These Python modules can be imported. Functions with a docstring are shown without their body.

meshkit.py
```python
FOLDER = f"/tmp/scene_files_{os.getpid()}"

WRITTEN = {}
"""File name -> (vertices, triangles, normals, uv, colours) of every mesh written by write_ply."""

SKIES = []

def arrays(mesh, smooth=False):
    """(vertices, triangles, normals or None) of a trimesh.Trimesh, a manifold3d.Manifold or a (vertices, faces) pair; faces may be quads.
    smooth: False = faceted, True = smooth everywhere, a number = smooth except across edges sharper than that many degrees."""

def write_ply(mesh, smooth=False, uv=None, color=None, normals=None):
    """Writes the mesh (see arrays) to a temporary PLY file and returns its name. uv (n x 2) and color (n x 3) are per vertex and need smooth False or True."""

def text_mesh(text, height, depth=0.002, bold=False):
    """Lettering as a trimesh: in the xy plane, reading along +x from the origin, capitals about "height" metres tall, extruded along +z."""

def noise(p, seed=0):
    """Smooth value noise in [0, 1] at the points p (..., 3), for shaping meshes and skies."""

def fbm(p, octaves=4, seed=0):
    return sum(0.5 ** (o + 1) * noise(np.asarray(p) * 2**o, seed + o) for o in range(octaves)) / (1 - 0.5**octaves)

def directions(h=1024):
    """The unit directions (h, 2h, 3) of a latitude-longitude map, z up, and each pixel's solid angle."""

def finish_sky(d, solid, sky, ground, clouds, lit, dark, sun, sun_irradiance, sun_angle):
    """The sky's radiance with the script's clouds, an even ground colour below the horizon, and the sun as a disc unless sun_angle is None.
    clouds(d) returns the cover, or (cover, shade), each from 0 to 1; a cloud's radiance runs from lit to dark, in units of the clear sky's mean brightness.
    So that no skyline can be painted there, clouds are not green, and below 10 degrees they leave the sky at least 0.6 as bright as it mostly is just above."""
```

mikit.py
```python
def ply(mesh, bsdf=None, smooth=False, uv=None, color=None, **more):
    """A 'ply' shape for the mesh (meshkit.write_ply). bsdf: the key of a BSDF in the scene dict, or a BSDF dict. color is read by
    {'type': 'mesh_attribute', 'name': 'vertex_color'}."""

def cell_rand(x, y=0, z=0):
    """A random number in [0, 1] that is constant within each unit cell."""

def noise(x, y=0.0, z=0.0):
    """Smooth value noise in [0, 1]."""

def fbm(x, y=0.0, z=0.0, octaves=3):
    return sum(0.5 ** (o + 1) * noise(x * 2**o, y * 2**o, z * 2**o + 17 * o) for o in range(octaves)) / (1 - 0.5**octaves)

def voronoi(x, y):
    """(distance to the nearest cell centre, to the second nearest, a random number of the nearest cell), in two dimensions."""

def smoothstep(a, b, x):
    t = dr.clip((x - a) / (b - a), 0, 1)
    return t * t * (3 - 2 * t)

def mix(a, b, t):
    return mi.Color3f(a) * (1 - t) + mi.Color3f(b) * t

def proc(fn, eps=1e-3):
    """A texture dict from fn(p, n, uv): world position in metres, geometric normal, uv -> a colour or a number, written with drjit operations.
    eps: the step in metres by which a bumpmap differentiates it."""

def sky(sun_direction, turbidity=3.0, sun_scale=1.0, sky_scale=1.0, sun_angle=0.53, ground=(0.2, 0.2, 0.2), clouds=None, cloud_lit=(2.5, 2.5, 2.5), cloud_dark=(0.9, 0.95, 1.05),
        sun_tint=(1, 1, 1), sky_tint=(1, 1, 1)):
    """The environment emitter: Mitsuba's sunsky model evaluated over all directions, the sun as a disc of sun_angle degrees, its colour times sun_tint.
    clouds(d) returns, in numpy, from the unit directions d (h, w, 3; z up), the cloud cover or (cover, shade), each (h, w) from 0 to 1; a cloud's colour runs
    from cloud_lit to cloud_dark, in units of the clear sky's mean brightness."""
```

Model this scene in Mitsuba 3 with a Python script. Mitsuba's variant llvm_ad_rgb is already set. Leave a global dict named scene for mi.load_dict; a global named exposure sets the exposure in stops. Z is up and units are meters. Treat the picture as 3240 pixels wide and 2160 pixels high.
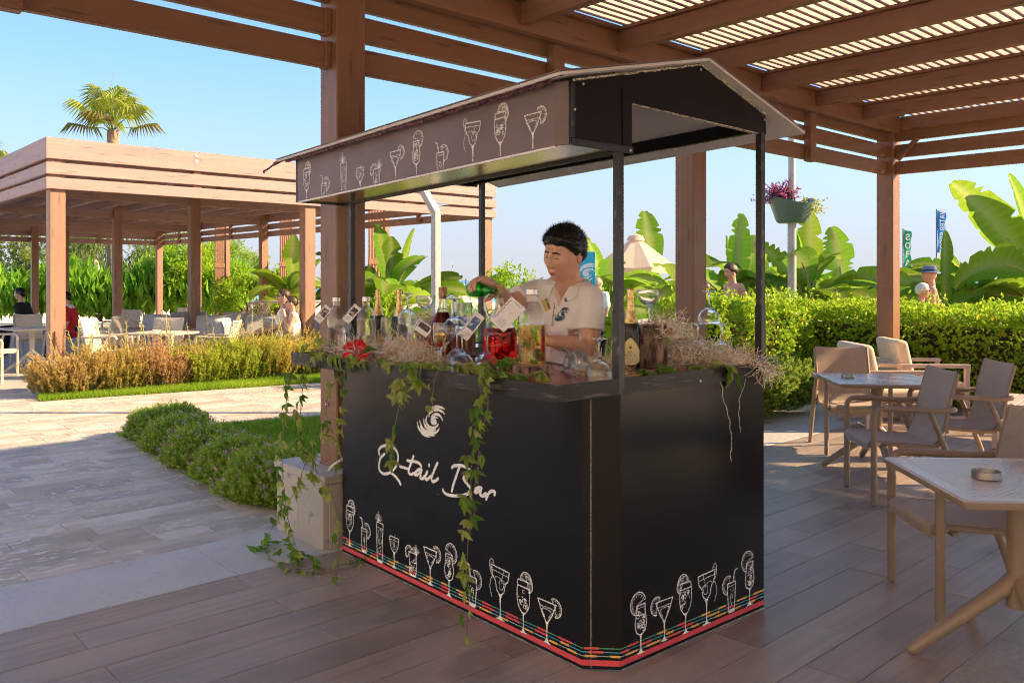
import math, random
import numpy as np, trimesh, mitsuba as mi, drjit as dr
import manifold3d as m3
from shapely.geometry import LineString, Polygon, Point
from shapely.ops import unary_union
from shapely import affinity
import mikit, meshkit
from mikit import noise, fbm, voronoi, cell_rand, smoothstep, mix
T4 = mi.ScalarTransform4f
scene, labels, _cnt, place = {}, {}, {}, {}

# ---------------------------------------------------------------- camera, sky, exposure
AZ = math.radians(47.6)                       # the view direction, in the axes of the timber pergolas
FW = np.array([math.cos(AZ), math.sin(AZ), 0.0]); RT = np.array([math.sin(AZ), -math.cos(AZ), 0.0])
EYE = [0.0, 0.0, 1.55]
scene['camera'] = {'type': 'perspective', 'fov': 62.27, 'fov_axis': 'x', 'near_clip': 0.05, 'far_clip': 12000.0,
                   'principal_point_offset_x': 0.0, 'principal_point_offset_y': 0.0893,
                   'to_world': T4().look_at(origin=EYE, target=[FW[0], FW[1], 1.55], up=[0, 0, 1])}
_el = math.radians(28.2); _sa = np.array([0.739, -0.674, 0])
SUN = [_sa[0] * math.cos(_el), _sa[1] * math.cos(_el), math.sin(_el)]
def haze_veil(d):                              # a thin even veil of summer haze that thickens towards the horizon
    return 0.85 * np.exp(-(np.degrees(np.arcsin(np.clip(d[..., 2], -1, 1))) / 9.0) ** 2)
scene['sky'] = mikit.sky(SUN, turbidity=3.0, sun_scale=0.64, sky_scale=0.60, sun_angle=0.7, ground=(0.40, 0.34, 0.27), sun_tint=(1.0, 0.93, 0.83), sky_tint=(0.70, 0.86, 1.05), clouds=haze_veil, cloud_lit=(1.12, 1.08, 1.16), cloud_dark=(0.9, 0.95, 1.1))
exposure = 3.85

# ---------------------------------------------------------------- mesh helpers: a mesh is (vertices, triangles)
def cat(ms):
    vs, fs, o = [], [], 0
    for v, f in ms:
        vs.append(v); fs.append(np.asarray(f) + o); o += len(v)
    return np.vstack(vs), np.vstack(fs)
def quads(q): q = np.asarray(q); return np.vstack([q[:, [0, 1, 2]], q[:, [0, 2, 3]]])
def box(x0, x1, y0, y1, z0, z1, c=0.004):
    """A box with chamfered edges, 44 triangles."""
    lo, hi = np.array([x0, y0, z0], float), np.array([x1, y1, z1], float)
    c = min(c, 0.45 * (hi - lo).min())
    v, idx = [], {}
    for i in (0, 1):
        for j in (0, 1):
            for k in (0, 1):
                p = np.where([i, j, k], hi, lo); s = np.where([i, j, k], -c, c)
                for a in range(3):
                    q = p + s; q[a] = p[a]; idx[i, j, k, a] = len(v); v.append(q)
    f = []
    def add(*q):
        q = list(q); P = [v[t] for t in q]
        n = np.cross(P[1] - P[0], P[2] - P[0])
        if n @ (sum(P) / len(P) - (lo + hi) / 2) < 0: q = q[::-1]
        for t in range(1, len(q) - 1): f.append([q[0], q[t], q[t + 1]])
    B = (0, 1)
    for s in B:
        add(*[idx[s, j, k, 0] for j, k in ((0, 0), (1, 0), (1, 1), (0, 1))]); add(*[idx[j, s, k, 1] for j, k in ((0, 0), (1, 0), (1, 1), (0, 1))]); add(*[idx[j, k, s, 2] for j, k in ((0, 0), (1, 0), (1, 1), (0, 1))])
    for a in B:
        for b in B:
            add(idx[a, b, 0, 0], idx[a, b, 1, 0], idx[a, b, 1, 1], idx[a, b, 0, 1]); add(idx[a, 0, b, 0], idx[a, 1, b, 0], idx[a, 1, b, 2], idx[a, 0, b, 2]); add(idx[0, a, b, 1], idx[1, a, b, 1], idx[1, a, b, 2], idx[0, a, b, 2])
            for k in B: add(idx[a, b, k, 0], idx[a, b, k, 1], idx[a, b, k, 2])
    return np.array(v), np.array(f)
def beam(p, q, w, h, c=0.004, up=(0, 0, 1)):
    """A chamfered bar from p to q, w wide and h high (about the line's middle)."""
    p, q = np.array(p, float), np.array(q, float); L = np.linalg.norm(q - p); a = (q - p) / L
    u = np.array(up, float); s = np.cross(u, a)
    if np.linalg.norm(s) < 1e-6: s = np.cross([0, 1, 0], a)
    s /= np.linalg.norm(s); u = np.cross(a, s)
    v, f = box(0, L, -w / 2, w / 2, -h / 2, h / 2, c)
    return p + v[:, :1] * a + v[:, 1:2] * s + v[:, 2:] * u, f
def tube(pts, r, n=8, cap=True, closed=False):
    pts = np.asarray(pts, float); m = len(pts); r = np.broadcast_to(np.asarray(r, float), (m,))
    t = np.gradient(pts, axis=0)
    if closed: t = np.roll(pts, -1, 0) - np.roll(pts, 1, 0)
    t /= np.maximum(np.linalg.norm(t, axis=1, keepdims=True), 1e-9)
    u = np.cross(t[0], [0.3, 0.2, 0.9] if abs(t[0][2]) < 0.9 else [1, 0.1, 0]); u /= np.linalg.norm(u)
    a = np.arange(n) * 2 * np.pi / n; V = []
    for i in range(m):
        u = u - t[i] * (u @ t[i]); u /= max(np.linalg.norm(u), 1e-9); w = np.cross(t[i], u)
        V.append(pts[i] + r[i] * (np.cos(a)[:, None] * u + np.sin(a)[:, None] * w))
    V = np.vstack(V); i = np.arange(n); F = []
    for k in range(m if closed else m - 1):
        b, d = k * n, ((k + 1) % m) * n
        F.append(quads(np.stack([b + i, b + (i + 1) % n, d + (i + 1) % n, d + i], 1)))
    if cap and not closed:
        V = np.vstack([V, pts[:1], pts[-1:]]); e = m * n
        F.append(np.stack([(i + 1) % n, i, i * 0 + e], 1)); F.append(np.stack([(m - 1) * n + i, (m - 1) * n + (i + 1) % n, i * 0 + e + 1], 1))
    return V, np.vstack(F)
def bez(pts, n=16):
    """A Catmull-Rom curve through the points."""
    p = np.asarray(pts, float); P = np.vstack([2 * p[0] - p[1], p, 2 * p[-1] - p[-2]]); out = []
    for i in range(1, len(P) - 2):
        t = np.linspace(0, 1, n, endpoint=False)[:, None]
        a, b, c, d = P[i - 1], P[i], P[i + 1], P[i + 2]
        out.append(0.5 * (2 * b + (c - a) * t + (2 * a - 5 * b + 4 * c - d) * t * t + (3 * b - a - 3 * c + d) * t ** 3))
    return np.vstack(out + [p[-1:]])
def lathe(prof, n=24, closed=False):
    """A surface of revolution about z from (radius, height) pairs, outward when the profile goes up on the outside."""
    prof = np.asarray(prof, float); a = np.arange(n) * 2 * np.pi / n; m = len(prof)
    V = np.stack([prof[:, :1] * np.cos(a), prof[:, :1] * np.sin(a), prof[:, 1:] + 0 * a], -1).reshape(-1, 3)
    i = np.arange(n); F = []
    for k in range(m if closed else m - 1):
        b, d = k * n, ((k + 1) % m) * n
        F.append(quads(np.stack([b + i, b + (i + 1) % n, d + (i + 1) % n, d + i], 1)))
    F = np.vstack(F); v0, v1, v2 = V[F[:, 0]], V[F[:, 1]], V[F[:, 2]]
    F = F[np.linalg.norm(np.cross(v1 - v0, v2 - v0), axis=1) > 1e-12]
    return V, F
def extrude(poly, h):
    gs = getattr(poly, 'geoms', [poly]); out = []
    for g in gs:
        if g.area > 1e-9:
            m = trimesh.creation.extrude_polygon(g, h, engine='earcut'); out.append((np.array(m.vertices), np.array(m.faces)))
    return cat(out)
def flat(poly):
    """A sheet (z = 0) of a shapely polygon."""
    out = []
    for g in getattr(poly, 'geoms', [poly]):
        if g.area > 1e-9:
            v, f = trimesh.creation.triangulate_polygon(g, engine='earcut'); out.append((np.column_stack([v, np.zeros(len(v))]), np.array(f)))
    return cat(out)
def tf(m, M): v, f = m; M = np.asarray(M, float); return v @ M[:3, :3].T + M[:3, 3], f
def rotm(axis, deg):
    return trimesh.transformations.rotation_matrix(math.radians(deg), axis)
def frame(o, ex, ey, ez):
    M = np.eye(4); M[:3, 0], M[:3, 1], M[:3, 2], M[:3, 3] = ex, ey, ez, o; return M
def mv(m, x=0, y=0, z=0, rz=0, s=1.0):
    v, f = m; c, d = math.cos(math.radians(rz)), math.sin(math.radians(rz)); v = v * s
    return np.column_stack([v[:, 0] * c - v[:, 1] * d + x, v[:, 0] * d + v[:, 1] * c + y, v[:, 2] + z]), f
def man(m):
    t = trimesh.Trimesh(*m, process=True); t.merge_vertices(digits_vertex=7); t.update_faces(t.nondegenerate_faces())
    r = m3.Manifold(m3.Mesh(np.asarray(t.vertices, np.float32), np.asarray(t.faces, np.uint32)))
    assert r.num_tri() > 0, r.status()
    return r
def unman(M): q = M.to_mesh(); return np.array(q.vert_properties[:, :3], float), np.array(q.tri_verts)

# ---------------------------------------------------------------- naming
def nm(base):
    k = _cnt.get(base, 0); _cnt[base] = k + 1
    return base if k == 0 else f'{base}_{k:03d}'
def thing(name, label, cat_, group=None, kind=None):
    key = nm(name); labels[key] = {'label': label}
    if cat_: labels[key]['category'] = cat_
    if group: labels[key]['group'] = group
    if kind: labels[key]['kind'] = kind
    return key
def put(key, mesh, mat, smooth=False, M=None, **kw):
    assert isinstance(mesh, dict) or len(mesh[1]) > 0, key
    d = mesh if isinstance(mesh, dict) else mikit.ply(mesh, mat, smooth=smooth, **kw)
    if M is not None: d = {**d, 'to_world': M if isinstance(M, mi.ScalarTransform4f) else T4(np.asarray(M, float))}
    scene[key] = d; return d
def part(parent, name, mesh, mat, smooth=False, M=None, label=None, kind=None, **kw):
    key = nm(parent + '__' + name); put(key, mesh, mat, smooth, M, **kw)
    if label or kind: labels[key] = {**({'label': label} if label else {}), **({'kind': kind} if kind else {})}
    return key
def single(name, label, cat_, mesh, mat, smooth=False, group=None, kind=None, M=None, **kw):
    key = thing(name, label, cat_, group, kind); put(key, mesh, mat, smooth, M, **kw); return key
def proto(parts): return [(n, mikit.ply(m, mat, smooth=s)) for n, m, mat, s in parts]
def stand(pr, name, label, cat_, M, group=None):
    """A copy of a thing made of the parts in pr, at the matrix M."""
    key = thing(name, label, cat_, group)
    for n, d in pr: part(key, n, d, None, M=M)
    return key
def at(x, y, z=0, rz=0, s=1.0): return T4().translate([x, y, z]).rotate([0, 0, 1], rz).scale(s)

# ---------------------------------------------------------------- materials
def bs(key, d, two=True):
    scene[key] = {'type': 'twosided', 'b': d} if two else d
def rgb(*c): return {'type': 'rgb', 'value': list(map(float, c))}
def prin(col, rough=0.5, spec=0.5, metal=0.0, **kw):
    return {'type': 'principled', 'base_color': col if isinstance(col, dict) else rgb(*col), 'roughness': rough, 'specular': spec, 'metallic': metal, **kw}
def C3(a): return mi.Color3f(*a)
def wood(key, col, axis, rough=0.42, dark=0.62, scale=1.0):
    def fn(p, n, uv):
        q = [p.x, p.y, p.z]; l = q[axis] * 0.9; a, b = [q[i] for i in range(3) if i != axis]
        g = fbm(l * 1.3, a * 38 * scale, b * 38 * scale, 3); w = fbm(l * 0.5 + 3, a * 7, b * 7, 2)
        k = voronoi(l * 1.1 + dr.floor(a * 6) * 3.7, (a + b) * 9)[0]
        knot = 1 - 0.38 * (1 - smoothstep(0.02, 0.13, k))
        t = (0.82 + 0.24 * g + 0.20 * (w - 0.5)) * knot
        return C3(col) * dr.clip(t, 0.3, 1.3)
    bs(key, prin(mikit.proc(fn), rough, 0.4))
TIMB = (0.25, 0.122, 0.064)
for i, a in enumerate('xyz'): wood('timber_' + a, TIMB, i)
wood('slat_timber', (0.44, 0.30, 0.25), 0, 0.5)
PAV = (0.405, 0.262, 0.228)
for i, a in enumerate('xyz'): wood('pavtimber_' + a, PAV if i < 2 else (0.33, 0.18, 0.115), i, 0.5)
def stone_fn(p, n, uv):
    a = fbm(p.x * 3, p.y * 3, p.z * 3, 3); b = noise(p.x * 60, p.y * 60, p.z * 60)
    return mix((0.50, 0.45, 0.39), (0.40, 0.355, 0.31), a) * (0.93 + 0.1 * b) * (1 - 0.35 * smoothstep(0.80, 0.9, noise(p.x * 35 + 9, p.y * 35, p.z * 22)))
bs('plinth_stone', prin(mikit.proc(stone_fn), 0.6, 0.3))
def trav(seed, base, vein, pit):
    def fn(p, n, uv):
        s = fbm(p.x * 3.6 + seed, p.y * 9 + seed, 0, 3); w = fbm(p.x * 1.1, p.y * 1.3 + seed * 3, 0, 2)
        q = fbm(p.x * 18 + seed * 7, p.y * 42, 0, 3)
        c = mix(base, vein, smoothstep(0.3, 0.75, s))
        c = mix(c, (0.58, 0.55, 0.51), pit * smoothstep(0.60, 0.70, q) * smoothstep(0.35, 0.6, w + 0.1))
        return c * (0.88 + 0.24 * w)
    return fn
for i, (b, v, pt) in enumerate([((0.52, 0.44, 0.36), (0.41, 0.335, 0.27), 0.75), ((0.45, 0.37, 0.30), (0.55, 0.47, 0.385), 0.9), ((0.39, 0.315, 0.25), (0.48, 0.405, 0.33), 0.95), ((0.56, 0.485, 0.41), (0.47, 0.395, 0.32), 0.5), ((0.43, 0.365, 0.315), (0.35, 0.29, 0.24), 0.85)]):
    bs(f'travertine_{i}', {'type': 'bumpmap', 'b': prin(mikit.proc(trav(i * 5.3, b, v, pt)), 0.5, 0.35), 'tex': mikit.proc(lambda p, n, uv: 0.5 * noise(p.x * 16, p.y * 55) + 0.3 * noise(p.x * 70, p.y * 90), eps=0.002), 'scale': 0.0025})
def kerb_fn(p, n, uv):
    a = fbm(p.x * 2, p.y * 3, 0, 3); k = smoothstep(0.83, 0.88, noise(p.x * 45, p.y * 90))
    return mix((0.50, 0.485, 0.46), (0.43, 0.41, 0.385), a) * (1 - 0.16 * k)
bs('kerb_stone', prin(mikit.proc(kerb_fn), 0.42, 0.4))
def plank(seed, c):
    def fn(p, n, uv):
        g = fbm(p.x * 1.6 + seed, p.y * 60, 0, 3); w = fbm(p.x * 1.2 + seed * 2, p.y * 4, 0, 2); d = fbm(p.x * 2.3, p.y * 2.3, 0, 3)
        return C3(c) * (0.78 + 0.22 * g + 0.30 * (w - 0.4)) * (0.85 + 0.3 * d) * (1 - 0.25 * smoothstep(0.60, 0.72, fbm(p.x * 1.7 + 4, p.y * 2.3, 0, 4)))
    return fn
for i, c in enumerate([(0.325, 0.245, 0.19), (0.35, 0.265, 0.208), (0.295, 0.222, 0.172), (0.335, 0.262, 0.212)]):
    bs(f'plank_{i}', {'type': 'bumpmap', 'b': prin(mikit.proc(plank(i * 3.1, c)), 0.38, 0.5), 'tex': mikit.proc(lambda p, n, uv: fbm(p.x * 6, p.y * 120, 0, 2), eps=0.002), 'scale': 0.0016})
bs('grout', prin((0.46, 0.42, 0.37), 0.9, 0.2))
def conc_fn(p, n, uv): return mix((0.28, 0.245, 0.21), (0.38, 0.34, 0.30), fbm(p.x * 70, p.y * 70, 0, 3)) * (0.85 + 0.3 * fbm(p.x * 3, p.y * 3))
bs('concrete', {'type': 'bumpmap', 'b': prin(mikit.proc(conc_fn), 0.5, 0.5), 'tex': mikit.proc(lambda p, n, uv: fbm(p.x * 55, p.y * 55, 0, 3), eps=0.002), 'scale': 0.007})
def soil_fn(p, n, uv): return mix((0.10, 0.075, 0.05), (0.17, 0.13, 0.09), fbm(p.x * 9, p.y * 9, 0, 3))
bs('soil', prin(mikit.proc(soil_fn), 0.95, 0.1))
def land_fn(p, n, uv):
    d = p.x * 0.674 + p.y * 0.738; t = smoothstep(16, 24, d)
    return mix(mix((0.10, 0.085, 0.05), (0.16, 0.13, 0.09), fbm(p.x * 2, p.y * 2)), mix((0.46, 0.39, 0.30), (0.52, 0.45, 0.36), fbm(p.x, p.y)), t)
bs('land', prin(mikit.proc(land_fn), 0.95, 0.1))
def sea_fn(p, n, uv):
    d = dr.sqrt(p.x * p.x + p.y * p.y); t = smoothstep(60, 260, d); w = smoothstep(0.35, 0.7, fbm(p.x * 0.012, p.y * 0.012, 0, 3))
    return mix((0.20, 0.42, 0.42), mix((0.045, 0.20, 0.30), (0.06, 0.24, 0.33), w), t)
bs('sea_water', {'type': 'bumpmap', 'b': prin(mikit.proc(sea_fn), 0.28, 0.4), 'tex': mikit.proc(lambda p, n, uv: fbm(p.x * 0.7, p.y * 0.7, 0, 3), eps=0.1), 'scale': 0.25})
# ---------------------------------------------------------------- the setting: ground, paving, lawns, beach, sea
def sheet(x0, x1, y0, y1, z, nx=1, ny=1):
    xs, ys = np.linspace(x0, x1, nx + 1), np.linspace(y0, y1, ny + 1)
    X, Y = np.meshgrid(xs, ys); V = np.column_stack([X.ravel(), Y.ravel(), np.full(X.size, z)])
    i = np.arange(nx)[None, :] + np.arange(ny)[:, None] * (nx + 1); i = i.ravel()
    return V, quads(np.stack([i, i + 1, i + nx + 2, i + nx + 1], 1))
def fwd(a, b, z):                                     # a point by metres forward and to the right of where the photographer stands
    p = FW * a + RT * b; return [p[0], p[1], z]
def strip(rows):
    """A sheet through rows of equally many points."""
    R = np.array(rows, float); m, n = R.shape[:2]; i = (np.arange(n - 1)[None, :] + np.arange(m - 1)[:, None] * n).ravel()
    return R.reshape(-1, 3), quads(np.stack([i, i + 1, i + n + 1, i + n], 1))[:, ::-1]
bs('sand', prin(mikit.proc(lambda p, n, uv: mix((0.47, 0.40, 0.31), (0.54, 0.47, 0.38), fbm(p.x, p.y))), 0.95, 0.1))
gr = thing('ground', 'pale sandy ground of the hotel garden', None, kind='structure')
put(gr, strip([[fwd(a, b, -0.045) for b in (-60, -20, 0, 20, 60)] for a in (-30, 0, 14, 26.5)]), 'sand')
be = thing('beach', 'pale sand sloping down to the water', None, kind='structure')
put(be, strip([[fwd(a, b, z) for b in (-300, -60, 0, 60, 300)] for a, z in ((26.5, -0.045), (34, -0.6), (60, -1.0), (130, -1.62))]), 'sand')
se = thing('sea', 'calm blue sea, turquoise near the shore', None, kind='structure')
put(se, strip([[fwd(a, b * a, -1.5) for b in (-3, -1, 0, 1, 3)] for a in (95, 250, 900, 3000, 9000)]), 'sea_water')

# terrace of wood-look planks, in staggered rows
rng = random.Random(3)
te = thing('terrace', 'terrace floor of brown wood-look planks in staggered rows', None, kind='structure')
put(te, sheet(-3, 11.4, 1.37, 4.262, -0.006), 'grout')
PW, PL = 0.2112, 1.2555
pvar = {}
for r in range(14):
    y1 = 4.262 - r * PW; y0 = y1 - PW
    off = 1.09 if r % 4 in (1, 3) and r % 2 == 1 else 1.925
    k0 = math.floor((-1.5 - off) / PL)
    for k in range(k0, 9):
        x0 = off + k * PL; x1 = x0 + PL
        if x0 > 11.3 or x1 < -1.5: continue
        c = 0.45 * x0 + 0.75 * (y0 - 1.0)
        x1 = min(x1, 11.35)
        part(te, 'plank', box(x0 + 0.0018, x1 - 0.0018, y0 + 0.0018, y1 - 0.0018, -0.02, rng.uniform(-0.0006, 0.0006), 0.0012), f'plank_{rng.randrange(4)}')
cs = thing('slip_floor', 'rough grey brown granular concrete floor under the nearest table', None, kind='structure')
put(cs, sheet(-3, 11.4, -7, 1.303, 0.0, 1, 1), 'concrete')
ks = thing('kerb', 'strip of smooth pale stone slabs between the terrace and the paving', None, kind='structure')
put(ks, sheet(-6, 11.4, 4.26, 4.91, -0.010), 'grout')
for x0, x1 in ((-4.2, -1.15), (-1.15, 1.95), (1.95, 5.0), (5.0, 8.05), (8.05, 11.3)):
    part(ks, 'slab', box(x0 + 0.002, x1 - 0.002, 4.266, 4.906, -0.03, 0.002, 0.003), 'kerb_stone')

# travertine paving: the nearest tiles one by one, the rest as one mesh
pv = thing('paving', 'worn travertine paving in rows of long tiles', None, kind='structure')
put(pv, sheet(-14, 14, 4.9, 13.4, -0.012), 'grout')
tiles, rng = [], random.Random(11)
y = 4.912
while y < 13.2:
    h = 0.205
    x = -10 - rng.random()
    while x < 12:
        w = rng.choice((0.31, 0.46, 0.61, 0.61, 0.82))
        if not (3.05 < x + w / 2 < 12 and 5.0 < y < 8.6) : tiles.append((x, x + w, y, y + h))
        x += w
    y += h
def inview(x, y, m=0.72):
    d = x * FW[0] + y * FW[1]; s = x * RT[0] + y * RT[1]; return d > 0.5 and abs(s) < m * d
tiles = [t for t in tiles if inview((t[0] + t[1]) / 2, t[2]) or inview(t[1], t[3])]
tiles.sort(key=lambda t: math.hypot(t[0] + t[1], t[2] + t[3]))
vis = [t for t in tiles if (t[0] + t[1]) / 2 < 3.1]
near = vis[:290]; rest = [[], [], [], [], []]; nset = set(near)
for t in near: part(pv, 'tile', box(t[0] + 0.0015, t[1] - 0.0015, t[2] + 0.0015, t[3] - 0.0015, -0.03, rng.uniform(-0.001, 0.001), 0.002), f'travertine_{rng.randrange(5)}')
for t in tiles:
    if t not in nset: rest[rng.randrange(5)].append(box(t[0] + 0.0015, t[1] - 0.0015, t[2] + 0.0015, t[3] - 0.0015, -0.03, 0.0, 0.002))
for i, r in enumerate(rest):
    if r: part(pv, 'far_tile', cat(r), f'travertine_{i}', kind='stuff')
# floor of the far pavilion
pf = thing('pavilion_floor', 'pale stone floor under the far pavilion', None, kind='structure')
bs('pav_floor', prin(mikit.proc(lambda p, n, uv: mix((0.42, 0.385, 0.345), (0.36, 0.33, 0.29), fbm(p.x * 2, p.y * 5, 0, 3)) * dr.select((p.y * 2.5 - dr.floor(p.y * 2.5)) < 0.015, 0.75, 1.0)), 0.5, 0.4))
put(pf, sheet(-6, 12, 13.35, 32, -0.004), 'pav_floor')
# ---------------------------------------------------------------- the two timber pergolas
def plinth(x0, x1, y0, y1, h, label, joint=None):
    k = thing('plinth', label, 'stone plinth')
    jm = joint or (y0 + y1) / 2
    part(k, 'slab', box(x0 - 0.006, x0 + 0.03, y0 + 0.012, jm - 0.001, 0, h - 0.052), 'plinth_stone'); part(k, 'slab', box(x0 - 0.006, x0 + 0.03, jm + 0.001, y1 - 0.012, 0, h - 0.052), 'plinth_stone')
    part(k, 'core', box(x0 + 0.03, x1, y0 + 0.004, y1 - 0.01, 0, h - 0.052), 'plinth_stone')
    part(k, 'cap', box(x0 - 0.012, x1 + 0.012, y0 - 0.012, jm + 0.1, h - 0.05, h), 'plinth_stone'); part(k, 'cap', box(x0 - 0.012, x1 + 0.012, jm + 0.102, y1 + 0.012, h - 0.05, h - 0.001), 'plinth_stone')
    return k
plinth(2.485, 3.10, 4.31, 4.90, 0.43, 'pale travertine plinth carrying the big post behind the black bar', 4.62)
plinth(2.98, 3.60, 12.64, 13.25, 0.46, 'pale stone plinth under the corner post of the far pavilion')

pg = thing('pergola', 'dark brown timber pergola overhead with a roof of narrow slats', 'pergola')
PY = 4.54
Z1, Z2, Z3 = (2.83, 2.985), (3.03, 3.185), (3.225, 3.40)
for x in (-1.0, 2.64, 6.22, 10.26):
    zb = 0.43 if x == 2.64 else 0.0
    k = part(pg, 'post', box(x, x + 0.2, 4.44, 4.64, zb, 3.46, 0.008), 'timber_z')
    if x == 2.64:
        part(pg, 'base_plate', box(x - 0.004, x + 0.204, 4.436, 4.644, 0.43, 0.445), 'timber_x')
        for yy, zz in ((4.545, 0.66), (4.55, 0.80)): part(pg, 'bolt', mv(tf(lathe([(0.0, 0), (0.012, 0), (0.013, 0.006), (0.008, 0.013), (0, 0.015)], 12), rotm([0, 1, 0], -90)), 2.64, yy, zz), 'steel', 30)
bs('steel', prin((0.62, 0.60, 0.58), 0.3, metal=1.0))
xs = (-1.3, -1.0, 2.64, 6.22, 10.26)
for i in range(4):
    a = xs[i] + (0.2 if i else 0); b = xs[i + 1]
    for z0, z1 in (Z1, Z2, Z3): part(pg, 'board', box(a, b, 4.515, 4.565, z0, z1), 'timber_x')
    if i: m = (a + b) / 2; part(pg, 'hanger', box(m - 0.06, m + 0.06, 4.435, 4.514, 2.80, 3.30), 'timber_z')
for z0, z1 in (Z1, Z2): part(pg, 'end_block', box(2.60, 2.639, 4.50, 4.58, z0 - 0.002, z1 + 0.002), 'timber_z')
part(pg, 'header', box(-1.3, 10.26, 4.355, 4.432, 3.31, 3.50), 'timber_x')
part(pg, 'ledge', box(-1.3, 10.26, 4.30, 4.50, 3.502, 3.532), 'timber_x')
for y in (-7.6, -3.6, 0.4): part(pg, 'post', box(10.26, 10.46, y, y + 0.2, 0, 3.46, 0.008), 'timber_z')
ys = (-7.4, -3.4, 0.6)
for a, b in ((-7.4, -3.6), (-3.4, 0.4), (0.6, 4.44)):
    for z0, z1 in (Z1, Z2, (3.225, 3.50)): part(pg, 'board', box(10.335, 10.385, a, b, z0, z1), 'timber_y')
part(pg, 'brace', beam((10.30, 4.40, 3.0), (10.30, 4.16, 3.24), 0.05, 0.05), 'timber_y')
RX = [9.31 - 1.045 * k for k in range(11)]
for x in RX:
    part(pg, 'rafter', box(x - 0.035, x + 0.035, -7.6, 4.353, 3.345, 3.50), 'timber_y')
    part(pg, 'batten', box(x - 0.06, x + 0.06, -7.6, 4.298, 3.501, 3.528), 'timber_y')
part(pg, 'rafter', box(10.25, 10.33, -7.6, 4.353, 3.345, 3.50), 'timber_y')
part(pg, 'edge_beam', box(-1.3, 10.5, -7.75, -7.62, 3.1, 3.55), 'timber_x')
y = 4.27; k = 0
while y > -7.5:
    part(pg, 'slat', box(-1.25, 10.5, y - 0.011, y + 0.010, 3.529, 3.590, 0.002), 'slat_timber'); y -= 0.083
bs('white_plastic', prin((0.78, 0.76, 0.72), 0.35))
bs('lamp_plastic', prin((0.70, 0.66, 0.58), 0.3))
part(pg, 'cable_clip', mv(tube([(0, 0, 0), (0, -0.012, 0), (0.004, -0.016, 0.02), (0.006, -0.012, 0.034), (0.006, 0, 0.036)], 0.006, 6), 0.60, 4.515, 2.93), 'white_plastic', True)
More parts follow.
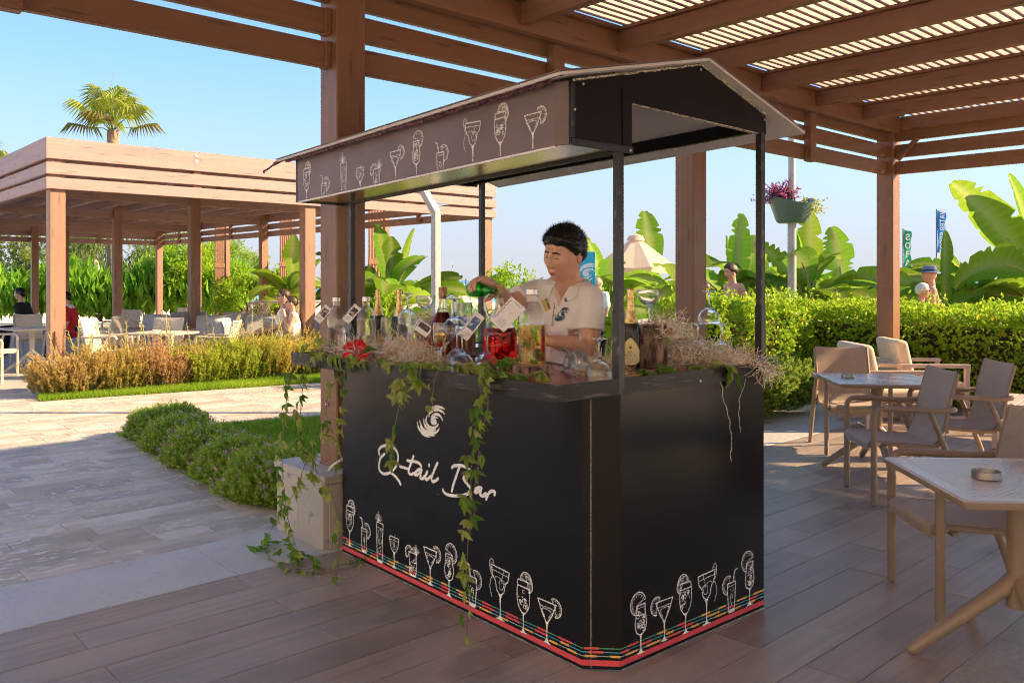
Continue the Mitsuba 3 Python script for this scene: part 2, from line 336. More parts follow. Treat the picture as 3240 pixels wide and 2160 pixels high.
single('tube_lamp', 'slim cream tube lamp fixed under the slats near the right edge', 'lamp', beam((9.4, 2.9, 3.485), (9.4, 1.6, 3.485), 0.05, 0.04, 0.015), 'lamp_plastic')

def pavilion(x0, x1, y0, y1):
    k = thing('pavilion', 'far open pavilion of brown timber with slatted pink brown fascia', 'pavilion')
    px = [x0, (x0 + x1) / 2 - 0.05, x1]; py = [y0, 17.6, 22.5, 27.2, y1]
    for i, x in enumerate(px):
        for j, y in enumerate(py):
            part(k, 'post', box(x, x + 0.2, y, y + 0.2, 0.46 if i == 0 and j == 0 else 0, 3.44, 0.008), 'pavtimber_z')
            if j == 0: part(k, 'splice', box(x + 0.06, x + 0.14, y - 0.03, y - 0.001, 0.47 if i == 0 else 0.1, 0.86), 'pavtimber_z')
    rows = ((2.80, 2.955), (3.0, 3.16), (3.21, 3.50))
    E_ = 0.06
    for z0, z1 in rows:
        part(k, 'fascia_board', box(x0 - E_, x1 + 0.2 + E_, y0 - E_, y0 - 0.012, z0, z1), 'pavtimber_x'); part(k, 'fascia_board', box(x0 - E_, x1 + 0.2 + E_, y1 + 0.212, y1 + 0.2 + E_, z0, z1), 'pavtimber_x')
        part(k, 'fascia_board', box(x0 - E_, x0 - 0.012, y0 - 0.010, y1 + 0.21, z0, z1), 'pavtimber_y'); part(k, 'fascia_board', box(x1 + 0.212, x1 + 0.2 + E_, y0 - 0.010, y1 + 0.21, z0, z1), 'pavtimber_y')
    for x in (px[0] + 0.01, (px[0] + px[1]) / 2 + 0.05, px[1] + 0.04, (px[1] + px[2]) / 2 + 0.05, px[2] + 0.07):
        part(k, 'hanger', box(x, x + 0.12, y0 - 0.010, y0 + 0.05, 2.82, 3.30), 'pavtimber_z'); part(k, 'hanger', box(x, x + 0.12, y1 + 0.15, y1 + 0.21, 2.82, 3.30), 'pavtimber_z')
    for y in (py[0] + 2.4, py[1] + 2.4, py[2] + 2.4, py[3] + 1.8):
        part(k, 'hanger', box(x0 - 0.010, x0 + 0.05, y, y + 0.12, 2.82, 3.30), 'pavtimber_z'); part(k, 'hanger', box(x1 + 0.15, x1 + 0.21, y, y + 0.12, 2.82, 3.30), 'pavtimber_z')
    for y in py: part(k, 'main_beam', box(x0 + 0.0, x1 + 0.2, y + 0.06, y + 0.14, 3.12, 3.31), 'pavtimber_x')
    x = x0 + 0.45
    while x < x1: part(k, 'rafter', box(x, x + 0.07, y0, y1 + 0.2, 3.315, 3.46), 'pavtimber_y'); x += 0.75
    sl = []; y = y0 + 0.02
    while y < y1 + 0.2: sl.append(box(x0, x1 + 0.2, y, y + 0.075, 3.462, 3.49, 0.002)); y += 0.083
    part(k, 'roof_slat', cat(sl), 'pavtimber_x', kind='stuff')
    for i in range(3):
        xx = x0 + 2.0 + i * 1.95
        for z in (3.44, 3.36): part(k, 'fascia_bolt', mv(tf(lathe([(0, 0), (0.028, 0), (0.024, 0.01), (0, 0.014)], 10), rotm([1, 0, 0], 90)), xx, y0 - E_, z), 'white_plastic', 30)
    for (lx, ly) in ((x0 + 1.3, y0 + 1.4), (x0 + 2.0, y0 + 4.6), (x0 + 5.1, y0 + 1.0)):
        part(k, 'tube_lamp', beam((lx, ly, 3.29), (lx, ly + 1.0, 3.29), 0.06, 0.045, 0.015), 'lamp_plastic')
    return k
pavilion(3.14, 10.95, 12.79, 30.6)

# the hotel front that the terrace belongs to, left of and behind where the photographer stands
bs('render_white', prin((0.78, 0.73, 0.66), 0.85, 0.2)); bs('window_dark', prin((0.03, 0.035, 0.04), 0.1, 0.6))
ht = thing('hotel_front', 'pale hotel facade with rows of windows behind the photographer', 'building')
part(ht, 'wall', box(-7.5, -7.0, -26, 9, -0.05, 10.5), 'render_white')
for fl in range(3):
    for j in range(8): part(ht, 'window', box(-6.998, -6.97, -24 + j * 4.1, -21.8 + j * 4.1, 0.3 + fl * 3.4, 2.5 + fl * 3.4), 'window_dark')

bs('cable_white', prin((0.70, 0.66, 0.58), 0.5)); single('cable', 'pale cable running from the plinth up behind the bar', 'cable', tube(bez([(2.56, 4.40, 0.437), (2.575, 4.37, 0.47), (2.62, 4.335, 0.505), (2.68, 4.315, 0.515), (2.74, 4.31, 0.55), (2.80, 4.30, 0.66), (2.83, 4.28, 0.44)], 6), 0.009, 8), 'cable_white', True)
# ---------------------------------------------------------------- the bar cart, in its own axes: u along its right side, v along its front
bs('scuff', prin((0.42, 0.40, 0.37), 0.8))
def vinyl(key, c, r): bs(key, {'type': 'principled', 'base_color': mikit.proc(lambda p, n, uv: C3(c) * (0.8 + 0.4 * fbm(p.x * 5, p.y * 5, p.z * 5, 2))), 'roughness': mikit.proc(lambda p, n, uv: r + 0.14 * fbm(p.x * 3, p.y * 3, p.z * 3, 3) - 0.05), 'specular': 0.24})
vinyl('cart_black', (0.009, 0.008, 0.0085), 0.28)
vinyl('awning_vinyl', (0.19, 0.14, 0.135), 0.40)
bs('black_metal', {'type': 'bumpmap', 'b': prin(mikit.proc(lambda p, n, uv: mix((0.018, 0.017, 0.017), (0.10, 0.085, 0.075), smoothstep(0.62, 0.8, fbm(p.x * 60, p.y * 60, p.z * 22, 3)))), 0.36, 0.5), 'tex': mikit.proc(lambda p, n, uv: noise(p.x * 300, p.y * 300, p.z * 200), eps=0.001), 'scale': 0.0008})
bs('edge_black', prin(mikit.proc(lambda p, n, uv: mix((0.018, 0.016, 0.015), (0.10, 0.085, 0.072), smoothstep(0.60, 0.76, fbm(p.x * 9, p.y * 9, p.z * 90, 3)))), 0.42, 0.3))
bs('print_white', prin((0.86, 0.83, 0.80), 0.5))
bs('print_red', prin((0.66, 0.07, 0.08), 0.5)); bs('print_amber', prin((0.72, 0.38, 0.08), 0.5)); bs('print_blue', prin((0.06, 0.40, 0.58), 0.5)); bs('print_green', prin((0.10, 0.42, 0.22), 0.5)); bs('print_teal', prin((0.28, 0.55, 0.52), 0.5))
bs('lacquer', prin((0.20, 0.022, 0.016), 0.10, 0.6, clearcoat=0.6, clearcoat_gloss=0.95))
bs('mirror_foil', {'type': 'roughconductor', 'alpha': 0.035, 'specular_reflectance': rgb(0.80, 0.75, 0.62)})
bs('roof_lining', prin((0.58, 0.54, 0.49), 0.6))
bs('foam_edge', prin(mikit.proc(lambda p, n, uv: mix((0.10, 0.085, 0.06), (0.62, 0.55, 0.42), smoothstep(0.35, 0.6, noise(p.x * 190, p.y * 190, p.z * 190)))), 0.8))
bs('awning_trim', prin(mikit.proc(lambda p, n, uv: mix((0.03, 0.02, 0.02), (0.28, 0.09, 0.09), smoothstep(0.4, 0.65, noise(p.x * 150, p.y * 150, p.z * 220)))), 0.45))
_th = math.radians(2.0)
CU, CV = np.array([math.cos(_th), -math.sin(_th), 0]), np.array([math.sin(_th), math.cos(_th), 0]); CO = np.array([2.478, 2.197, 0.0])
CART = frame(CO, CU, CV, [0, 0, 1])
def cw(u, v, z): return CO + u * CU + v * CV + np.array([0, 0, z])
FRONT = CART @ frame([-0.0022, 0, 0], [0, -1, 0], [0, 0, 1], [-1, 0, 0])           # drawing planes: x to the viewer's right, y up
RIGHT = CART @ frame([0, -0.0022, 0], [1, 0, 0], [0, 0, 1], [0, -1, 0])
cart = thing('bar_cart', 'black pop-up cocktail bar cart with a gabled roof on thin posts', 'bar cart')
fp = part(cart, 'front_panel', box(0, 0.02, 0.107, 2.03, 0.006, 1.10, 0.002), 'cart_black', M=CART, label='black front panel with white lettering and cocktail drawings')
rp = part(cart, 'side_panel', box(0.107, 1.109, 0, 0.02, 0.006, 1.10, 0.002), 'cart_black', M=CART, label='black right side panel with cocktail drawings along its foot')
part(cart, 'side_panel', box(0.107, 1.109, 2.117, 2.137, 0.006, 1.10, 0.002), 'cart_black', M=CART)
c45 = math.sqrt(0.5)
CH = CART @ frame([0, 0.107, 0], [c45, -c45, 0], [0, 0, 1], [-c45, -c45, 0])          # the bevelled corner, 0.151 wide
part(cart, 'corner_panel', box(0.0, 0.1513, 0.006, 1.10, -0.02, 0.0, 0.001), 'cart_black', M=CH)
part(cart, 'corner_panel', box(0.0, 0.1513, 0.006, 1.10, -0.02, 0.0, 0.001), 'cart_black', M=CART @ frame([0.107, 2.137, 0], [-c45, -c45, 0], [0, 0, 1], [-c45, c45, 0]))
part(cart, 'seam', box(0.034, 0.0362, 0.01, 1.095, 0.0, 0.0015, 0.0005), 'scuff', M=CH)
rng = random.Random(5)
def scuff(L, n):
    x = np.linspace(0, L, n); return np.column_stack([x, 0.0065 + np.array([rng.uniform(-0.0025, 0.003) for _ in x])])
for M_, x0, L in ((FRONT, -2.03, 1.923), (RIGHT, 0.107, 1.0)):
    q = scuff(L, 90); lo = q.copy(); lo[:, 1] = 0.0035 + 0.002 * np.array([rng.random() for _ in q])
    part(cart, 'scuffed_edge', tf((np.vstack([np.column_stack([q, 0 * q[:, 0]]), np.column_stack([lo, 0 * q[:, 0]])]), quads([[i, 90 + i, 91 + i, i + 1] for i in range(89)])), frame([x0, -0.0015, 0.0004], [1, 0, 0], [0, 1, 0], [0, 0, 1])), 'scuff', M=M_)

# --- the drawn cocktails, as strokes
def st(pts, w): return LineString(bez(pts, 6) if len(pts) > 2 else pts).buffer(w / 2, quad_segs=3)
def arc(cx, cy, r, a0, a1, w, ry=None):
    a = np.radians(np.linspace(a0, a1, 18)); return LineString(np.column_stack([cx + r * np.cos(a), cy + (ry or r) * np.sin(a)])).buffer(w / 2, quad_segs=3)
def slice_(cx, cy, r, a0, a1):
    g = [arc(cx, cy, r, a0, a1, 0.0042), arc(cx, cy, r * 0.82, a0, a1, 0.0015)]
    a = np.radians([a0, a1]); g.append(LineString([(cx + r * math.cos(a[0]), cy + r * math.sin(a[0])), (cx, cy), (cx + r * math.cos(a[1]), cy + r * math.sin(a[1]))]).buffer(0.0012))
    for t in np.radians(np.linspace(a0 + 15, a1 - 15, 9)): g.append(LineString([(cx + r * 0.62 * math.cos(t), cy + r * 0.62 * math.sin(t)), (cx + r * 0.76 * math.cos(t), cy + r * 0.76 * math.sin(t))]).buffer(0.0008))
    return g
def ice(rn, x0, x1, y0, y1, s, n):
    g = []
    for _ in range(n):
        x, y, a = rn.uniform(x0, x1), rn.uniform(y0, y1), rn.uniform(0, 1.5)
        q = [(x + s * math.cos(a + k * 1.57), y + s * math.sin(a + k * 1.57)) for k in range(4)]; g.append(LineString(q).buffer(0.0014))
    return g
def stem(y1, y0=0.0, w=0.0045, foot=0.026):
    return [Polygon([(-foot, y0), (-foot * 0.4, y0 + 0.006), (-w * 0.6, y0 + 0.02), (-w * 0.5, (y0 + y1) / 2), (-w, y1 - 0.008), (-w * 2.6, y1 + 0.003), (w * 2.6, y1 + 0.003), (w, y1 - 0.008), (w * 0.5, (y0 + y1) / 2), (w * 0.6, y0 + 0.02), (foot * 0.4, y0 + 0.006), (foot, y0), (0, y0 - 0.002)])]
W_ = 0.0046
def sprig(cx, cy, s):
    g = []
    for a in (-65, -40, -15, 12, 38, 64):
        t = math.radians(90 + a); q = (cx + s * math.cos(t), cy + s * math.sin(t)); g.append(LineString([(cx, cy), q]).buffer(0.0045, quad_segs=3).difference(LineString([(cx, cy), q]).buffer(0.0025)))
    g.append(LineString([(cx, cy), (cx, cy + s * 1.35)]).buffer(0.0045, quad_segs=3).difference(LineString([(cx, cy), (cx, cy + s * 1.35)]).buffer(0.0025)))
    return g
def drink(kind, seed):
    rn = random.Random(seed); g = []
    if kind == 'hurricane':
        g += stem(0.085); g += [st([(-0.036, 0.222), (-0.041, 0.17), (-0.036, 0.12), (-0.012, 0.086), (0, 0.084)], W_), st([(0.036, 0.222), (0.041, 0.17), (0.036, 0.12), (0.012, 0.086), (0, 0.084)], W_), st([(-0.036, 0.222), (0.036, 0.222)], W_), st([(-0.038, 0.196), (0.038, 0.196)], W_)]
        g += ice(rn, -0.026, 0.026, 0.11, 0.182, 0.0085, 12) + slice_(0.018, 0.226, 0.036, -10, 175) + slice_(0.026, 0.212, 0.034, -75, 110)
        g += [Point(rn.uniform(-.03, .03), rn.uniform(.12, .185)).buffer(.003).difference(Point(0, 0).buffer(.0001)) for _ in range(4)]
    elif kind == 'tulip':
        g += stem(0.075); g += [st([(s * 0.026, 0.195), (s * 0.026, 0.165), (s * 0.034, 0.125), (s * 0.028, 0.09), (s * 0.008, 0.075)], W_) for s in (-1, 1)] + [st([(-0.026, 0.195), (0.026, 0.195)], W_), st([(-0.026, 0.183), (0.026, 0.183)], 0.002)]
        g += ice(rn, -0.02, 0.02, 0.09, 0.175, 0.008, 18) + slice_(0.016, 0.202, 0.046, -75, 165)
    elif kind == 'straw':
        g += [st([(-0.032, 0.135), (-0.022, 0.005)], W_), st([(0.032, 0.135), (0.022, 0.005)], W_), st([(-0.032, 0.135), (0.032, 0.135)], W_), st([(-0.031, 0.121), (0.031, 0.121)], 0.0024), Polygon([(-0.022, 0.016), (0.022, 0.016), (0.021, 0), (-0.021, 0)])]
        g += [st([(-0.017, 0.137), (-0.024, 0.182), (-0.046, 0.190)], 0.005), st([(-0.008, 0.06), (-0.010, 0.075), (0.0, 0.085), (0.009, 0.072), (0.002, 0.04), (0.006, 0.022)], 0.0022), arc(0, 0.07, 0.005, 0, 350, 0.0015)] + slice_(0.026, 0.128, 0.042, -80, 120)
        g += [arc(rn.uniform(-.018, .018), rn.uniform(.07, .11), .0025, 0, 355, .0012) for _ in range(4)]
    elif kind == 'highball':
        g += [st([(s * 0.034, 0.215), (s * 0.025, 0.004)], W_) for s in (-1, 1)] + [st([(-0.034, 0.215), (0.034, 0.215)], W_), st([(-0.033, 0.188), (0.033, 0.188)], 0.0024), Polygon([(-0.026, 0.014), (0.026, 0.014), (0.025, 0), (-0.025, 0)])]
        g += [arc(0.004, 0.14, 0.024, 20, 380, 0.0022, 0.042), arc(0.004, 0.14, 0.019, 150, 340, 0.0016, 0.035), st([(-0.004, 0.10), (0.006, 0.15), (0.004, 0.182)], 0.0018), st([(-0.016, 0.07), (0.012, 0.085), (0.004, 0.045), (-0.014, 0.06)], 0.002)] + sprig(-0.012, 0.222, 0.036)
        g += [arc(rn.uniform(-.022, .022), rn.uniform(.04, .19), .0025, 0, 355, .0012) for _ in range(6)]
    elif kind == 'coupe':
        g += stem(0.078); g += [st([(s * 0.042, 0.160), (s * 0.040, 0.125), (s * 0.024, 0.092), (0, 0.079)], W_) for s in (-1, 1)] + [st([(-0.042, 0.160), (0.042, 0.160)], W_), st([(-0.042, 0.143), (0.042, 0.143)], 0.0022), arc(0, 0.115, 0.009, 0, 355, 0.002), st([(0.0, 0.11), (0.004, 0.15), (0.010, 0.177)], 0.0018), st([(-0.03, 0.115), (-0.01, 0.098), (0.015, 0.10), (0.032, 0.125)], 0.0018)]
        g += [arc(rn.uniform(-.03, .03), rn.uniform(.12, .136), .002, 0, 355, .0011) for _ in range(6)]
    elif kind == 'rocks':
        g += [st([(s * 0.036, 0.118), (s * 0.026, 0.004)], W_) for s in (-1, 1)] + [st([(-0.036, 0.118), (0.036, 0.118)], W_), Polygon([(-0.027, 0.011), (0.027, 0.011), (0.026, 0), (-0.026, 0)])]
        g += ice(rn, -0.02, 0.02, 0.03, 0.09, 0.012, 7) + slice_(-0.034, 0.112, 0.036, 40, 235) + sprig(0.026, 0.12, 0.03) + [st([(0.024, 0.118), (0.018, 0.06)], 0.002)]
    elif kind == 'martini':
        g += stem(0.085); g += [st([(s * 0.056, 0.172), (s * 0.030, 0.12), (s * 0.004, 0.086)], W_) for s in (-1, 1)] + [st([(-0.056, 0.172), (0.056, 0.172)], W_), st([(-0.043, 0.148), (0.043, 0.148)], 0.0024), st([(-0.012, 0.105), (-0.03, 0.136), (0.0, 0.140), (0.028, 0.132), (0.010, 0.106)], 0.0026)] + slice_(0.050, 0.158, 0.038, -90, 125)
    elif kind == 'margarita':
        g += stem(0.105, w=0.005, foot=0.034); g += [st([(s * 0.06, 0.218), (s * 0.052, 0.18), (s * 0.034, 0.160), (s * 0.024, 0.125), (0, 0.106)], W_) for s in (-1, 1)] + [st([(-0.06, 0.226), (0.06, 0.218)], W_), st([(-0.057, 0.206), (0.057, 0.198)], 0.0026), arc(0.006, 0.152, 0.015, 0, 355, 0.0024, 0.021), st([(0.006, 0.158), (0.018, 0.20), (0.028, 0.226)], 0.002), st([(-0.036, 0.175), (-0.025, 0.183), (0.02, 0.172), (0.03, 0.16)], 0.002)]
        g += [st([(-0.048, 0.18), (-0.064, 0.19), (-0.074, 0.225), (-0.066, 0.25), (-0.05, 0.246), (-0.044, 0.225)], 0.003), st([(-0.052, 0.176), (-0.066, 0.16), (-0.072, 0.125), (-0.058, 0.085)], 0.0026), st([(-0.068, 0.195), (-0.066, 0.23), (-0.054, 0.236)], 0.0016)]
    return unary_union([q.buffer(0) for q in g])
def drawing(owner, kind, x, y, h, M, mirror=False, clip=None, seed=0):
    nom = dict(hurricane=0.27, tulip=0.255, straw=0.192, highball=0.272, coupe=0.178, rocks=0.166, martini=0.194, margarita=0.25)[kind]
    g = drink(kind, seed); s = h / nom
    g = affinity.affine_transform(g, [(-s if mirror else s), 0, 0, s, x, y])
    if clip is not None: g = g.intersection(clip)
    part(owner, 'cocktail_drawing', flat(g.simplify(0.0002)), 'print_white', M=M)
for i, (k, v, z, h) in enumerate([('hurricane', 1.945, 0.057, 0.27), ('straw', 1.788, 0.056, 0.189), ('highball', 1.626, 0.044, 0.268), ('coupe', 1.484, 0.053, 0.177), ('rocks', 1.309, 0.054, 0.167), ('martini', 1.156, 0.054, 0.197), ('tulip', 1.0, 0.042, 0.262), ('straw', 0.817, 0.046, 0.195), ('margarita', 0.615, 0.047, 0.255), ('hurricane', 0.46, 0.038, 0.271), ('martini', 0.311, 0.043, 0.194)]): drawing(fp, k, -v, z, h, FRONT, seed=i)
for i, (k, u, z, h) in enumerate([('tulip', 0.227, 0.041, 0.256), ('martini', 0.375, 0.05, 0.191), ('hurricane', 0.516, 0.044, 0.261), ('margarita', 0.662, 0.043, 0.252), ('straw', 0.846, 0.049, 0.191), ('tulip', 0.988, 0.047, 0.259)]): drawing(rp, k, u, z, h, RIGHT, mirror=True, seed=i + 20)
TEXT = [[(-1.629, 0.622), (-1.636, 0.642), (-1.607, 0.666), (-1.549, 0.681), (-1.492, 0.681), (-1.454, 0.658), (-1.445, 0.634), (-1.451, 0.61), (-1.475, 0.576), (-1.521, 0.543), (-1.578, 0.526), (-1.618, 0.531), (-1.634, 0.549), (-1.631, 0.577), (-1.614, 0.607), (-1.578, 0.632)], [(-1.524, 0.547), (-1.479, 0.534), (-1.44, 0.516), (-1.423, 0.499)], [(-1.427, 0.59), (-1.362, 0.591)], [(-1.303, 0.663), (-1.319, 0.635), (-1.342, 0.598), (-1.348, 0.575), (-1.329, 0.567), (-1.296, 0.579)], [(-1.359, 0.632), (-1.323, 0.635), (-1.27, 0.638), (-1.241, 0.631), (-1.235, 0.623)], [(-1.23, 0.607), (-1.254, 0.605), (-1.282, 0.588), (-1.289, 0.571), (-1.264, 0.578), (-1.235, 0.6), (-1.241, 0.575), (-1.241, 0.563), (-1.222, 0.565), (-1.2, 0.582)], [(-1.181, 0.605), (-1.197, 0.583), (-1.195, 0.565), (-1.172, 0.573), (-1.153, 0.589)], [(-1.166, 0.642), (-1.165, 0.638)], [(-1.095, 0.664), (-1.113, 0.637), (-1.136, 0.601), (-1.146, 0.578), (-1.134, 0.566), (-1.107, 0.576), (-1.089, 0.588)], [(-0.976, 0.661), (-0.958, 0.672), (-0.913, 0.682), (-0.868, 0.681), (-0.832, 0.67), (-0.826, 0.661), (-0.848, 0.647), (-0.879, 0.635), (-0.884, 0.622), (-0.865, 0.609), (-0.84, 0.595), (-0.832, 0.581), (-0.854, 0.559), (-0.907, 0.54), (-0.976, 0.527), (-1.023, 0.526), (-1.045, 0.534), (-1.049, 0.542)], [(-0.913, 0.681), (-0.941, 0.628), (-0.967, 0.578), (-0.978, 0.549)], [(-0.75, 0.606), (-0.772, 0.604), (-0.793, 0.592), (-0.799, 0.578), (-0.777, 0.583), (-0.752, 0.604), (-0.76, 0.577), (-0.75, 0.57), (-0.729, 0.574)], [(-0.74, 0.572), (-0.719, 0.587), (-0.715, 0.577), (-0.715, 0.562), (-0.707, 0.58), (-0.687, 0.6), (-0.665, 0.608), (-0.652, 0.604), (-0.655, 0.594)]]
SWIRL = [[(-1.169, 0.905), (-1.144, 0.924), (-1.101, 0.936), (-1.058, 0.936), (-1.035, 0.93)], [(-1.167, 0.878), (-1.165, 0.893), (-1.138, 0.912), (-1.095, 0.922), (-1.058, 0.918), (-1.035, 0.907)], [(-1.15, 0.873), (-1.134, 0.889), (-1.101, 0.899), (-1.071, 0.894), (-1.05, 0.875)], [(-1.092, 0.881), (-1.113, 0.883), (-1.138, 0.873), (-1.146, 0.858), (-1.134, 0.848), (-1.113, 0.849)], [(-1.134, 0.863), (-1.122, 0.862), (-1.107, 0.859)], [(-1.181, 0.884), (-1.192, 0.861), (-1.183, 0.84), (-1.156, 0.828), (-1.119, 0.832), (-1.092, 0.848), (-1.086, 0.856)], [(-1.213, 0.864), (-1.206, 0.837), (-1.181, 0.819), (-1.15, 0.814), (-1.11, 0.822)], [(-1.248, 0.852), (-1.235, 0.826), (-1.206, 0.808), (-1.169, 0.801), (-1.119, 0.806), (-1.095, 0.818), (-1.078, 0.833)], [(-1.245, 0.822), (-1.219, 0.803), (-1.181, 0.792), (-1.118, 0.792)], [(-1.27, 0.84), (-1.261, 0.816), (-1.232, 0.794), (-1.2, 0.782), (-1.159, 0.78)]]
def taper(P, w, a=0.25):
    c = bez(P, 8); n = len(c); return unary_union([LineString([c[i], c[i + 1]]).buffer(w / 2 * (a + (1 - a) * math.sin(math.pi * (i + 1) / n) ** 0.8), quad_segs=3) for i in range(n - 1)])
for P in TEXT: part(fp, 'lettering', flat(st(P, 0.0150).simplify(0.0003)), 'print_white', M=FRONT)
swirl = unary_union([taper(P, 0.0145 if i not in (3, 4) else (0.012 if i == 3 else 0.03)) for i, P in enumerate(SWIRL)])
part(fp, 'swirl_logo', flat(swirl.simplify(0.0003)), 'print_white', M=FRONT)
# --- the stripes round the foot
for M_, x0, x1, own in ((FRONT, -2.03, -0.107, fp), (CH, 0.0, 0.1513, None), (RIGHT, 0.107, 1.109, rp)):
    Mz = M_ if own else CH @ frame([0, 0, 0.002], [1, 0, 0], [0, 1, 0], [0, 0, 1])
    own = own or cart
    def band(a, b, z0, z1, m, dz): part(own, 'stripe', tf(flat(Polygon([(a, z0), (b, z0), (b, z1), (a, z1)])), frame([0, 0, -0.0012 + dz], [1, 0, 0], [0, 1, 0], [0, 0, 1])), m, M=Mz)
    band(x0, x1, 0.020, 0.043, 'print_red', 0)
    for row, (z, lm) in enumerate(((0.0585, 'print_teal'), (0.0745, 'print_blue'), (0.0895, 'print_green'))):
        band(x0, x1, z - 0.0017, z + 0.0017, lm, 0)
        x = x0 + rng.uniform(0, 0.05)
        while x < x1 - 0.03:
            L = min(rng.uniform(0.045, 0.10), x1 - x); band(x, x + L, z - 0.0046, z + 0.0046, 'print_amber' if (row == 0 and rng.random() < 0.85) or rng.random() < 0.4 else 'print_red', 0.0005); x += L + rng.uniform(0.05, 0.13)
# --- the counter: a U of lacquered board with a black edge, sagging a little to the left
def tilt(m, k, v0=0.0): v, f = m; v = v.copy(); v[:, 2] -= k * (v[:, 1] - v0); return v, f
UO = Polygon([(-0.25, -0.012), (1.135, -0.012), (1.135, 0.40), (0.40, 0.40), (0.40, 1.75), (1.135, 1.75), (1.135, 2.165), (-0.25, 2.165)])
part(cart, 'counter_edge', tilt(mv(extrude(UO.difference(UO.buffer(-0.018, join_style=2)), 0.062), z=1.100), 0.009), 'edge_black', M=CART)
part(cart, 'counter_top', tilt(mv(extrude(UO.buffer(-0.0182, join_style=2), 0.05), z=1.107), 0.009), 'lacquer', M=CART)
CZ = 1.157
def cz(v): return CZ - 0.009 * v
for (u, v) in ((0.0, 0.09), (0.6, -0.014), (1.0, -0.014)): part(cart, 'bolt', mv(tf(lathe([(0, 0), (0.007, 0), (0.006, 0.004), (0, 0.005)], 8), rotm([1, 0, 0], 90)), u, v, 1.115), 'steel', 30, M=CART)
# --- posts
ZB = lambda v: 2.06 - 0.028 * (v - 0.05)
for u, v, z1, zb in ((0.10, 0.004, 2.07, 1.10), (1.085, 0.004, 2.25, 1.10), (0.10, 2.10, 2.02, 1.12), (1.085, 2.12, 2.2, 1.12)):
    part(cart, 'post', box(u - 0.016, u + 0.016, v - 0.016, v + 0.016, zb, z1, 0.002), 'black_metal', M=CART)
    part(cart, 'post_sleeve', box(u - 0.0185, u + 0.0185, v - 0.0185, v + 0.0185, zb + 0.02, zb + 0.33, 0.002), 'black_metal', M=CART)
# --- the roof
RT_ = lambda m: tilt(m, 0.028, 0.05)
AW = CART @ np.array([[1, 0, 0, 0], [0, 1, 0, 0], [0, -0.028, 1, 0.0014], [0, 0, 0, 1.0]])
fa = part(cart, 'fascia', RT_(box(-0.20, -0.184, 0.05, 2.20, 2.06, 2.30, 0.002)), 'awning_vinyl', M=CART, label='brown black fascia board with white cocktail drawings')
part(cart, 'fascia_corner', RT_(extrude(Polygon([(-0.2, 0.049), (-0.186, 0.049), (-0.152, 0.012), (-0.165, 0.004)]), 0.24))if False else tf(extrude(Polygon([(-0.2005, 0.049), (-0.184, 0.049), (-0.160, 0.0125), (-0.176, -0.004)]), 0.238), frame([0, 0, 2.061], [1, 0, 0], [0, 1, 0], [0, 0, 1])), 'awning_vinyl', M=CART)
part(cart, 'corner_trim', RT_(box(-0.203, -0.18, 2.19, 2.206, 2.055, 2.30, 0.002)), 'black_metal', M=CART)
part(cart, 'mirror_soffit', RT_(box(-0.183, 0.081, 0.02, 2.19, 2.062, 2.072, 0.001)), 'mirror_foil', M=CART, label='mirror-bright underside of the roof box')
part(cart, 'soffit_trim', RT_(box(-0.198, -0.186, 0.06, 2.19, 2.052, 2.0605, 0.001)), 'print_white', M=CART)
part(cart, 'box_back', RT_(box(0.084, 0.10, 0.02, 2.19, 2.05, 2.40, 0.002)), 'cart_black', M=CART)
FZ = Polygon([(-2.195, 2.064), (-0.055, 2.064), (-0.055, 2.296), (-2.195, 2.296)])
FA = CART @ np.array([[1, 0, 0, 0], [0, 1, 0, 0], [0, -0.028, 1, 0.0014], [0, 0, 0, 1.0]]) @ frame([-0.2022, 0, 0], [0, -1, 0], [0, 0, 1], [-1, 0, 0])
for i, (k, v, z, h) in enumerate([('hurricane', 2.073, 2.018, 0.2), ('straw', 1.869, 2.014, 0.111), ('highball', 1.656, 2.014, 0.2), ('coupe', 1.488, 2.027, 0.11), ('rocks', 1.328, 2.022, 0.12), ('martini', 1.159, 2.036, 0.15), ('tulip', 0.981, 2.04, 0.205), ('straw', 0.792, 2.038, 0.13), ('margarita', 0.556, 2.051, 0.192), ('hurricane', 0.374, 2.058, 0.216), ('martini', 0.175, 2.061, 0.156)]):
    nom = dict(hurricane=0.27, tulip=0.255, straw=0.192, highball=0.272, coupe=0.178, rocks=0.166, martini=0.194, margarita=0.25)[k]
    s = nom * 0.88; top = z + h + 0.028 * (v - 0.05)
    drawing(fa, k, -v, top - s, s, FA, clip=FZ, seed=i + 40)
GB = Polygon([(-0.178, 2.06), (0.161, 2.06), (0.161, 2.256), (1.045, 2.238), (1.108, 2.238), (1.108, 2.322), (0.612, 2.484), (-0.178, 2.300)])
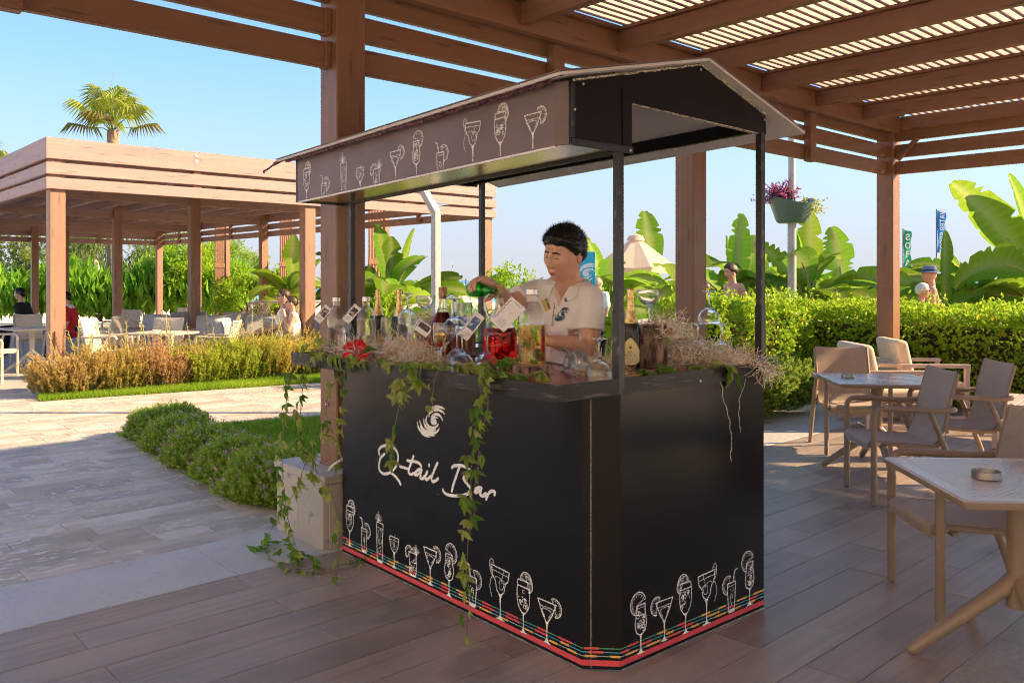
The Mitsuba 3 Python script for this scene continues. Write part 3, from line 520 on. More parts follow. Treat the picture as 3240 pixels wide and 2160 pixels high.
def gable(v, dz, k=None):
    M_ = CART @ frame([0, v, dz], [1, 0, 0], [0, 0, 1], [0, -1, 0])
    part(cart, 'gable', extrude(GB, 0.016), 'cart_black', M=M_, label='black gable panel with a long opening' if k else None)
    part(cart, 'gable_rail', tf(extrude(Polygon([(0.105, 2.077), (0.157, 2.077), (0.157, 2.262), (0.100, 2.31)]), 0.004), frame([0, 0, 0.0165], [1, 0, 0], [0, 1, 0], [0, 0, 1])), 'cart_black', M=M_)
    part(cart, 'gable_rail', tf(extrude(Polygon([(0.1035, 2.31), (0.1605, 2.262), (1.05, 2.243), (1.10, 2.243), (1.10, 2.285)]), 0.004), frame([0, 0, 0.0165], [1, 0, 0], [0, 1, 0], [0, 0, 1])), 'cart_black', M=M_)
    part(cart, 'gable_rail', box(-0.176, 0.165, 2.055, 2.082, 0.0165, 0.022, 0.001), 'black_metal', M=M_)
    part(cart, 'gable_rail', box(-0.180, -0.160, 2.084, 2.29, 0.0165, 0.0205, 0.001), 'black_metal', M=M_)
    part(cart, 'opening_edge', beam((0.164, 2.2545, 0.010), (1.04, 2.2365, 0.010), 0.024, 0.004, 0.001, up=(0, 1, 0)), 'foam_edge', M=M_)
    for u, z in ((-0.165, 2.19), (0.145, 2.068), (0.600, 2.462), (1.085, 2.325 - 0.02), (1.10, 2.29), (-0.12, 2.292)):
        part(cart, 'rivet', tf(lathe([(0, 0), (0.006, 0), (0.005, 0.003), (0, 0.004)], 8), frame([u, z, 0.022], [1, 0, 0], [0, 1, 0], [0, 0, 1])), 'steel', 30, M=M_)
gable(0.004, 0.0, 1); gable(2.21, -0.062)
rid, eb, ef = (0.612, 2.492), (1.375, 2.262), (-0.275, 2.292)
def slab(a, b, v0, v1, t=0.012):
    d = np.array([b[0] - a[0], b[1] - a[1]]); n = np.array([-d[1], d[0]]) / np.linalg.norm(d); n = n if n[1] > 0 else -n
    P = Polygon([a, b, (b[0] + n[0] * t, b[1] + n[1] * t), (a[0] + n[0] * t, a[1] + n[1] * t)])
    return RT_(tf(extrude(P, v1 - v0), frame([0, v1, 0], [1, 0, 0], [0, 0, 1], [0, -1, 0])))
part(cart, 'roof_sheet', slab(ef, rid, -0.055, 2.30), 'roof_lining', M=CART); part(cart, 'roof_sheet', slab(rid, eb, -0.055, 2.30), 'roof_lining', M=CART)
def lift(p, d): return (p[0], p[1] + d)
part(cart, 'roof_skin', slab(lift((ef[0] - 0.006, ef[1]), 0.0135), lift(rid, 0.0135), -0.060, 2.304, 0.004), 'awning_vinyl', M=CART); part(cart, 'roof_skin', slab(lift(rid, 0.0135), lift(eb, 0.0135), -0.060, 2.304, 0.004), 'awning_vinyl', M=CART)
# corrugated board edges along the gable and the front eave
def crimp(a, b, n, amp):
    a, b = np.array(a), np.array(b); t = np.linspace(0, 1, n)[:, None]; p = a + (b - a) * t
    return p + np.random.RandomState(n).uniform(-1, 1, (n, 3)) * amp
for a, b in (((-0.17, -0.012, 2.3005), (0.612, -0.012, 2.487)), ((0.612, -0.012, 2.487), (1.108, -0.012, 2.330))):
    part(cart, 'board_edge', tube(crimp(a, b, 70, 0.0025), 0.0055, 5), 'foam_edge', M=CART)
part(cart, 'eave_trim', RT_(tube(crimp((-0.235, 0.04, 2.297), (-0.235, 2.25, 2.297), 160, 0.004), 0.012, 5)), 'awning_trim', M=CART)
part(cart, 'eave_trim', RT_(tube(crimp((-0.262, -0.05, 2.301), (-0.262, 2.25, 2.301), 140, 0.004), 0.007, 5)), 'awning_trim', M=CART)
part(cart, 'torn_strip', tf(tube(bez([(-0.25, 2.24, 2.245), (-0.27, 2.32, 2.225), (-0.28, 2.40, 2.20), (-0.285, 2.45, 2.19), (-0.28, 2.455, 2.18)], 6), [0.011] * 8 + [0.006] * 17, 5), np.eye(4)), 'awning_trim', M=CART)
part(cart, 'back_beam', RT_(box(1.075, 1.105, 0.02, 2.19, 2.25, 2.315, 0.002)), 'cart_black', M=CART)
# ---------------------------------------------------------------- tables and chairs
def resin(key, c, r=0.42): bs(key, {'type': 'bumpmap', 'b': prin(mikit.proc(lambda p, n, uv: C3(c) * (0.92 + 0.16 * fbm(p.x * 4, p.y * 4, p.z * 4, 2))), r, 0.5), 'tex': mikit.proc(lambda p, n, uv: noise(p.x * 240, p.y * 240, p.z * 240), eps=0.001), 'scale': 0.0003})
resin('taupe', (0.27, 0.195, 0.14)); resin('taupe_top', (0.47, 0.42, 0.37), 0.26); resin('cream_resin', (0.62, 0.52, 0.40), 0.45); resin('rose_resin', (0.50, 0.375, 0.32), 0.45)
def weave(key, c, f=420.0):
    bs(key, {'type': 'bumpmap', 'b': prin(mikit.proc(lambda p, n, uv: C3(c) * (0.80 + 0.3 * noise(p.x * f, p.y * f, p.z * f * 0.5)) * (0.95 + 0.1 * fbm(p.x * 3, p.y * 3, p.z * 3, 2))), 0.75, 0.25), 'tex': mikit.proc(lambda p, n, uv: noise(p.x * f, p.y * f, p.z * f), eps=0.0008), 'scale': 0.0004})
weave('sling_taupe', (0.41, 0.315, 0.24)); weave('sling_cream', (0.66, 0.57, 0.45)); weave('cushion_beige', (0.66, 0.53, 0.385), 300.0); weave('cushion_grey', (0.46, 0.45, 0.44), 300.0)
def sling_chair(frame_, cloth):
    P = []
    for s in (-1, 1):
        x = s * 0.272
        P.append(('arm', tube(bez([(x, 0.245, 0.56), (x, 0.243, 0.625), (x, 0.215, 0.662), (x, 0.15, 0.668), (x, 0.0, 0.662), (x, -0.16, 0.655), (x - s * 0.006, -0.28, 0.66), (x - s * 0.03, -0.31, 0.66)], 5), [0.020] * 36, 8), frame_, 50))
        P.append(('leg', beam((x, 0.245, 0), (x, 0.245, 0.57), 0.036, 0.042, 0.012, up=(0, 1, 0)), frame_, 40))
        P.append(('leg', tube([(x, -0.375, 0.0), (x, -0.31, 0.20), (x, -0.225, 0.42), (x, -0.13, 0.65)], [0.019, 0.021, 0.021, 0.018], 8), frame_, 50))
        rail = bez([(0, 0.255, 0.395), (0, 0.255, 0.425), (0, 0.20, 0.428), (0, 0.0, 0.412), (0, -0.15, 0.402), (0, -0.215, 0.43), (0, -0.245, 0.52), (0, -0.28, 0.70), (0, -0.335, 0.905)], 5)
        rail[:, 0] = s * 0.236
        P.append(('rail', tube(rail, 0.0165, 6), frame_, 50))
        P.append(('spacer', beam((s * 0.236, 0.20, 0.425), (s * 0.272, 0.24, 0.425), 0.03, 0.03), frame_, False)); P.append(('spacer', beam((s * 0.236, -0.238, 0.50), (s * 0.272, -0.20, 0.49), 0.03, 0.03), frame_, False))
    P.append(('cross_rail', beam((-0.236, -0.10, 0.385), (0.236, -0.10, 0.385), 0.03, 0.025), frame_, False)); P.append(('cross_rail', beam((-0.236, 0.16, 0.395), (0.236, 0.16, 0.395), 0.03, 0.025), frame_, False))
    prof = bez([(0.262, 0.375), (0.275, 0.42), (0.245, 0.446), (0.17, 0.440), (0.0, 0.424), (-0.15, 0.418), (-0.20, 0.45), (-0.232, 0.53), (-0.268, 0.70), (-0.325, 0.91), (-0.345, 0.905)], 5)
    xs = np.linspace(-1, 1, 9); V = np.array([[x * 0.238, y - 0.0 * x, z - 0.010 * (1 - x * x) * (0.3 + (z > 0.5))] for y, z in prof for x in xs]); n = len(prof)
    V[:, 1] -= 0.020 * (1 - (V[:, 0] / 0.238) ** 2) * (V[:, 2] > 0.5)
    F = quads([[i * 9 + j, i * 9 + j + 1, i * 9 + j + 10, i * 9 + j + 9] for i in range(n - 1) for j in range(8)])
    d = V.copy(); d[:, 2] -= 0.006; d[:, 1] -= 0.003
    P.append(('sling', cat([(V, F), (d, F[:, ::-1])]), cloth, 60))
    return proto(P)
CH_T, CH_C = sling_chair('taupe', 'sling_taupe'), sling_chair('cream_resin', 'sling_cream')
# a tabletop with real slots: a bevelled frame and a sheet with rows of slots cut through
S_ = 0.40
slots = [Point(x, y).buffer(0.0068, quad_segs=2) for i, y in enumerate(np.arange(-0.325, 0.33, 0.0185)) for x in np.arange(-0.325 + (i % 2) * 0.016, 0.33, 0.032)]
slots = [affinity.scale(q, 1.35, 0.62) for q in slots]
plate = Polygon([(-0.345, -0.345), (0.345, -0.345), (0.345, 0.345), (-0.345, 0.345)], holes=[list(q.exterior.coords) for q in slots])
rim = Polygon([(-S_, -S_), (S_, -S_), (S_, S_), (-S_, S_)]).buffer(-0.02).buffer(0.02, quad_segs=4)
def rimmesh(zt, th):
    inner = Polygon([(-0.345, -0.345), (0.345, -0.345), (0.345, 0.345), (-0.345, 0.345)])
    a = mv(extrude(rim.buffer(-0.012).difference(inner), 0.006), z=zt - 0.006); b = mv(extrude(rim, th - 0.018), z=zt - th + 0.012); c = mv(extrude(rim.buffer(-0.012), 0.012), z=zt - th)
    # a sloping bevel between the rim's lip and its edge
    o1, o2 = np.array(rim.exterior.coords)[:-1], None
    k = 1 - 0.012 / S_; v = np.vstack([np.column_stack([o1, np.full(len(o1), zt - 0.006)]), np.column_stack([o1 * k, np.full(len(o1), zt - 0.0005)])]); n = len(o1); i = np.arange(n)
    return cat([a, (v, quads(np.stack([i, (i + 1) % n, n + (i + 1) % n, n + i], 1)))]), cat([b, c])
TOPZ = 0.735
lip, edge_ = rimmesh(TOPZ, 0.034)
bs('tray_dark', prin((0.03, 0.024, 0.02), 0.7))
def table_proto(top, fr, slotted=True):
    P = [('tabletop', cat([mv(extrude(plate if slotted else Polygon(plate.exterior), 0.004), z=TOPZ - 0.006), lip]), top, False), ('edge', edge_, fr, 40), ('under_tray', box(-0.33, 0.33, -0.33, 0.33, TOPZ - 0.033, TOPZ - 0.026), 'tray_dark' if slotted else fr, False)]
    P.append(('column', tube([(0, 0, 0.20), (0, 0, 0.30), (0, 0, 0.60), (0, 0, 0.68), (0, 0, 0.702)], [0.045, 0.042, 0.042, 0.06, 0.12], 14), fr, 50))
    for a in (0, 90, 180, 270):
        t = math.radians(a); q = np.array([math.cos(t), math.sin(t), 0])
        P.append(('foot', tube([q * 0.005 + [0, 0, 0.335], q * 0.06 + [0, 0, 0.275], q * 0.25 + [0, 0, 0.14], q * 0.42 + [0, 0, 0.022], q * 0.436 + [0, 0, 0.006]], [0.030, 0.034, 0.030, 0.025, 0.016], 10), fr, 50))
    return proto(P)
TB_T, TB_C = table_proto('taupe_top', 'taupe'), table_proto('cream_resin', 'cream_resin', False)
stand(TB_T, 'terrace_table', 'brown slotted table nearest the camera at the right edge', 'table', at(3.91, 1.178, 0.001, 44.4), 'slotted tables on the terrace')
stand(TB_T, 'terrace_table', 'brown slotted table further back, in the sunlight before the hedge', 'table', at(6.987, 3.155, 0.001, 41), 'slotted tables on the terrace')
G_ = 'brown sling chairs on the terrace'
stand(CH_T, 'sling_chair', 'brown sling chair facing left in front of the sunlit table', 'chair', at(6.14, 2.645, 0.001, 44.6), G_)
stand(CH_T, 'sling_chair', 'brown sling chair facing the camera behind the sunlit table', 'chair', at(7.50, 3.63, 0.001, 131), G_)
stand(CH_T, 'sling_chair', 'brown sling chair at the far right, before the slatted low table', 'chair', at(7.09, 2.58, 0.001, 43), G_)
stand(CH_T, 'sling_chair', 'brown sling chair half hidden behind the nearest table', 'chair', at(4.37, 1.54, 0.001, 45), G_)
# stainless ashtrays
bs('brushed_steel', {'type': 'roughconductor', 'alpha': 0.28, 'specular_reflectance': rgb(0.42, 0.39, 0.37)})
def ashtray(x, y, rz, lab):
    M = man(lathe([(0.0, 0.0), (0.053, 0), (0.055, 0.002), (0.055, 0.030), (0.053, 0.031), (0.052, 0.029), (0.050, 0.004), (0, 0.004)], 40))
    for a in (30, 150, 270): M = M - m3.Manifold.cylinder(0.2, 0.004, 0.004, 10).rotate([0, 90, 0]).translate([0.0, 0, 0.032]).rotate([0, 0, a])
    k = thing('ashtray', lab, 'ashtray', 'steel ashtrays on the terrace tables'); part(k, 'bowl', mv(unman(M), x, y, TOPZ + 0.0015, rz), 'brushed_steel', 30)
ashtray(3.80, 1.262, 20, 'round steel ashtray on the nearest slotted table'); ashtray(6.90, 3.36, 65, 'round steel ashtray on the sunlit table further back')
# low lounge armchairs with square frames and thick cushions
def cushion(x0, x1, y0, y1, z0, z1, r=0.045):
    a = [m3.Manifold.sphere(r, 12).translate([x, y, z]) for x in (x0 + r, x1 - r) for y in (y0 + r, y1 - r) for z in (z0 + r, z1 - r)]
    return unman(m3.Manifold.batch_hull(a).refine_to_length(0.09))
def lounge(fr, cu, w=0.78):
    P, h = [], w / 2
    for s in (-1, 1):
        for y in (-0.34, 0.34): P.append(('leg', box(s * h - 0.025, s * h + 0.025, y - 0.025, y + 0.025, 0, 0.585), fr, False))
        P.append(('arm', box(s * h - 0.03, s * h + 0.03, -0.37, 0.37, 0.586, 0.628), fr, False)); P.append(('base_rail', box(s * h - 0.022, s * h + 0.022, -0.314, 0.314, 0.02, 0.06), fr, False))
    for y in (-0.32, 0.32): P.append(('cross_rail', box(-h + 0.026, h - 0.026, y - 0.02, y + 0.02, 0.20, 0.27), fr, False))
    for k in range(5): P.append(('slat', box(-h + 0.03, h - 0.03, -0.28 + k * 0.125, -0.21 + k * 0.125, 0.272, 0.287), fr, False))
    for z in (0.36, 0.48, 0.60): P.append(('back_slat', beam((-h + 0.03, -0.315 - (z - 0.3) * 0.2, z), (h - 0.03, -0.315 - (z - 0.3) * 0.2, z), 0.02, 0.07), fr, False))
    P.append(('seat_cushion', cushion(-h + 0.035, h - 0.035, -0.27, 0.36, 0.29, 0.43), cu, 60))
    m = cushion(-h + 0.045, h - 0.045, -0.07, 0.07, 0, 0.46); v, f = m
    P.append(('back_cushion', (np.column_stack([v[:, 0], v[:, 1] - 0.235 - 0.22 * v[:, 2], v[:, 2] + 0.425]), f), cu, 60))
    return proto(P)
LG_B, LG_G = lounge('rose_resin', 'cushion_beige'), lounge('rose_resin', 'cushion_grey', 0.82)
stand(LG_B, 'lounge_chair', 'low square framed lounge chair with beige cushion, partly behind the sunlit sling chair', 'armchair', at(9.05, 4.0, 0.001, -132), 'beige lounge chairs by the corner post')
stand(LG_B, 'lounge_chair', 'low square framed lounge chair with beige cushion, beside the corner post', 'armchair', at(10.02, 4.02, 0.001, -137), 'beige lounge chairs by the corner post')
P = [('slat', box(-0.45, 0.45, -0.30 + k * 0.102, -0.206 + k * 0.102, 0.39, 0.42), 'rose_resin', False) for k in range(6)]
P += [('leg', box(x - 0.025, x + 0.025, y - 0.025, y + 0.025, 0, 0.335), 'rose_resin', False) for x in (-0.42, 0.42) for y in (-0.27, 0.27)] + [('apron', box(-0.445, 0.445, y - 0.012, y + 0.012, 0.336, 0.388), 'rose_resin', False) for y in (-0.28, 0.28)]
stand(proto(P), 'low_table', 'low slatted pinkish table at the right edge before the hedge', 'table', at(9.02, 2.56, 0.001, 8))

# ---------------------------------------------------------------- furniture under the far pavilion
GC = 'cream sling chairs in the far pavilion'
stand(TB_C, 'pavilion_table', 'cream table at the sunlit front edge of the far pavilion', 'table', at(4.95, 13.62, 0, 30, 1.0))
def chair_c(x, y, rz, lab): stand(CH_C, 'cream_chair', lab, 'chair', at(x, y, 0, rz), GC)
chair_c(4.38, 14.35, -132, 'cream sling chair left of the sunlit pavilion table, seen from the side')
chair_c(5.20, 14.35, 138, 'cream sling chair behind the sunlit pavilion table')
chair_c(5.62, 13.15, 50, 'cream sling chair right of the sunlit pavilion table, its back to the couple')
chair_c(2.55, 14.55, -55, 'cream chair seen from behind at the far left, before the man in black')
chair_c(3.05, 15.9, -160, 'cream chair between the man in black and the big corner post')
chair_c(4.75, 16.0, 45, 'cream chair in the shade beside the person in red, nearer of two')
chair_c(4.95, 16.5, 45, 'cream chair in the shade beside the person in red, further of two')
chair_c(6.1, 19.2, 120, 'cream chair deep in the shade behind the grey armchairs, left one'); chair_c(7.9, 19.6, 200, 'cream chair deep in the shade behind the grey armchairs, right one'); chair_c(4.2, 18.3, -30, 'cream chair in the shade behind the person in red')
stand(TB_C, 'pavilion_table', 'cream table in the shade between the man in black and the person in red', 'table', at(3.75, 16.4, 0, 10))
GL = 'grey cushioned armchairs in the far pavilion'
def lg(x, y, rz, lab): stand(LG_G, 'cushioned_armchair', lab, 'armchair', at(x, y, 0, rz), GL)
lg(5.75, 16.9, 105, 'grey cushioned armchair leftmost of the shaded group'); lg(6.55, 15.55, 140, 'grey cushioned armchair behind the cream sunlit table'); lg(7.35, 15.0, 150, 'grey cushioned armchair just behind the middle post')
lg(7.0, 17.6, 165, 'grey cushioned armchair at the back of the shaded group'); lg(8.0, 17.0, 200, 'grey cushioned armchair at the back, right of the middle post')
lg(6.55, 14.25, -128, 'pale armchair with wide arms right of the sunlit table'); lg(7.25, 13.75, -60, 'pale armchair in which nobody sits, left of the couple')
LGS = lounge('rose_resin', 'cushion_grey', 1.5)
stand(LGS, 'lounge_sofa', 'pale two seat sofa on which the couple sits', 'sofa', at(8.02, 13.62, 0, 145))
# high table and perforated bar stools
def bar_stool():
    P = []
    for x in (-0.2, 0.2):
        for y in (-0.2, 0.2): P.append(('leg', beam((x, y, 0), (x * 0.85, y * 0.85, 0.72), 0.035, 0.035, 0.008, up=(0, 1, 0)), 'cream_resin', 40))
    P += [('foot_rail', beam((-0.19, y, 0.24), (0.19, y, 0.24), 0.03, 0.025), 'cream_resin', False) for y in (-0.19, 0.19)] + [('seat', cushion(-0.23, 0.23, -0.22, 0.22, 0.70, 0.75, 0.024), 'cream_resin', 60)]
    # the shell of the back: a net of crossed bars, curled round the sitter
    g = []
    def pt(a, z): r = 0.245 + 0.05 * (z - 0.74); t = math.radians(a); return (r * math.sin(t), -r * math.cos(t), z)
    for k in range(-6, 7):
        for s in (-1, 1): g.append(tube([pt(max(-78, min(78, k * 15 + s * q * 30)), 0.75 + q * 0.30) for q in (0, 0.33, 0.66, 1)], 0.009, 4))
    P.append(('back_net', cat(g), 'cream_resin', False))
    P.append(('back_rim', tube([pt(a, 1.06 - 0.10 * (abs(a) / 85) ** 4) for a in range(-85, 86, 10)], 0.016, 6), 'cream_resin', 50))
    for s in (-1, 1): P.append(('arm_rim', tube([pt(85 * s, 0.96), pt(92 * s, 0.84), (s * 0.235, 0.12, 0.79), (s * 0.22, 0.18, 0.74)], 0.016, 6), 'cream_resin', 50))
    return proto(P)
BS = bar_stool(); GS = 'perforated cream bar stools at the high table'
for i, (x, y, rz, lab) in enumerate(((8.35, 17.2, -70, 'perforated cream bar stool at the left end of the high table'), (8.75, 16.6, 20, 'perforated cream bar stool second from the left at the high table'), (9.45, 16.1, 20, 'perforated cream bar stool behind the couple'), (10.15, 15.75, 25, 'perforated cream bar stool right of the couple, behind the front post'), (9.4, 17.6, 170, 'perforated cream bar stool on the far side of the high table'), (10.9, 15.2, 30, 'perforated cream bar stool behind the left bottles of the bar'), (11.5, 14.9, 30, 'perforated cream bar stool behind the champagne necks of the bar'))):
    stand(BS, 'bar_stool', lab, 'bar stool', at(x, y, 0, rz), GS)
for x, y, L, lab in ((9.4, 17.1, 2.4, 'long high bar table with stools behind the couple'), (11.6, 15.7, 1.6, 'high bar table behind the bottles at the left of the cart')):
    P = [('tabletop', box(-L / 2, L / 2, -0.35, 0.35, 1.05, 1.09), 'cream_resin', False)] + [('leg', box(xx - 0.04, xx + 0.04, -0.04, 0.04, 0.02, 1.049), 'cream_resin', False) for xx in (-L / 2 + 0.3, L / 2 - 0.3)] + [('base_plate', box(xx - 0.25, xx + 0.25, -0.25, 0.25, 0, 0.019), 'cream_resin', False) for xx in (-L / 2 + 0.3, L / 2 - 0.3)]
    stand(proto(P), 'high_table', lab, 'table', at(x, y, 0, -35))
bs('ceramic', prin((0.78, 0.74, 0.68), 0.25))
single('ashtray_dish', 'small white dish on the sunlit pavilion table', 'dish', mv(lathe([(0, 0), (0.05, 0), (0.065, 0.035), (0.06, 0.035), (0.045, 0.008), (0, 0.008)], 16), 4.85, 13.6, TOPZ + 0.001), 'ceramic', 40)
# ---------------------------------------------------------------- plants
scene['leaf'] = {'type': 'principledthin', 'base_color': {'type': 'mesh_attribute', 'name': 'vertex_color'}, 'roughness': 0.45, 'diff_trans': 1.15, 'eta': 1.4, 'spec_trans': 0.0}
scene['big_leaf'] = {'type': 'principledthin', 'base_color': {'type': 'mesh_attribute', 'name': 'vertex_color'}, 'roughness': 0.38, 'diff_trans': 1.2, 'eta': 1.4, 'spec_trans': 0.0}
bs('bark', {'type': 'bumpmap', 'b': prin(mikit.proc(lambda p, n, uv: mix((0.24, 0.17, 0.115), (0.10, 0.07, 0.05), fbm(p.x * 25, p.y * 25, p.z * 9, 3))), 0.9, 0.2), 'tex': mikit.proc(lambda p, n, uv: fbm(p.x * 60, p.y * 60, p.z * 14, 3), eps=0.002), 'scale': 0.01})
bs('palm_bark', {'type': 'bumpmap', 'b': prin(mikit.proc(lambda p, n, uv: mix((0.40, 0.28, 0.19), (0.24, 0.16, 0.11), noise(p.x * 6, p.y * 6, p.z * 11))), 0.9, 0.2), 'tex': mikit.proc(lambda p, n, uv: noise(p.x * 5, p.y * 5, p.z * 12), eps=0.004), 'scale': 0.02})
bs('twig', prin((0.055, 0.042, 0.022), 0.9, 0.1)); bs('stem_green', prin((0.16, 0.22, 0.05), 0.5, 0.4)); bs('stem_yellow', prin((0.34, 0.36, 0.10), 0.45, 0.4))
def unit(v): return v / np.maximum(np.linalg.norm(v, axis=-1, keepdims=True), 1e-9)
LEAF_V = np.array([[0, 0, 0], [-0.5, 0.45, 0.10], [0, 0.5, -0.02], [0.5, 0.45, 0.10], [0, 1, -0.12]]); LEAF_F = np.array([[0, 2, 1], [0, 3, 2], [1, 2, 4], [2, 3, 4]])
NEED_V = np.array([[-0.5, 0, 0], [0.5, 0, 0], [0, 1, 0]]); NEED_F = np.array([[0, 1, 2]])
def leaves(P, A, N, L, W, col, rs, V=LEAF_V, F=LEAF_F, var=0.18, hue=0.12):
    """(mesh, colours): a leaf at every point of P along A, its face towards N."""
    n = len(P); A = unit(A); S = unit(np.cross(A, N)); N = np.cross(S, A); L = np.broadcast_to(L, (n,)); W = np.broadcast_to(W, (n,))
    v = P[:, None] + V[None, :, :1] * (S * W[:, None])[:, None] + V[None, :, 1:2] * (A * L[:, None])[:, None] + V[None, :, 2:] * (N * L[:, None])[:, None]
    f = F[None] + (np.arange(n) * len(V))[:, None, None]
    c = 1.75 * np.broadcast_to(np.asarray(col, float), (n, 3)) * (1 + var * rs.uniform(-1, 1, (n, 1))) * (1 + hue * rs.uniform(-1, 1, (n, 3)) * [1, 0.3, 1])
    return (v.reshape(-1, 3), f.reshape(-1, 3)), np.repeat(np.clip(c, 0.002, 0.95), len(V), 0)
def catc(L): return cat([m for m, _ in L]), np.vstack([c for _, c in L])
def leafpart(key, name, mc, mat='leaf', kind='stuff', smooth=False, **kw): return part(key, name, mc[0], mat, smooth, color=mc[1], kind=kind, **kw)
def rdir(rs, n): return unit(rs.normal(size=(n, 3)))
LIME, MID, DARK, OLIVE = (0.25, 0.345, 0.028), (0.17, 0.27, 0.025), (0.08, 0.16, 0.02), (0.24, 0.25, 0.045)

def hedge(x0, x1, y0, y1, h, n, label, seed, white=60, orange=60):
    rs = np.random.RandomState(seed); k = thing('hedge', label, 'hedge')
    part(k, 'branches', box(x0 + 0.22, x1 - 0.22, y0 + 0.22, y1 - 0.22, 0, h - 0.24, 0.05), 'twig')
    # points on the hedge's faces, pushed in and out by noise
    a = [(x1 - x0) * h, (x1 - x0) * h, (y1 - y0) * h, (y1 - y0) * h, (x1 - x0) * (y1 - y0) * 1.3]; f = rs.choice(5, n, p=np.array(a) / sum(a)); u, v = rs.rand(n), rs.rand(n)
    P = np.stack([x0 + u * (x1 - x0), y0 + u * (y1 - y0), v * h], 1); N = np.zeros((n, 3))
    for i, (ax, val, sg) in enumerate(((1, y0, -1), (1, y1, 1), (0, x0, -1), (0, x1, 1))): m = f == i; P[m, ax] = val; N[m, ax] = sg
    m = f == 4; P[m] = np.stack([x0 + u[m] * (x1 - x0), y0 + v[m] * (y1 - y0), np.full(m.sum(), h)], 1); N[m, 2] = 1
    d = 0.26 * (meshkit.fbm(P * 2.6, 3, seed) - 0.55) + 0.12 * (meshkit.noise(P * 9, seed + 5) - 0.5) - 0.16 * rs.rand(n) ** 2.2 - (0.10 * (P[:, 2] > h - 0.12) * (f < 4))
    P = P + N * d[:, None]; P[:, 2] = np.maximum(P[:, 2], 0.03)
    A = unit(N * 0.8 + rdir(rs, n) * 0.9 + [0, 0, 0.25]); cl = meshkit.noise(P * 3.3, seed + 9)[:, None]
    col = np.array(LIME) * cl + np.array(MID) * (1 - cl); col[rs.rand(n) < 0.10] = (0.30, 0.30, 0.03)
    leafpart(k, 'foliage', leaves(P, A, unit(N + rdir(rs, n) * 0.7 + [0, 0, 0.6]), rs.uniform(0.045, 0.085, n), rs.uniform(0.026, 0.046, n), col, rs))
    # shoots standing out of the top, and heads of tiny flowers
    m2 = int((x1 - x0) * (y1 - y0) * 14 + 60); Q = np.stack([rs.uniform(x0, x1, m2), rs.uniform(y0, y1, m2), np.full(m2, h - 0.06)], 1); out = []
    for q in Q:
        t = unit(np.array([rs.normal() * 0.35, rs.normal() * 0.35, 1])); s = np.linspace(0.05, rs.uniform(0.12, 0.26), 7)
        out.append(leaves(q + s[:, None] * t, rdir(rs, 7) + t * 0.6, rdir(rs, 7) + [0, 0, 1], 0.06, 0.032, LIME, rs))
    leafpart(k, 'shoots', catc(out))
    for nm_, cnt, c in (('white_flower', white, (0.75, 0.73, 0.62)), ('orange_flower', orange, (0.62, 0.33, 0.04))):
        if not cnt: continue
        i = rs.choice(n, cnt); o = []
        for p, nn in zip(P[i] + N[i] * 0.03, N[i]):
            o.append(leaves(p + rdir(rs, 9) * 0.014, unit(nn + rdir(rs, 9) * 0.8), rdir(rs, 9), 0.022, 0.018, c, rs, var=0.1))
        leafpart(k, nm_, catc(o))
    return k
hedge(8.6, 10.9, 5.75, 6.7, 1.27, 13000, 'clipped leafy hedge with small flowers behind the terrace, left of the corner post', 1, 60, 40)
hedge(10.95, 12.1, -0.5, 6.7, 1.19, 36000, 'clipped leafy hedge with yellow flowers on the right, behind the low table', 2, 40, 150)

def bush(name, label, cat_, c, r, n, col, seed, L=(0.05, 0.09), W=0.5, up=0.3, group=None, col2=None, core=True, stemh=None, lump=0.35):
    """A shrub or crown: leaves in clumps through a lumpy ellipsoid of radii r about c, on a few stems."""
    rs = np.random.RandomState(seed); k = thing(name, label, cat_, group); c, r = np.array(c, float), np.array(r, float)
    base = np.array([c[0], c[1], 0 if stemh is None else c[2] - r[2] - stemh])
    ncl = max(10, n // 90); cc = rdir(rs, ncl) * (rs.uniform(0.35, 1.0, (ncl, 1)) ** 0.5); cc *= (1 + lump * (meshkit.noise(cc * 2.2 + seed) - 0.5))[:, None] * 0.9
    P = cc[rs.choice(ncl, n)] + rdir(rs, n) * (rs.rand(n, 1) ** 0.6) * 0.24
    N = unit(P + 1e-6); P = c + P * r; P[:, 2] = np.maximum(P[:, 2], 0.02)
    L_ = rs.uniform(*L, n); cl = meshkit.noise(P * (1.6 / r.max() + 0.6), seed)[:, None]; colr = np.array(col) * cl + np.array(col2 or col) * (1 - cl)
    leafpart(k, 'crown', leaves(P, unit(N * 0.5 + rdir(rs, n) + [0, 0, up]), unit(rdir(rs, n) + N * 0.6 + [0, 0, 0.7]), L_, L_ * W, colr, rs))
    st_ = []
    for q in cc[:9 if core else 3]: st_.append(tube(bez([base + [rs.normal() * 0.02, rs.normal() * 0.02, -0.02], (base * 0.55 + (c + q * r * 0.4) * 0.45), c + q * r * 0.8], 4), [0.03 * r.max() + 0.006] * 3 + [0.02 * r.max() + 0.004] * 3 + [0.006] * 3, 5))
    part(k, 'trunk', cat(st_), 'bark', True)
    return k
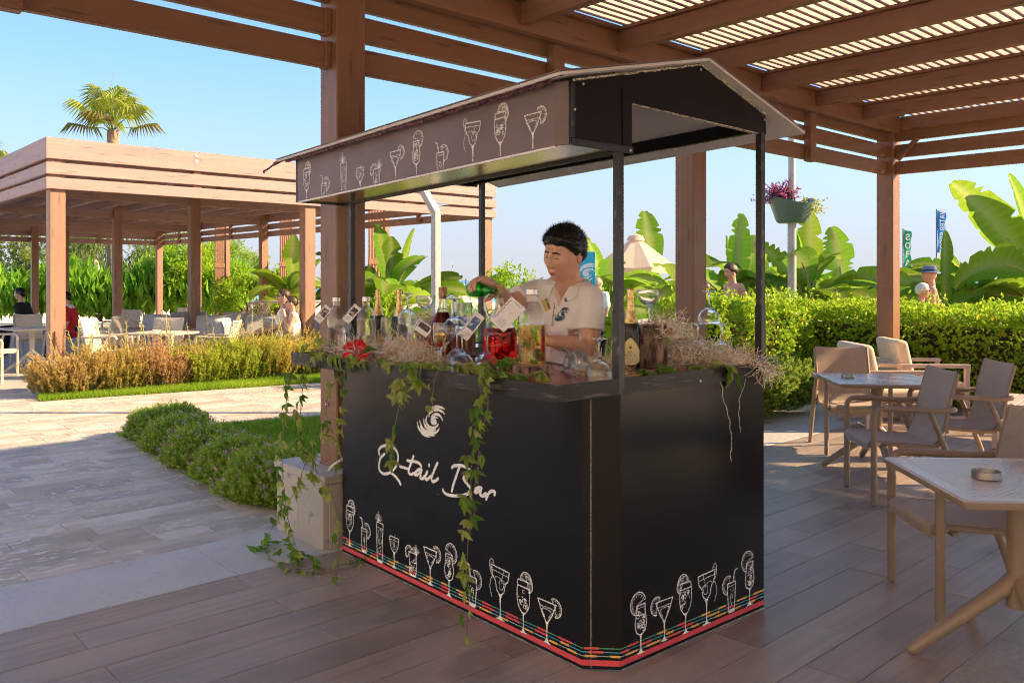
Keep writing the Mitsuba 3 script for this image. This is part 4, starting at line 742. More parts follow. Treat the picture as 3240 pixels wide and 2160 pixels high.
# dwarf shrub with needle sprigs
def sprigs(name, label, cat_, boxes, n, col, seed, h, needle=0.022, group=None, tip=None, flower=None, lean=0.5, per=26, core=None, fcount=0.12):
    """Upright sprigs set with short needles; boxes is a function (rs, n) -> base points on the mound and outward directions and lengths."""
    rs = np.random.RandomState(seed); k = thing(name, label, cat_, group)
    B, D, Ls = boxes(rs, n); t = rs.uniform(0.15, 1.0, (n, per)); P = B[:, None] + D[:, None] * (Ls[:, None] * t)[..., None] + rs.normal(size=(n, per, 3)) * 0.004
    bend = np.zeros_like(P); bend[..., 2] = -0.10 * (t ** 2) * Ls[:, None]; P = (P + bend).reshape(-1, 3); DD = np.repeat(D, per, 0)
    c = np.array(col) * np.ones((n, per, 1)); 
    if tip is not None: c = np.where((t > 0.8)[..., None], np.array(tip), c)
    m = leaves(P, DD * 0.75 + rdir(rs, n * per) * 0.75, rdir(rs, n * per), needle, needle * 0.34, c.reshape(-1, 3), rs, NEED_V, NEED_F)
    P2 = np.maximum(m[0][0][:, 2], 0.004); m[0][0][:, 2] = P2
    leafpart(k, 'foliage', m)
    q = rs.choice(n, n // 5); S = np.stack([B[q] - D[q] * 0.05, B[q] + D[q] * Ls[q][:, None] * 0.6], 1)
    v = np.concatenate([S[:, 0], S[:, 0] + rdir(rs, len(q)) * 0.006, S[:, 1]]); i = np.arange(len(q)); v[:, 2] = np.maximum(v[:, 2], 0.0)
    part(k, 'stems', (v, np.stack([i, i + len(q), i + 2 * len(q)], 1)), 'stem_green', kind='stuff')
    if flower:
        i = rs.choice(n, int(n * fcount)); P = (B[i] + D[i] * Ls[i][:, None] * 1.0); o = [leaves(P + rdir(rs, len(i)) * 0.012, rdir(rs, len(i)), rdir(rs, len(i)), 0.016, 0.014, flower, rs, var=0.2) for _ in range(6)]
        leafpart(k, 'flowers', catc(o))
    return k
def mound(cx, cy, rx, ry, rz, L, lean=0.6, rot=0.0):
    def f(rs, n):
        d = rdir(rs, n); d[:, 2] = np.abs(d[:, 2]); c, s = math.cos(rot), math.sin(rot)
        e = d * [rx, ry, rz] * (0.80 + 0.32 * (meshkit.noise(d * 2.5 + cx) - 0.4))[:, None]; e *= rs.uniform(0.55, 1.0, (n, 1)) ** 0.6
        e = np.stack([e[:, 0] * c - e[:, 1] * s, e[:, 0] * s + e[:, 1] * c, e[:, 2]], 1)
        return e + [cx, cy, 0.0], unit(d * [1, 1, 0.8] * lean + rdir(rs, n) * 0.35 + [0, 0, 0.55]), rs.uniform(0.5, 1.15, n) * L
    return f
GLV = 'flowering heather-like shrubs along the paving'
for i, (x, y, rx, ry, h, lab) in enumerate(((3.16, 8.50, 0.40, 0.46, 0.24, 'green heather-like shrub at the far left end of the row beside the paving'), (3.02, 7.75, 0.33, 0.50, 0.24, 'heather-like shrub with mauve flowers, second from the far end of the row'), (2.95, 7.0, 0.31, 0.48, 0.25, 'heather-like shrub with mauve flowers in the middle of the row by the paving'), (2.90, 6.3, 0.31, 0.45, 0.25, 'heather-like shrub with mauve flowers, second from the plinth'), (2.84, 5.62, 0.32, 0.48, 0.27, 'green heather-like shrub right against the big plinth'))):
    sprigs('heather_shrub', lab, 'shrub', mound(x, y, rx, ry, h, 0.16), 2600, (0.15, 0.215, 0.03), 30 + i, h, 0.028, GLV, tip=(0.23, 0.30, 0.045), fcount=0.07, flower=(0.42, 0.26, 0.36) if i else (0.30, 0.24, 0.24))
def rose_box(rs, n):
    d = rdir(rs, n); d[:, 2] = np.abs(d[:, 2]); P = np.stack([rs.uniform(6.9, 9.4, n), rs.uniform(4.98, 5.6, n), rs.uniform(0.05, 0.52, n)], 1)
    P[:, 2] *= 0.75 + 0.5 * meshkit.noise(P * [1.6, 1.6, 0]); return P, unit(np.array([-0.15, -0.55, 0.7]) + rdir(rs, n) * 0.55), rs.uniform(0.08, 0.2, n)
sprigs('rosemary_shrub', 'low dark green needle-leaved shrub at the foot of the hedge beside the cart', 'shrub', rose_box, 5200, (0.10, 0.17, 0.035), 51, 0.6, 0.030, tip=(0.24, 0.28, 0.05), per=30)
def tuft(cx, cy, rx, ry, h):
    def f(rs, n):
        a = rs.uniform(0, 2 * np.pi, n); r = rs.rand(n) ** 0.5; b = np.stack([cx + rx * r * np.cos(a), cy + ry * r * np.sin(a), rs.uniform(0.0, 0.22, n)], 1)
        out_ = np.stack([np.cos(a) * r, np.sin(a) * r, 0 * a], 1); gust = 0.55 + 0.75 * meshkit.noise(b * [5, 5, 0], 3)
        return b, unit(out_ * 0.45 + rdir(rs, n) * 0.28 + [0, 0, 1.0]), h * rs.uniform(0.35, 1.0, n) * gust
    return f
# tall grassy shrubs in front of the far pavilion
GSH = 'feathery shrubs before the far pavilion'
SC = [((0.27, 0.21, 0.075), 'tan brown feathery shrub at the left end, by the far plinth'), ((0.26, 0.22, 0.06), 'brownish feathery shrub second from the left before the pavilion'), ((0.27, 0.185, 0.085), 'reddish brown feathery shrub under the left cream chair'), ((0.22, 0.26, 0.035), 'bright green feathery shrub under the pavilion table'), ((0.23, 0.27, 0.04), 'green feathery shrub just right of the pavilion table'), ((0.29, 0.25, 0.06), 'tan feathery shrub under the right cream chair'), ((0.21, 0.24, 0.04), 'olive feathery shrub below the couple'), ((0.29, 0.26, 0.07), 'straw coloured feathery shrub at the foot of the front middle post'), ((0.22, 0.24, 0.05), 'olive feathery shrub behind the cart corner and the big post')]
for i, (c, lab) in enumerate(SC):
    x = 3.38 + i * 0.60; y = 12.62 - 0.02 * i
    sprigs('feathery_shrub', lab, 'shrub', tuft(x, y, 0.48, 0.34, 0.54 + 0.06 * (i % 3)), 1100, c, 60 + i, 0.7, 0.040, GSH, tip=tuple(np.array(c) * [1.3, 1.2, 1.3]), per=34)
rs_ = np.random.RandomState(5); st_, lf_ = [], []
for _ in range(44):
    x = rs_.uniform(3.2, 7.4); y = rs_.uniform(12.35, 12.9); h = rs_.uniform(0.7, 1.05); t = np.array([x + rs_.normal() * 0.12, y, h])
    st_.append(tube(bez([(x, y, 0.2), ((x + t[0]) / 2 + 0.02, y, 0.55), t], 4), 0.004, 3)); s = np.linspace(0.6, 1, 14)[:, None]; lf_.append(leaves(np.array([x, y, 0.2]) * (1 - s) + t * s, rdir(rs_, 14) + [0, 0, 1], rdir(rs_, 14), 0.045, 0.014, (0.30, 0.25, 0.09), rs_))
k = thing('seed_stalks', 'thin dry seed stalks standing out of the feathery shrubs', 'grass stalks', kind='stuff'); part(k, 'stalk', cat(st_), 'stem_yellow', kind='stuff'); leafpart(k, 'seed_head', catc(lf_))
# a croton at the far left edge
bush('croton_shrub', 'yellow orange leafed shrub at the far left edge of the paving', 'shrub', (0.75, 11.35, 0.32), (0.42, 0.42, 0.36), 700, (0.30, 0.16, 0.03), 71, (0.09, 0.15), 0.42, col2=(0.26, 0.28, 0.03))
# lawns
def lawn(name, label, poly, n, seed, h=0.055):
    rs = np.random.RandomState(seed); k = thing(name, label, None, kind='stuff'); part(k, 'soil', mv(flat(poly), z=0.004), 'soil', kind='stuff')
    x0, y0, x1, y1 = poly.bounds; import shapely
    P = np.stack([rs.uniform(x0, x1, n * 2), rs.uniform(y0, y1, n * 2)], 1); P = P[shapely.contains_xy(poly, P[:, 0], P[:, 1])]; m = len(P); P = np.column_stack([P, np.full(m, 0.003)])
    cl = meshkit.noise(P * 3.0, seed)[:, None]
    leafpart(k, 'blades', leaves(P, rdir(rs, m) * 0.45 + [0, 0, 1], rdir(rs, m), rs.uniform(0.6, 1.3, m) * h, 0.007, np.array((0.21, 0.29, 0.03)) * cl + np.array((0.14, 0.235, 0.022)) * (1 - cl), rs, NEED_V, NEED_F))
lawn('lawn', 'bright green lawn behind the heather-like shrubs', Polygon([(2.75, 4.98), (7.6, 4.98), (7.6, 8.0), (4.835, 8.55), (3.6, 8.92), (2.95, 9.0)]), 60000, 1)
lawn('lawn_strip', 'bright green strip of lawn before the feathery shrubs', Polygon([(2.85, 12.10), (5.95, 11.56), (9.5, 10.95), (9.5, 11.9), (6.0, 12.5), (2.95, 12.62)]), 42000, 2, 0.075)
lawn('lawn_corner', 'patch of lawn at the far left edge', Polygon([(-0.5, 11.9), (0.9, 11.55), (1.15, 12.6), (-0.4, 13.0)]), 5000, 3)

# ---- bananas: every big blade a part
def blade(curve, w, rs, tear=0.12, fold=0.25, roll=None):
    """A banana leaf along the curve: two halves folded at the midrib, the rim notched by tears."""
    c = bez(curve, 6); n = len(c); t = np.gradient(c, axis=0); t = unit(t); s = np.cross(t, [0, 0, 1.0]); bad = np.linalg.norm(s, axis=1) < 0.15; s[bad] = [1, 0.2, 0]; s = unit(s)
    if roll is not None: s = unit(s * math.cos(roll) + np.cross(t, s) * math.sin(roll))
    up = np.cross(s, t); a = np.linspace(0, 1, n); wob = 1 + 0.05 * np.sin(a * rs.uniform(9, 15) + rs.uniform(0, 6)); ww = wob * w * np.clip(np.sin(np.pi * np.clip(a * 0.93 + 0.055, 0, 1)) ** 0.55, 0.05, 1)
    V, C = [], []
    for q in (-1, -0.5, 0, 0.5, 1):
        e = ww * (abs(q)); 
        if abs(q) == 1: e = e * (1 - tear * (rs.rand(n) > 0.86) * rs.uniform(1.0, 4.5, n)); 
        V.append(c + s * (np.sign(q) * e)[:, None] + up * (fold * e - 0.35 * fold * e * e / max(w, 1e-3))[:, None])
    V = np.stack(V, 1).reshape(-1, 3); i = np.arange(n - 1)[:, None] * 5 + np.arange(4)[None]; i = i.ravel()
    return V, quads(np.stack([i, i + 1, i + 6, i + 5], 1))
def banana(label, x, y, h, lv, seed, group='banana plants beyond the hedge', stems=3, col=(0.20, 0.36, 0.03), extra=11):
    rs = np.random.RandomState(seed); k = thing('banana_plant', label, 'banana plant', group); base = np.array([x, y, 0.0])
    for j in range(stems):
        b = base + [rs.normal() * 0.12, rs.normal() * 0.12, -0.03]; part(k, 'stem', tube(bez([b, b + [rs.normal() * 0.04, 0, h * 0.28], b + [rs.normal() * 0.1, 0, h * 0.5]], 4), [0.075] * 4 + [0.06] * 4 + [0.035], 8), 'stem_yellow', True)
    nl_ = len(lv); lv = [(a_, e_, l_, w_ * 1.18, d_, z_) for a_, e_, l_, w_, d_, z_ in lv] + [(rs.uniform(0, 360), rs.uniform(15, 70), rs.uniform(1.1, 1.7), rs.uniform(0.22, 0.31), rs.uniform(55, 115), rs.uniform(0.8, 1.4)) for _ in range(extra)]
    for li, (az, el, L, w, droop, z0) in enumerate(lv):
        # az: 0 = to the viewer's right, 90 = away; the blade rises at el degrees and bends over by droop
        ca, sa = math.cos(math.radians(az)), math.sin(math.radians(az)); hd = RT * ca + FW * sa; p = base + np.array([0, 0, z0]) + hd * 0.03; pts = [p]; e = math.radians(el)
        m = 7
        for i in range(m): pts.append(pts[-1] + (hd * math.cos(e) + np.array([0, 0, 1]) * math.sin(e)) * L / m); e -= math.radians(droop) / m
        pts = np.array(pts); pet = pts[:2]; rl = rs.uniform(-0.5, 0.5) if li >= nl_ or el > 76 else rs.uniform(0.45, 0.95) * (-1 if math.cos(math.radians(az)) > 0 else 1); mesh = blade(pts[1:], w, rs, roll=rl)
        c = np.array(col) * rs.uniform(0.75, 1.25) * np.array([rs.uniform(0.8, 1.3), 1, 1]); cv = np.tile(c, (len(mesh[0]), 1)); cv.reshape(-1, 5, 3)[:, 2] = (0.36, 0.42, 0.12)
        stripe = 1 + 0.10 * np.sin(np.arange(len(cv) // 5) * 2.4); cv.reshape(-1, 5, 3)[:, [0, 1, 3, 4]] *= stripe[:, None, None]
        part(k, 'leaf', mesh, 'big_leaf', True, color=cv); part(k, 'leaf_stalk', tube(np.vstack([base + [0, 0, max(z0 - 0.35, 0.1)], pet, pts[2:4]]), [0.035, 0.03, 0.022, 0.016, 0.010], 5), 'stem_yellow', True)
    return k
def ground_at(xd, d):                                        # the ground point d metres ahead on the sight line of column xd (2352 wide)
    r = (xd - 1176.0) / 1947.0; return (FW * d + RT * d * r)[:2]
# ---------------------------------------------------------------- what stands beyond the hedges
def zy(y, d): return 1.55 + (644 - y) * d / 1947.0
def ban(label, xd, d, lv, seed, **kw):
    p = ground_at(xd, d); return banana(label, p[0], p[1], 1.5, lv, seed, **kw)
ban('banana plant with upright blades left of the leaning grey post', 905, 15.5, [(150, 78, 1.5, .20, 5, 1.15), (110, 80, 1.3, .20, 5, 1.1), (60, 72, 1.55, .21, 10, 1.1), (25, 48, 1.5, .19, 55, 1.0), (10, 40, 1.7, .2, 75, 1.0), (170, 50, 1.2, .2, 70, 1.0), (200, 45, 1.3, .2, 80, .9), (330, 50, 1.1, .22, 110, 1.0), (260, 45, 1.0, .22, 90, .9), (0, 20, 1.5, .2, 60, .8), (180, 20, 1.3, .2, 70, .7), (300, 30, 1.2, .2, 90, .7)], 1)
ban('dark banana plant half hidden by the big post of the pergola', 850, 17.0, [(150, 60, 1.3, .22, 40, 1.0), (200, 40, 1.2, .2, 70, 1.0), (20, 50, 1.2, .2, 80, .9), (100, 70, 1.1, .2, 20, .9)], 2, col=(0.09, 0.2, 0.03))
ban('banana plant with one tall upright blade behind the cream parasol', 1500, 27, [(135, 84, 2.35, .48, 4, 1.45), (200, 40, 1.4, .26, 70, .9), (30, 45, 1.4, .26, 70, .9), (340, 40, 1.4, .25, 90, .8), (60, 60, 1.2, .3, 40, .7), (180, 30, 1.6, .25, 70, .7), (270, 50, 1.0, .25, 90, .8), (0, 25, 1.5, .25, 70, .6)], 3)
ban('low banana plant beside the waiter, left of the front cart post', 1405, 17, [(60, 55, 1.2, .25, 60, .8), (120, 60, 1.3, .25, 40, .8), (340, 40, 1.3, .25, 80, .7), (190, 40, 1.1, .25, 80, .7), (270, 50, 1.0, .25, 90, .7), (160, 75, 1.5, .2, 10, 1.0)], 4)
ban('banana plant behind the shirtless man with the bag', 1690, 14.5, [(60, 80, 1.5, .17, 5, 1.25), (150, 40, 1.2, .2, 80, 1.0), (170, 60, 1.2, .17, 40, 1.0), (200, 30, 1.1, .2, 80, .9), (10, 55, 1.2, .12, 50, .9), (30, 35, 1.2, .16, 50, .8), (280, 45, 1.0, .2, 100, .8), (90, 65, 1.3, .05, 6, 1.2)], 5)
ban('big banana plant behind the lamp post, with a long blade reaching right', 1862, 13.6, [(75, 83, 1.5, .19, 5, 1.2), (120, 76, 1.45, .20, 12, 1.25), (150, 68, 1.4, .2, 40, 1.1), (0, 46, 1.75, .21, 70, 1.05), (345, 36, 1.8, .22, 100, 1.0), (20, 30, 1.6, .22, 90, .9), (180, 40, 1.5, .22, 75, 1.0), (195, 20, 1.4, .22, 60, .8), (215, 45, 1.2, .22, 100, .9), (325, 10, 1.5, .2, 40, .75), (270, 45, 1.1, .24, 100, .9), (30, 10, 1.4, .2, 30, .7)], 6)
ban('large banana plant at the right edge with broad hanging blades', 2262, 14.2, [(150, 40, 1.75, .27, 60, 1.1), (175, 24, 1.7, .26, 50, 1.0), (10, 48, 1.6, .27, 70, 1.1), (30, 65, 1.6, .3, 40, 1.2), (200, 5, 1.2, .26, 40, .75), (330, 30, 1.4, .26, 90, .9), (280, 40, 1.2, .26, 100, .9), (100, 60, 1.4, .28, 50, 1.1), (0, 10, 1.3, .26, 50, .7), (230, 35, 1.2, .26, 80, .8)], 7, col=(0.14, 0.27, 0.025), extra=6)
ban('banana plant with one upright yellow green blade, left of the large one', 2168, 13.2, [(60, 86, 1.4, .24, 4, .95), (165, 30, 1.4, .17, 40, .95), (20, 40, 1.4, .22, 80, .85), (330, 30, 1.3, .22, 90, .8), (200, 5, 1.2, .2, 20, .7), (195, 10, 1.3, .17, 60, .85)], 8, col=(0.2, 0.34, 0.03), extra=0)
ban('tallest banana plant, its blades rising out of the picture at the right edge', 2395, 13.2, [(165, 62, 2.1, .34, 22, 1.45), (140, 80, 1.8, .3, 10, 1.5), (185, 40, 1.6, .3, 100, 1.5), (170, 20, 1.6, .3, 70, 1.2), (20, 50, 1.5, .3, 60, 1.3), (200, 0, 1.3, .28, 40, .9), (270, 40, 1.3, .28, 90, 1.1)], 9)
ban('banana plant between the far pavilion posts, at the wall box', 668, 24, [(90, 84, 1.9, .25, 5, 1.0), (20, 70, 1.5, .25, 30, .9), (160, 50, 1.6, .3, 60, 1.1), (190, 60, 1.3, .28, 50, 1.0)], 10)
ban('banana plant between the lamp post and the corner pergola post', 1940, 15.5, [(160, 50, 1.6, .26, 80, 1.2), (20, 40, 1.6, .26, 90, 1.1), (200, 30, 1.4, .26, 80, 1.0), (90, 75, 1.5, .24, 20, 1.2)], 12, extra=2)
ban('banana plant just right of the middle pergola post', 1735, 16.5, [(30, 50, 1.6, .26, 80, 1.2), (170, 40, 1.6, .26, 80, 1.1), (80, 80, 1.4, .24, 10, 1.1)], 13)
ban('banana plant under the cream parasol, beside the front cart post', 1560, 20, [(150, 50, 1.6, .28, 80, 1.1), (40, 45, 1.7, .28, 80, 1.1), (200, 30, 1.5, .28, 70, 1.0)], 14)
# leafy shrubs
def gb(xd, d, ytop, w, label, n, col, col2, seed, **kw):
    p = ground_at(xd, d); zt = zy(ytop, d); return bush('garden_shrub', label, 'shrub', (p[0], p[1], zt * 0.55), (w, w, zt * 0.5), n, col, seed, col2=col2, **kw)
gb(1180, 12.5, 612, 0.72, 'lime green shrub left of the bartender, under his sleeve', 3600, LIME, MID, 81, L=(0.06, 0.10), W=0.42, up=0.6)
gb(1398, 8.6, 745, 0.36, 'lime green shrub right of the bartender, by the front cart post', 1500, LIME, MID, 82, L=(0.06, 0.09))
gb(1010, 14.5, 690, 0.5, 'low lime shrub below the leaning grey post', 1200, LIME, OLIVE, 83, L=(0.06, 0.10))
gb(1085, 13.0, 700, 0.55, 'low yellow green shrub behind the pastel chairs', 1300, LIME, OLIVE, 84, L=(0.06, 0.10))
gb(900, 14.2, 672, 0.8, 'low lime hedge plant at the foot of the banana', 1800, LIME, MID, 85, L=(0.06, 0.10))
gb(575, 26.5, 615, 1.3, 'bright lime shrub behind the bar stools', 3800, LIME, MID, 86, L=(0.10, 0.17), W=0.5)
gb(628, 26.0, 612, 0.75, 'bright lime shrub right of the pavilion back post', 1800, LIME, MID, 87, L=(0.10, 0.16), W=0.5)
gb(232, 33, 690, 1.6, 'low dark green shrub at the foot of the palm', 2000, MID, DARK, 88, L=(0.08, 0.13))
gb(440, 33.5, 545, 1.9, 'tall leafy shrub in the middle of the far pavilion', 5200, LIME, MID, 89, L=(0.13, 0.22), W=0.55)
gb(395, 34, 590, 1.0, 'dark leafed shrub against the sky in the middle of the pavilion', 1300, MID, DARK, 90, L=(0.13, 0.2))
def tr(xd, d, ytop, w, label, n, col, col2, seed, name='garden_tree', frac=0.42, **kw):
    p = ground_at(xd, d); zt = zy(ytop, d); r = zt * frac / 2 + 0.5; return bush(name, label, 'tree', (p[0], p[1], zt - r), (w, w, r), n, col, seed, col2=col2, core=False, stemh=zt - 2 * r, **kw)
tr(525, 40, 535, 2.0, 'light green feathery tree right of the tall pavilion shrub', 5500, (0.22, 0.28, 0.06), MID, 91, L=(0.14, 0.24), W=0.35, frac=0.8)
tr(290, 44, 470, 3.0, 'large drooping grey green tree behind the pavilion', 8000, (0.17, 0.22, 0.07), (0.12, 0.16, 0.06), 92, L=(0.25, 0.45), W=0.16, up=-1.2, frac=0.85)
tr(60, 46, 440, 3.2, 'dark spreading tree at the far left behind the pavilion', 7000, (0.10, 0.14, 0.045), (0.15, 0.18, 0.05), 93, L=(0.2, 0.35), W=0.4, frac=0.8)
k = tr(95, 34, 555, 1.1, 'small crooked tree with pink blossom behind the man in black', 1500, (0.07, 0.13, 0.03), OLIVE, 94, L=(0.1, 0.16), frac=0.45)
# cannas: a tall bank of upright blades behind the pavilion
rs_ = np.random.RandomState(8); out = []
for i in range(1700):
    xd = rs_.uniform(-40, 560); d = rs_.uniform(32, 35); p = ground_at(xd, d)
    h = zy(628 + 22 * math.sin(xd * 0.03) + 14 * math.sin(xd * 0.11) + rs_.normal() * 12, d); z = rs_.uniform(0.15, 0.8) * h; m = 3
    out.append(leaves(np.array([[p[0], p[1], z]] * m) + rs_.normal(size=(m, 3)) * [0.1, 0.1, 0.15], rdir(rs_, m) * 0.5 + [0, 0, 1.1], rdir(rs_, m), rs_.uniform(0.4, 0.8, m), rs_.uniform(0.14, 0.22, m), np.array((0.16, 0.29, 0.03)) * (0.7 + 0.5 * rs_.rand()), rs_))
k = thing('canna_bank', 'tall bank of bright green upright leaves behind the far pavilion', 'plants', kind='stuff'); leafpart(k, 'leaves', catc(out))
# fan palms
def fan_palm(label, xd, d, ytop, seed, n=15, R=1.25, r0=0.17, fl=None):
    rs = np.random.RandomState(seed); p = ground_at(xd, d); zt = zy(ytop, d); k = thing('fan_palm', label, 'palm tree', 'fan palms behind the far pavilion')
    part(k, 'trunk', tube(np.array([[p[0] + 0.03 * math.sin(z), p[1], z] for z in np.linspace(-0.05, zt, 26)]), [r0 * (1.15 if i < 2 else 1) * (1 + 0.05 * (i % 2)) for i in range(26)], 12), 'palm_bark', True)
    o = np.array([p[0], p[1], zt])
    for j in range(n):
        az = j * 2.4 + rs.uniform(-0.3, 0.3); el = math.radians(82 - 78 * (j / n)); dr_ = np.array([math.cos(az) * math.cos(el), math.sin(az) * math.cos(el), math.sin(el)]); c = o + dr_ * rs.uniform(0.9, 1.35); c2 = o + dr_ * 0.45 + [0, 0, 0.05]
        s = unit(np.cross(dr_, [0, 0, 1.0]) + 1e-6); up = np.cross(s, dr_); m = 26; V, F = [c], []
        for i in range(m):
            a = math.radians(-125 + 250 * i / (m - 1)); b = math.radians(4.2); L = R * rs.uniform(0.72, 0.9) * (0.7 + 0.3 * math.cos(a * 0.6))
            for aa, rr, lift_ in ((a - b, L * 0.62, 0.02), (a, L * 0.66, 0.07), (a + b, L * 0.62, 0.02), (a, L, -0.18)):
                V.append(c + (dr_ * math.cos(aa) + s * math.sin(aa)) * rr + up * lift_ + np.array([0, 0, -0.55 if lift_ < 0 else -0.10]) * (rr / R) ** 2 * 0.9)
            q = 1 + i * 4; F += [[0, q, q + 1], [0, q + 1, q + 2], [q, q + 3, q + 1], [q + 1, q + 3, q + 2]]
        V = np.array(V); col = np.array((0.50, 0.56, 0.11)) * rs.uniform(0.7, 1.25) if j < n * 0.75 else np.array((0.27, 0.25, 0.07)); part(k, 'fan_leaf', (V, np.array(F)), 'big_leaf', False, color=np.tile(col, (len(V), 1)))
        part(k, 'leaf_stalk', tube([o - [0, 0, 0.1], c2, c], [0.03, 0.02, 0.014], 5), 'stem_green', True)
    st_ = [tube(bez([o, o + [rs.normal() * 0.15 + 0.1, rs.normal() * 0.15, 1.2], o + [rs.normal() * 0.3 + 0.3, rs.normal() * 0.3, 2.0 + rs.rand() * 0.5]], 5), 0.012, 3) for _ in range(1)]
    part(k, 'flower_stalk', cat(st_), 'bark'); return k
fan_palm('fan palm whose crown rises above the roof of the far pavilion', 258, 35, 300, 1, n=15, R=1.2, r0=0.23)
fan_palm('fan palm at the far left edge beyond the pavilion roof', -75, 36, 400, 2, R=1.2)

# ---------------------------------------------------------------- beach parasols, banners, lamp post and the rest
weave('canvas', (0.74, 0.60, 0.45), 120.0); bs('canvas_in', prin((0.74, 0.60, 0.45), 0.8)); scene['canvas_thin'] = {'type': 'principledthin', 'base_color': rgb(0.74, 0.61, 0.47), 'roughness': 0.8, 'diff_trans': 0.7, 'eta': 1.3, 'spec_trans': 0.0}
bs('white_paint', prin((0.74, 0.73, 0.71), 0.4)); bs('grey_paint', prin((0.42, 0.41, 0.40), 0.38)); bs('dark_grey', prin((0.12, 0.12, 0.12), 0.5))
def parasol(label, xd, d, ytop, yedge, R, group='cream parasols on the beach', n=8):
    p = ground_at(xd, d); zt, ze = zy(ytop, d), zy(yedge, d); k = thing('beach_parasol', label, 'parasol', group); a = (np.arange(n) + 0.3) * 2 * np.pi / n
    rows = []
    for t in np.linspace(0, 1, 6)[1:]:
        r = R * t; z = zt - (zt - ze) * t ** 1.08; q = []
        for i in range(n):
            for s in (0, 0.5):
                b = a[i] + s * 2 * np.pi / n; rr = r * (1 if s == 0 else math.cos(math.pi / n) * 0.985); q.append([p[0] + rr * math.cos(b), p[1] + rr * math.sin(b), z - (0.0 if s == 0 else 0.03 * R * t)])
        rows.append(q)
    q = np.array(rows[-1]) - [0, 0, 0.11 * R]; rows.append(q.tolist())
    V = np.vstack([[[p[0], p[1], zt]], np.array(rows).reshape(-1, 3)]); m = 2 * n; F = [[0, 1 + i, 1 + (i + 1) % m] for i in range(m)]
    for r in range(5): F += quads([[1 + r * m + i, 1 + (r + 1) * m + i, 1 + (r + 1) * m + (i + 1) % m, 1 + r * m + (i + 1) % m] for i in range(m)]).tolist()
    part(k, 'canopy', (V, np.array(F)), 'canvas_thin'); zb = -1.2 if d > 30 else -0.4
    part(k, 'cap', mv(lathe([(R * 0.22, zt - (zt - ze) * 0.13), (R * 0.16, zt + 0.015), (R * 0.05, zt + 0.06), (0, zt + 0.08)], 12), p[0], p[1]), 'canvas_thin', 40)
    part(k, 'pole', tube([(p[0], p[1], zb), (p[0], p[1], zt)], 0.03, 8), 'white_paint', True)
    if d < 40:
        for i in range(n): part(k, 'rib', tube([(p[0] + R * 0.97 * math.cos(a[i]), p[1] + R * 0.97 * math.sin(a[i]), ze - 0.01), (p[0], p[1], zt - 0.03)], 0.012, 4), 'white_paint', True)
        for i in range(n): part(k, 'strut', tube([(p[0] + R * 0.5 * math.cos(a[i]), p[1] + R * 0.5 * math.sin(a[i]), (zt + ze) / 2 - 0.02), (p[0], p[1], ze - 0.05)], 0.012, 4), 'white_paint', True)
    return k
parasol('large cream parasol between the bartender and the middle pergola post', 1460, 22, 543, 614, 1.12)
parasol('cream beach parasol behind the old couple, right of the corner post', 2085, 27, 650, 700, 1.45)
parasol('cream beach parasol left of the corner post, low behind the hedge', 1985, 30, 655, 712, 1.3)
parasol('cream beach parasol behind the log with the coupe', 1535, 27, 690, 722, 0.9)
parasol('cream beach parasol farthest left in the gap beside the leaning post', 1036, 60, 668, 694, 0.75, 'small parasols down on the beach'); parasol('cream beach parasol second in the gap beside the leaning post', 1060, 55, 667, 698, 0.75, 'small parasols down on the beach'); parasol('cream beach parasol third, next to the cart back post', 1080, 58, 672, 696, 0.7, 'small parasols down on the beach')
parasol('cream beach parasol at the right edge between the banana stems', 2235, 33, 690, 716, 1.0)
for xd, lab in ((1018, 'white parasol on the far pier, left of the flagpole'), (1052, 'white parasol on the far pier, right of the flagpole')):
    parasol(lab, xd, 150, 648, 652.5, 1.2, 'white parasols on the pier')
p = ground_at(220, 36); kk = thing('closed_parasol', 'closed cream parasol between the pavilion posts', 'parasol'); part(kk, 'canopy', mv(lathe([(0.10, zy(665, 36)), (0.36, zy(655, 36)), (0.2, zy(630, 36)), (0.10, zy(600, 36)), (0, zy(595, 36))], 10), p[0], p[1]), 'canvas'); part(kk, 'pole', tube([(p[0], p[1], 0), (p[0], p[1], zy(600, 36))], 0.03, 8), 'white_paint', True)
# pier
pr = thing('pier', 'far wooden pier on thin piles with a red flag', 'pier'); q0 = np.array([*ground_at(1005, 150), 0]); q1 = np.array([*ground_at(1075, 165), 0])
part(pr, 'deck', beam(q0 + [0, 0, zy(668, 150)], q1 + [0, 0, zy(667, 160)], 3.0, 0.25), 'white_paint')
for i in range(9): b = q0 + (q1 - q0) * (i + 0.3) / 9; part(pr, 'pile', tube([b + [0, 0, -1.8], b + [0, 0, 0.1 + (i % 3) * 0.9]], 0.13, 6), 'dark_grey')
part(pr, 'rail', beam(q0 + [0, 0, zy(660, 150)], q1 + [0, 0, zy(660, 160)], 0.1, 0.1), 'white_paint')
b = np.array([*ground_at(1039, 152), 0]); part(pr, 'flagpole', tube([b + [0, 0, -0.5], b + [0, 0, zy(606, 152)]], 0.08, 6), 'white_paint'); bs('red_cloth', prin((0.55, 0.04, 0.04), 0.8)); part(pr, 'flag', cat([beam(b + [0, 0, zy(608, 152)], b + RT * 0.15 + [0, 0, zy(615, 152)], 0.5, 0.06)]), 'red_cloth')
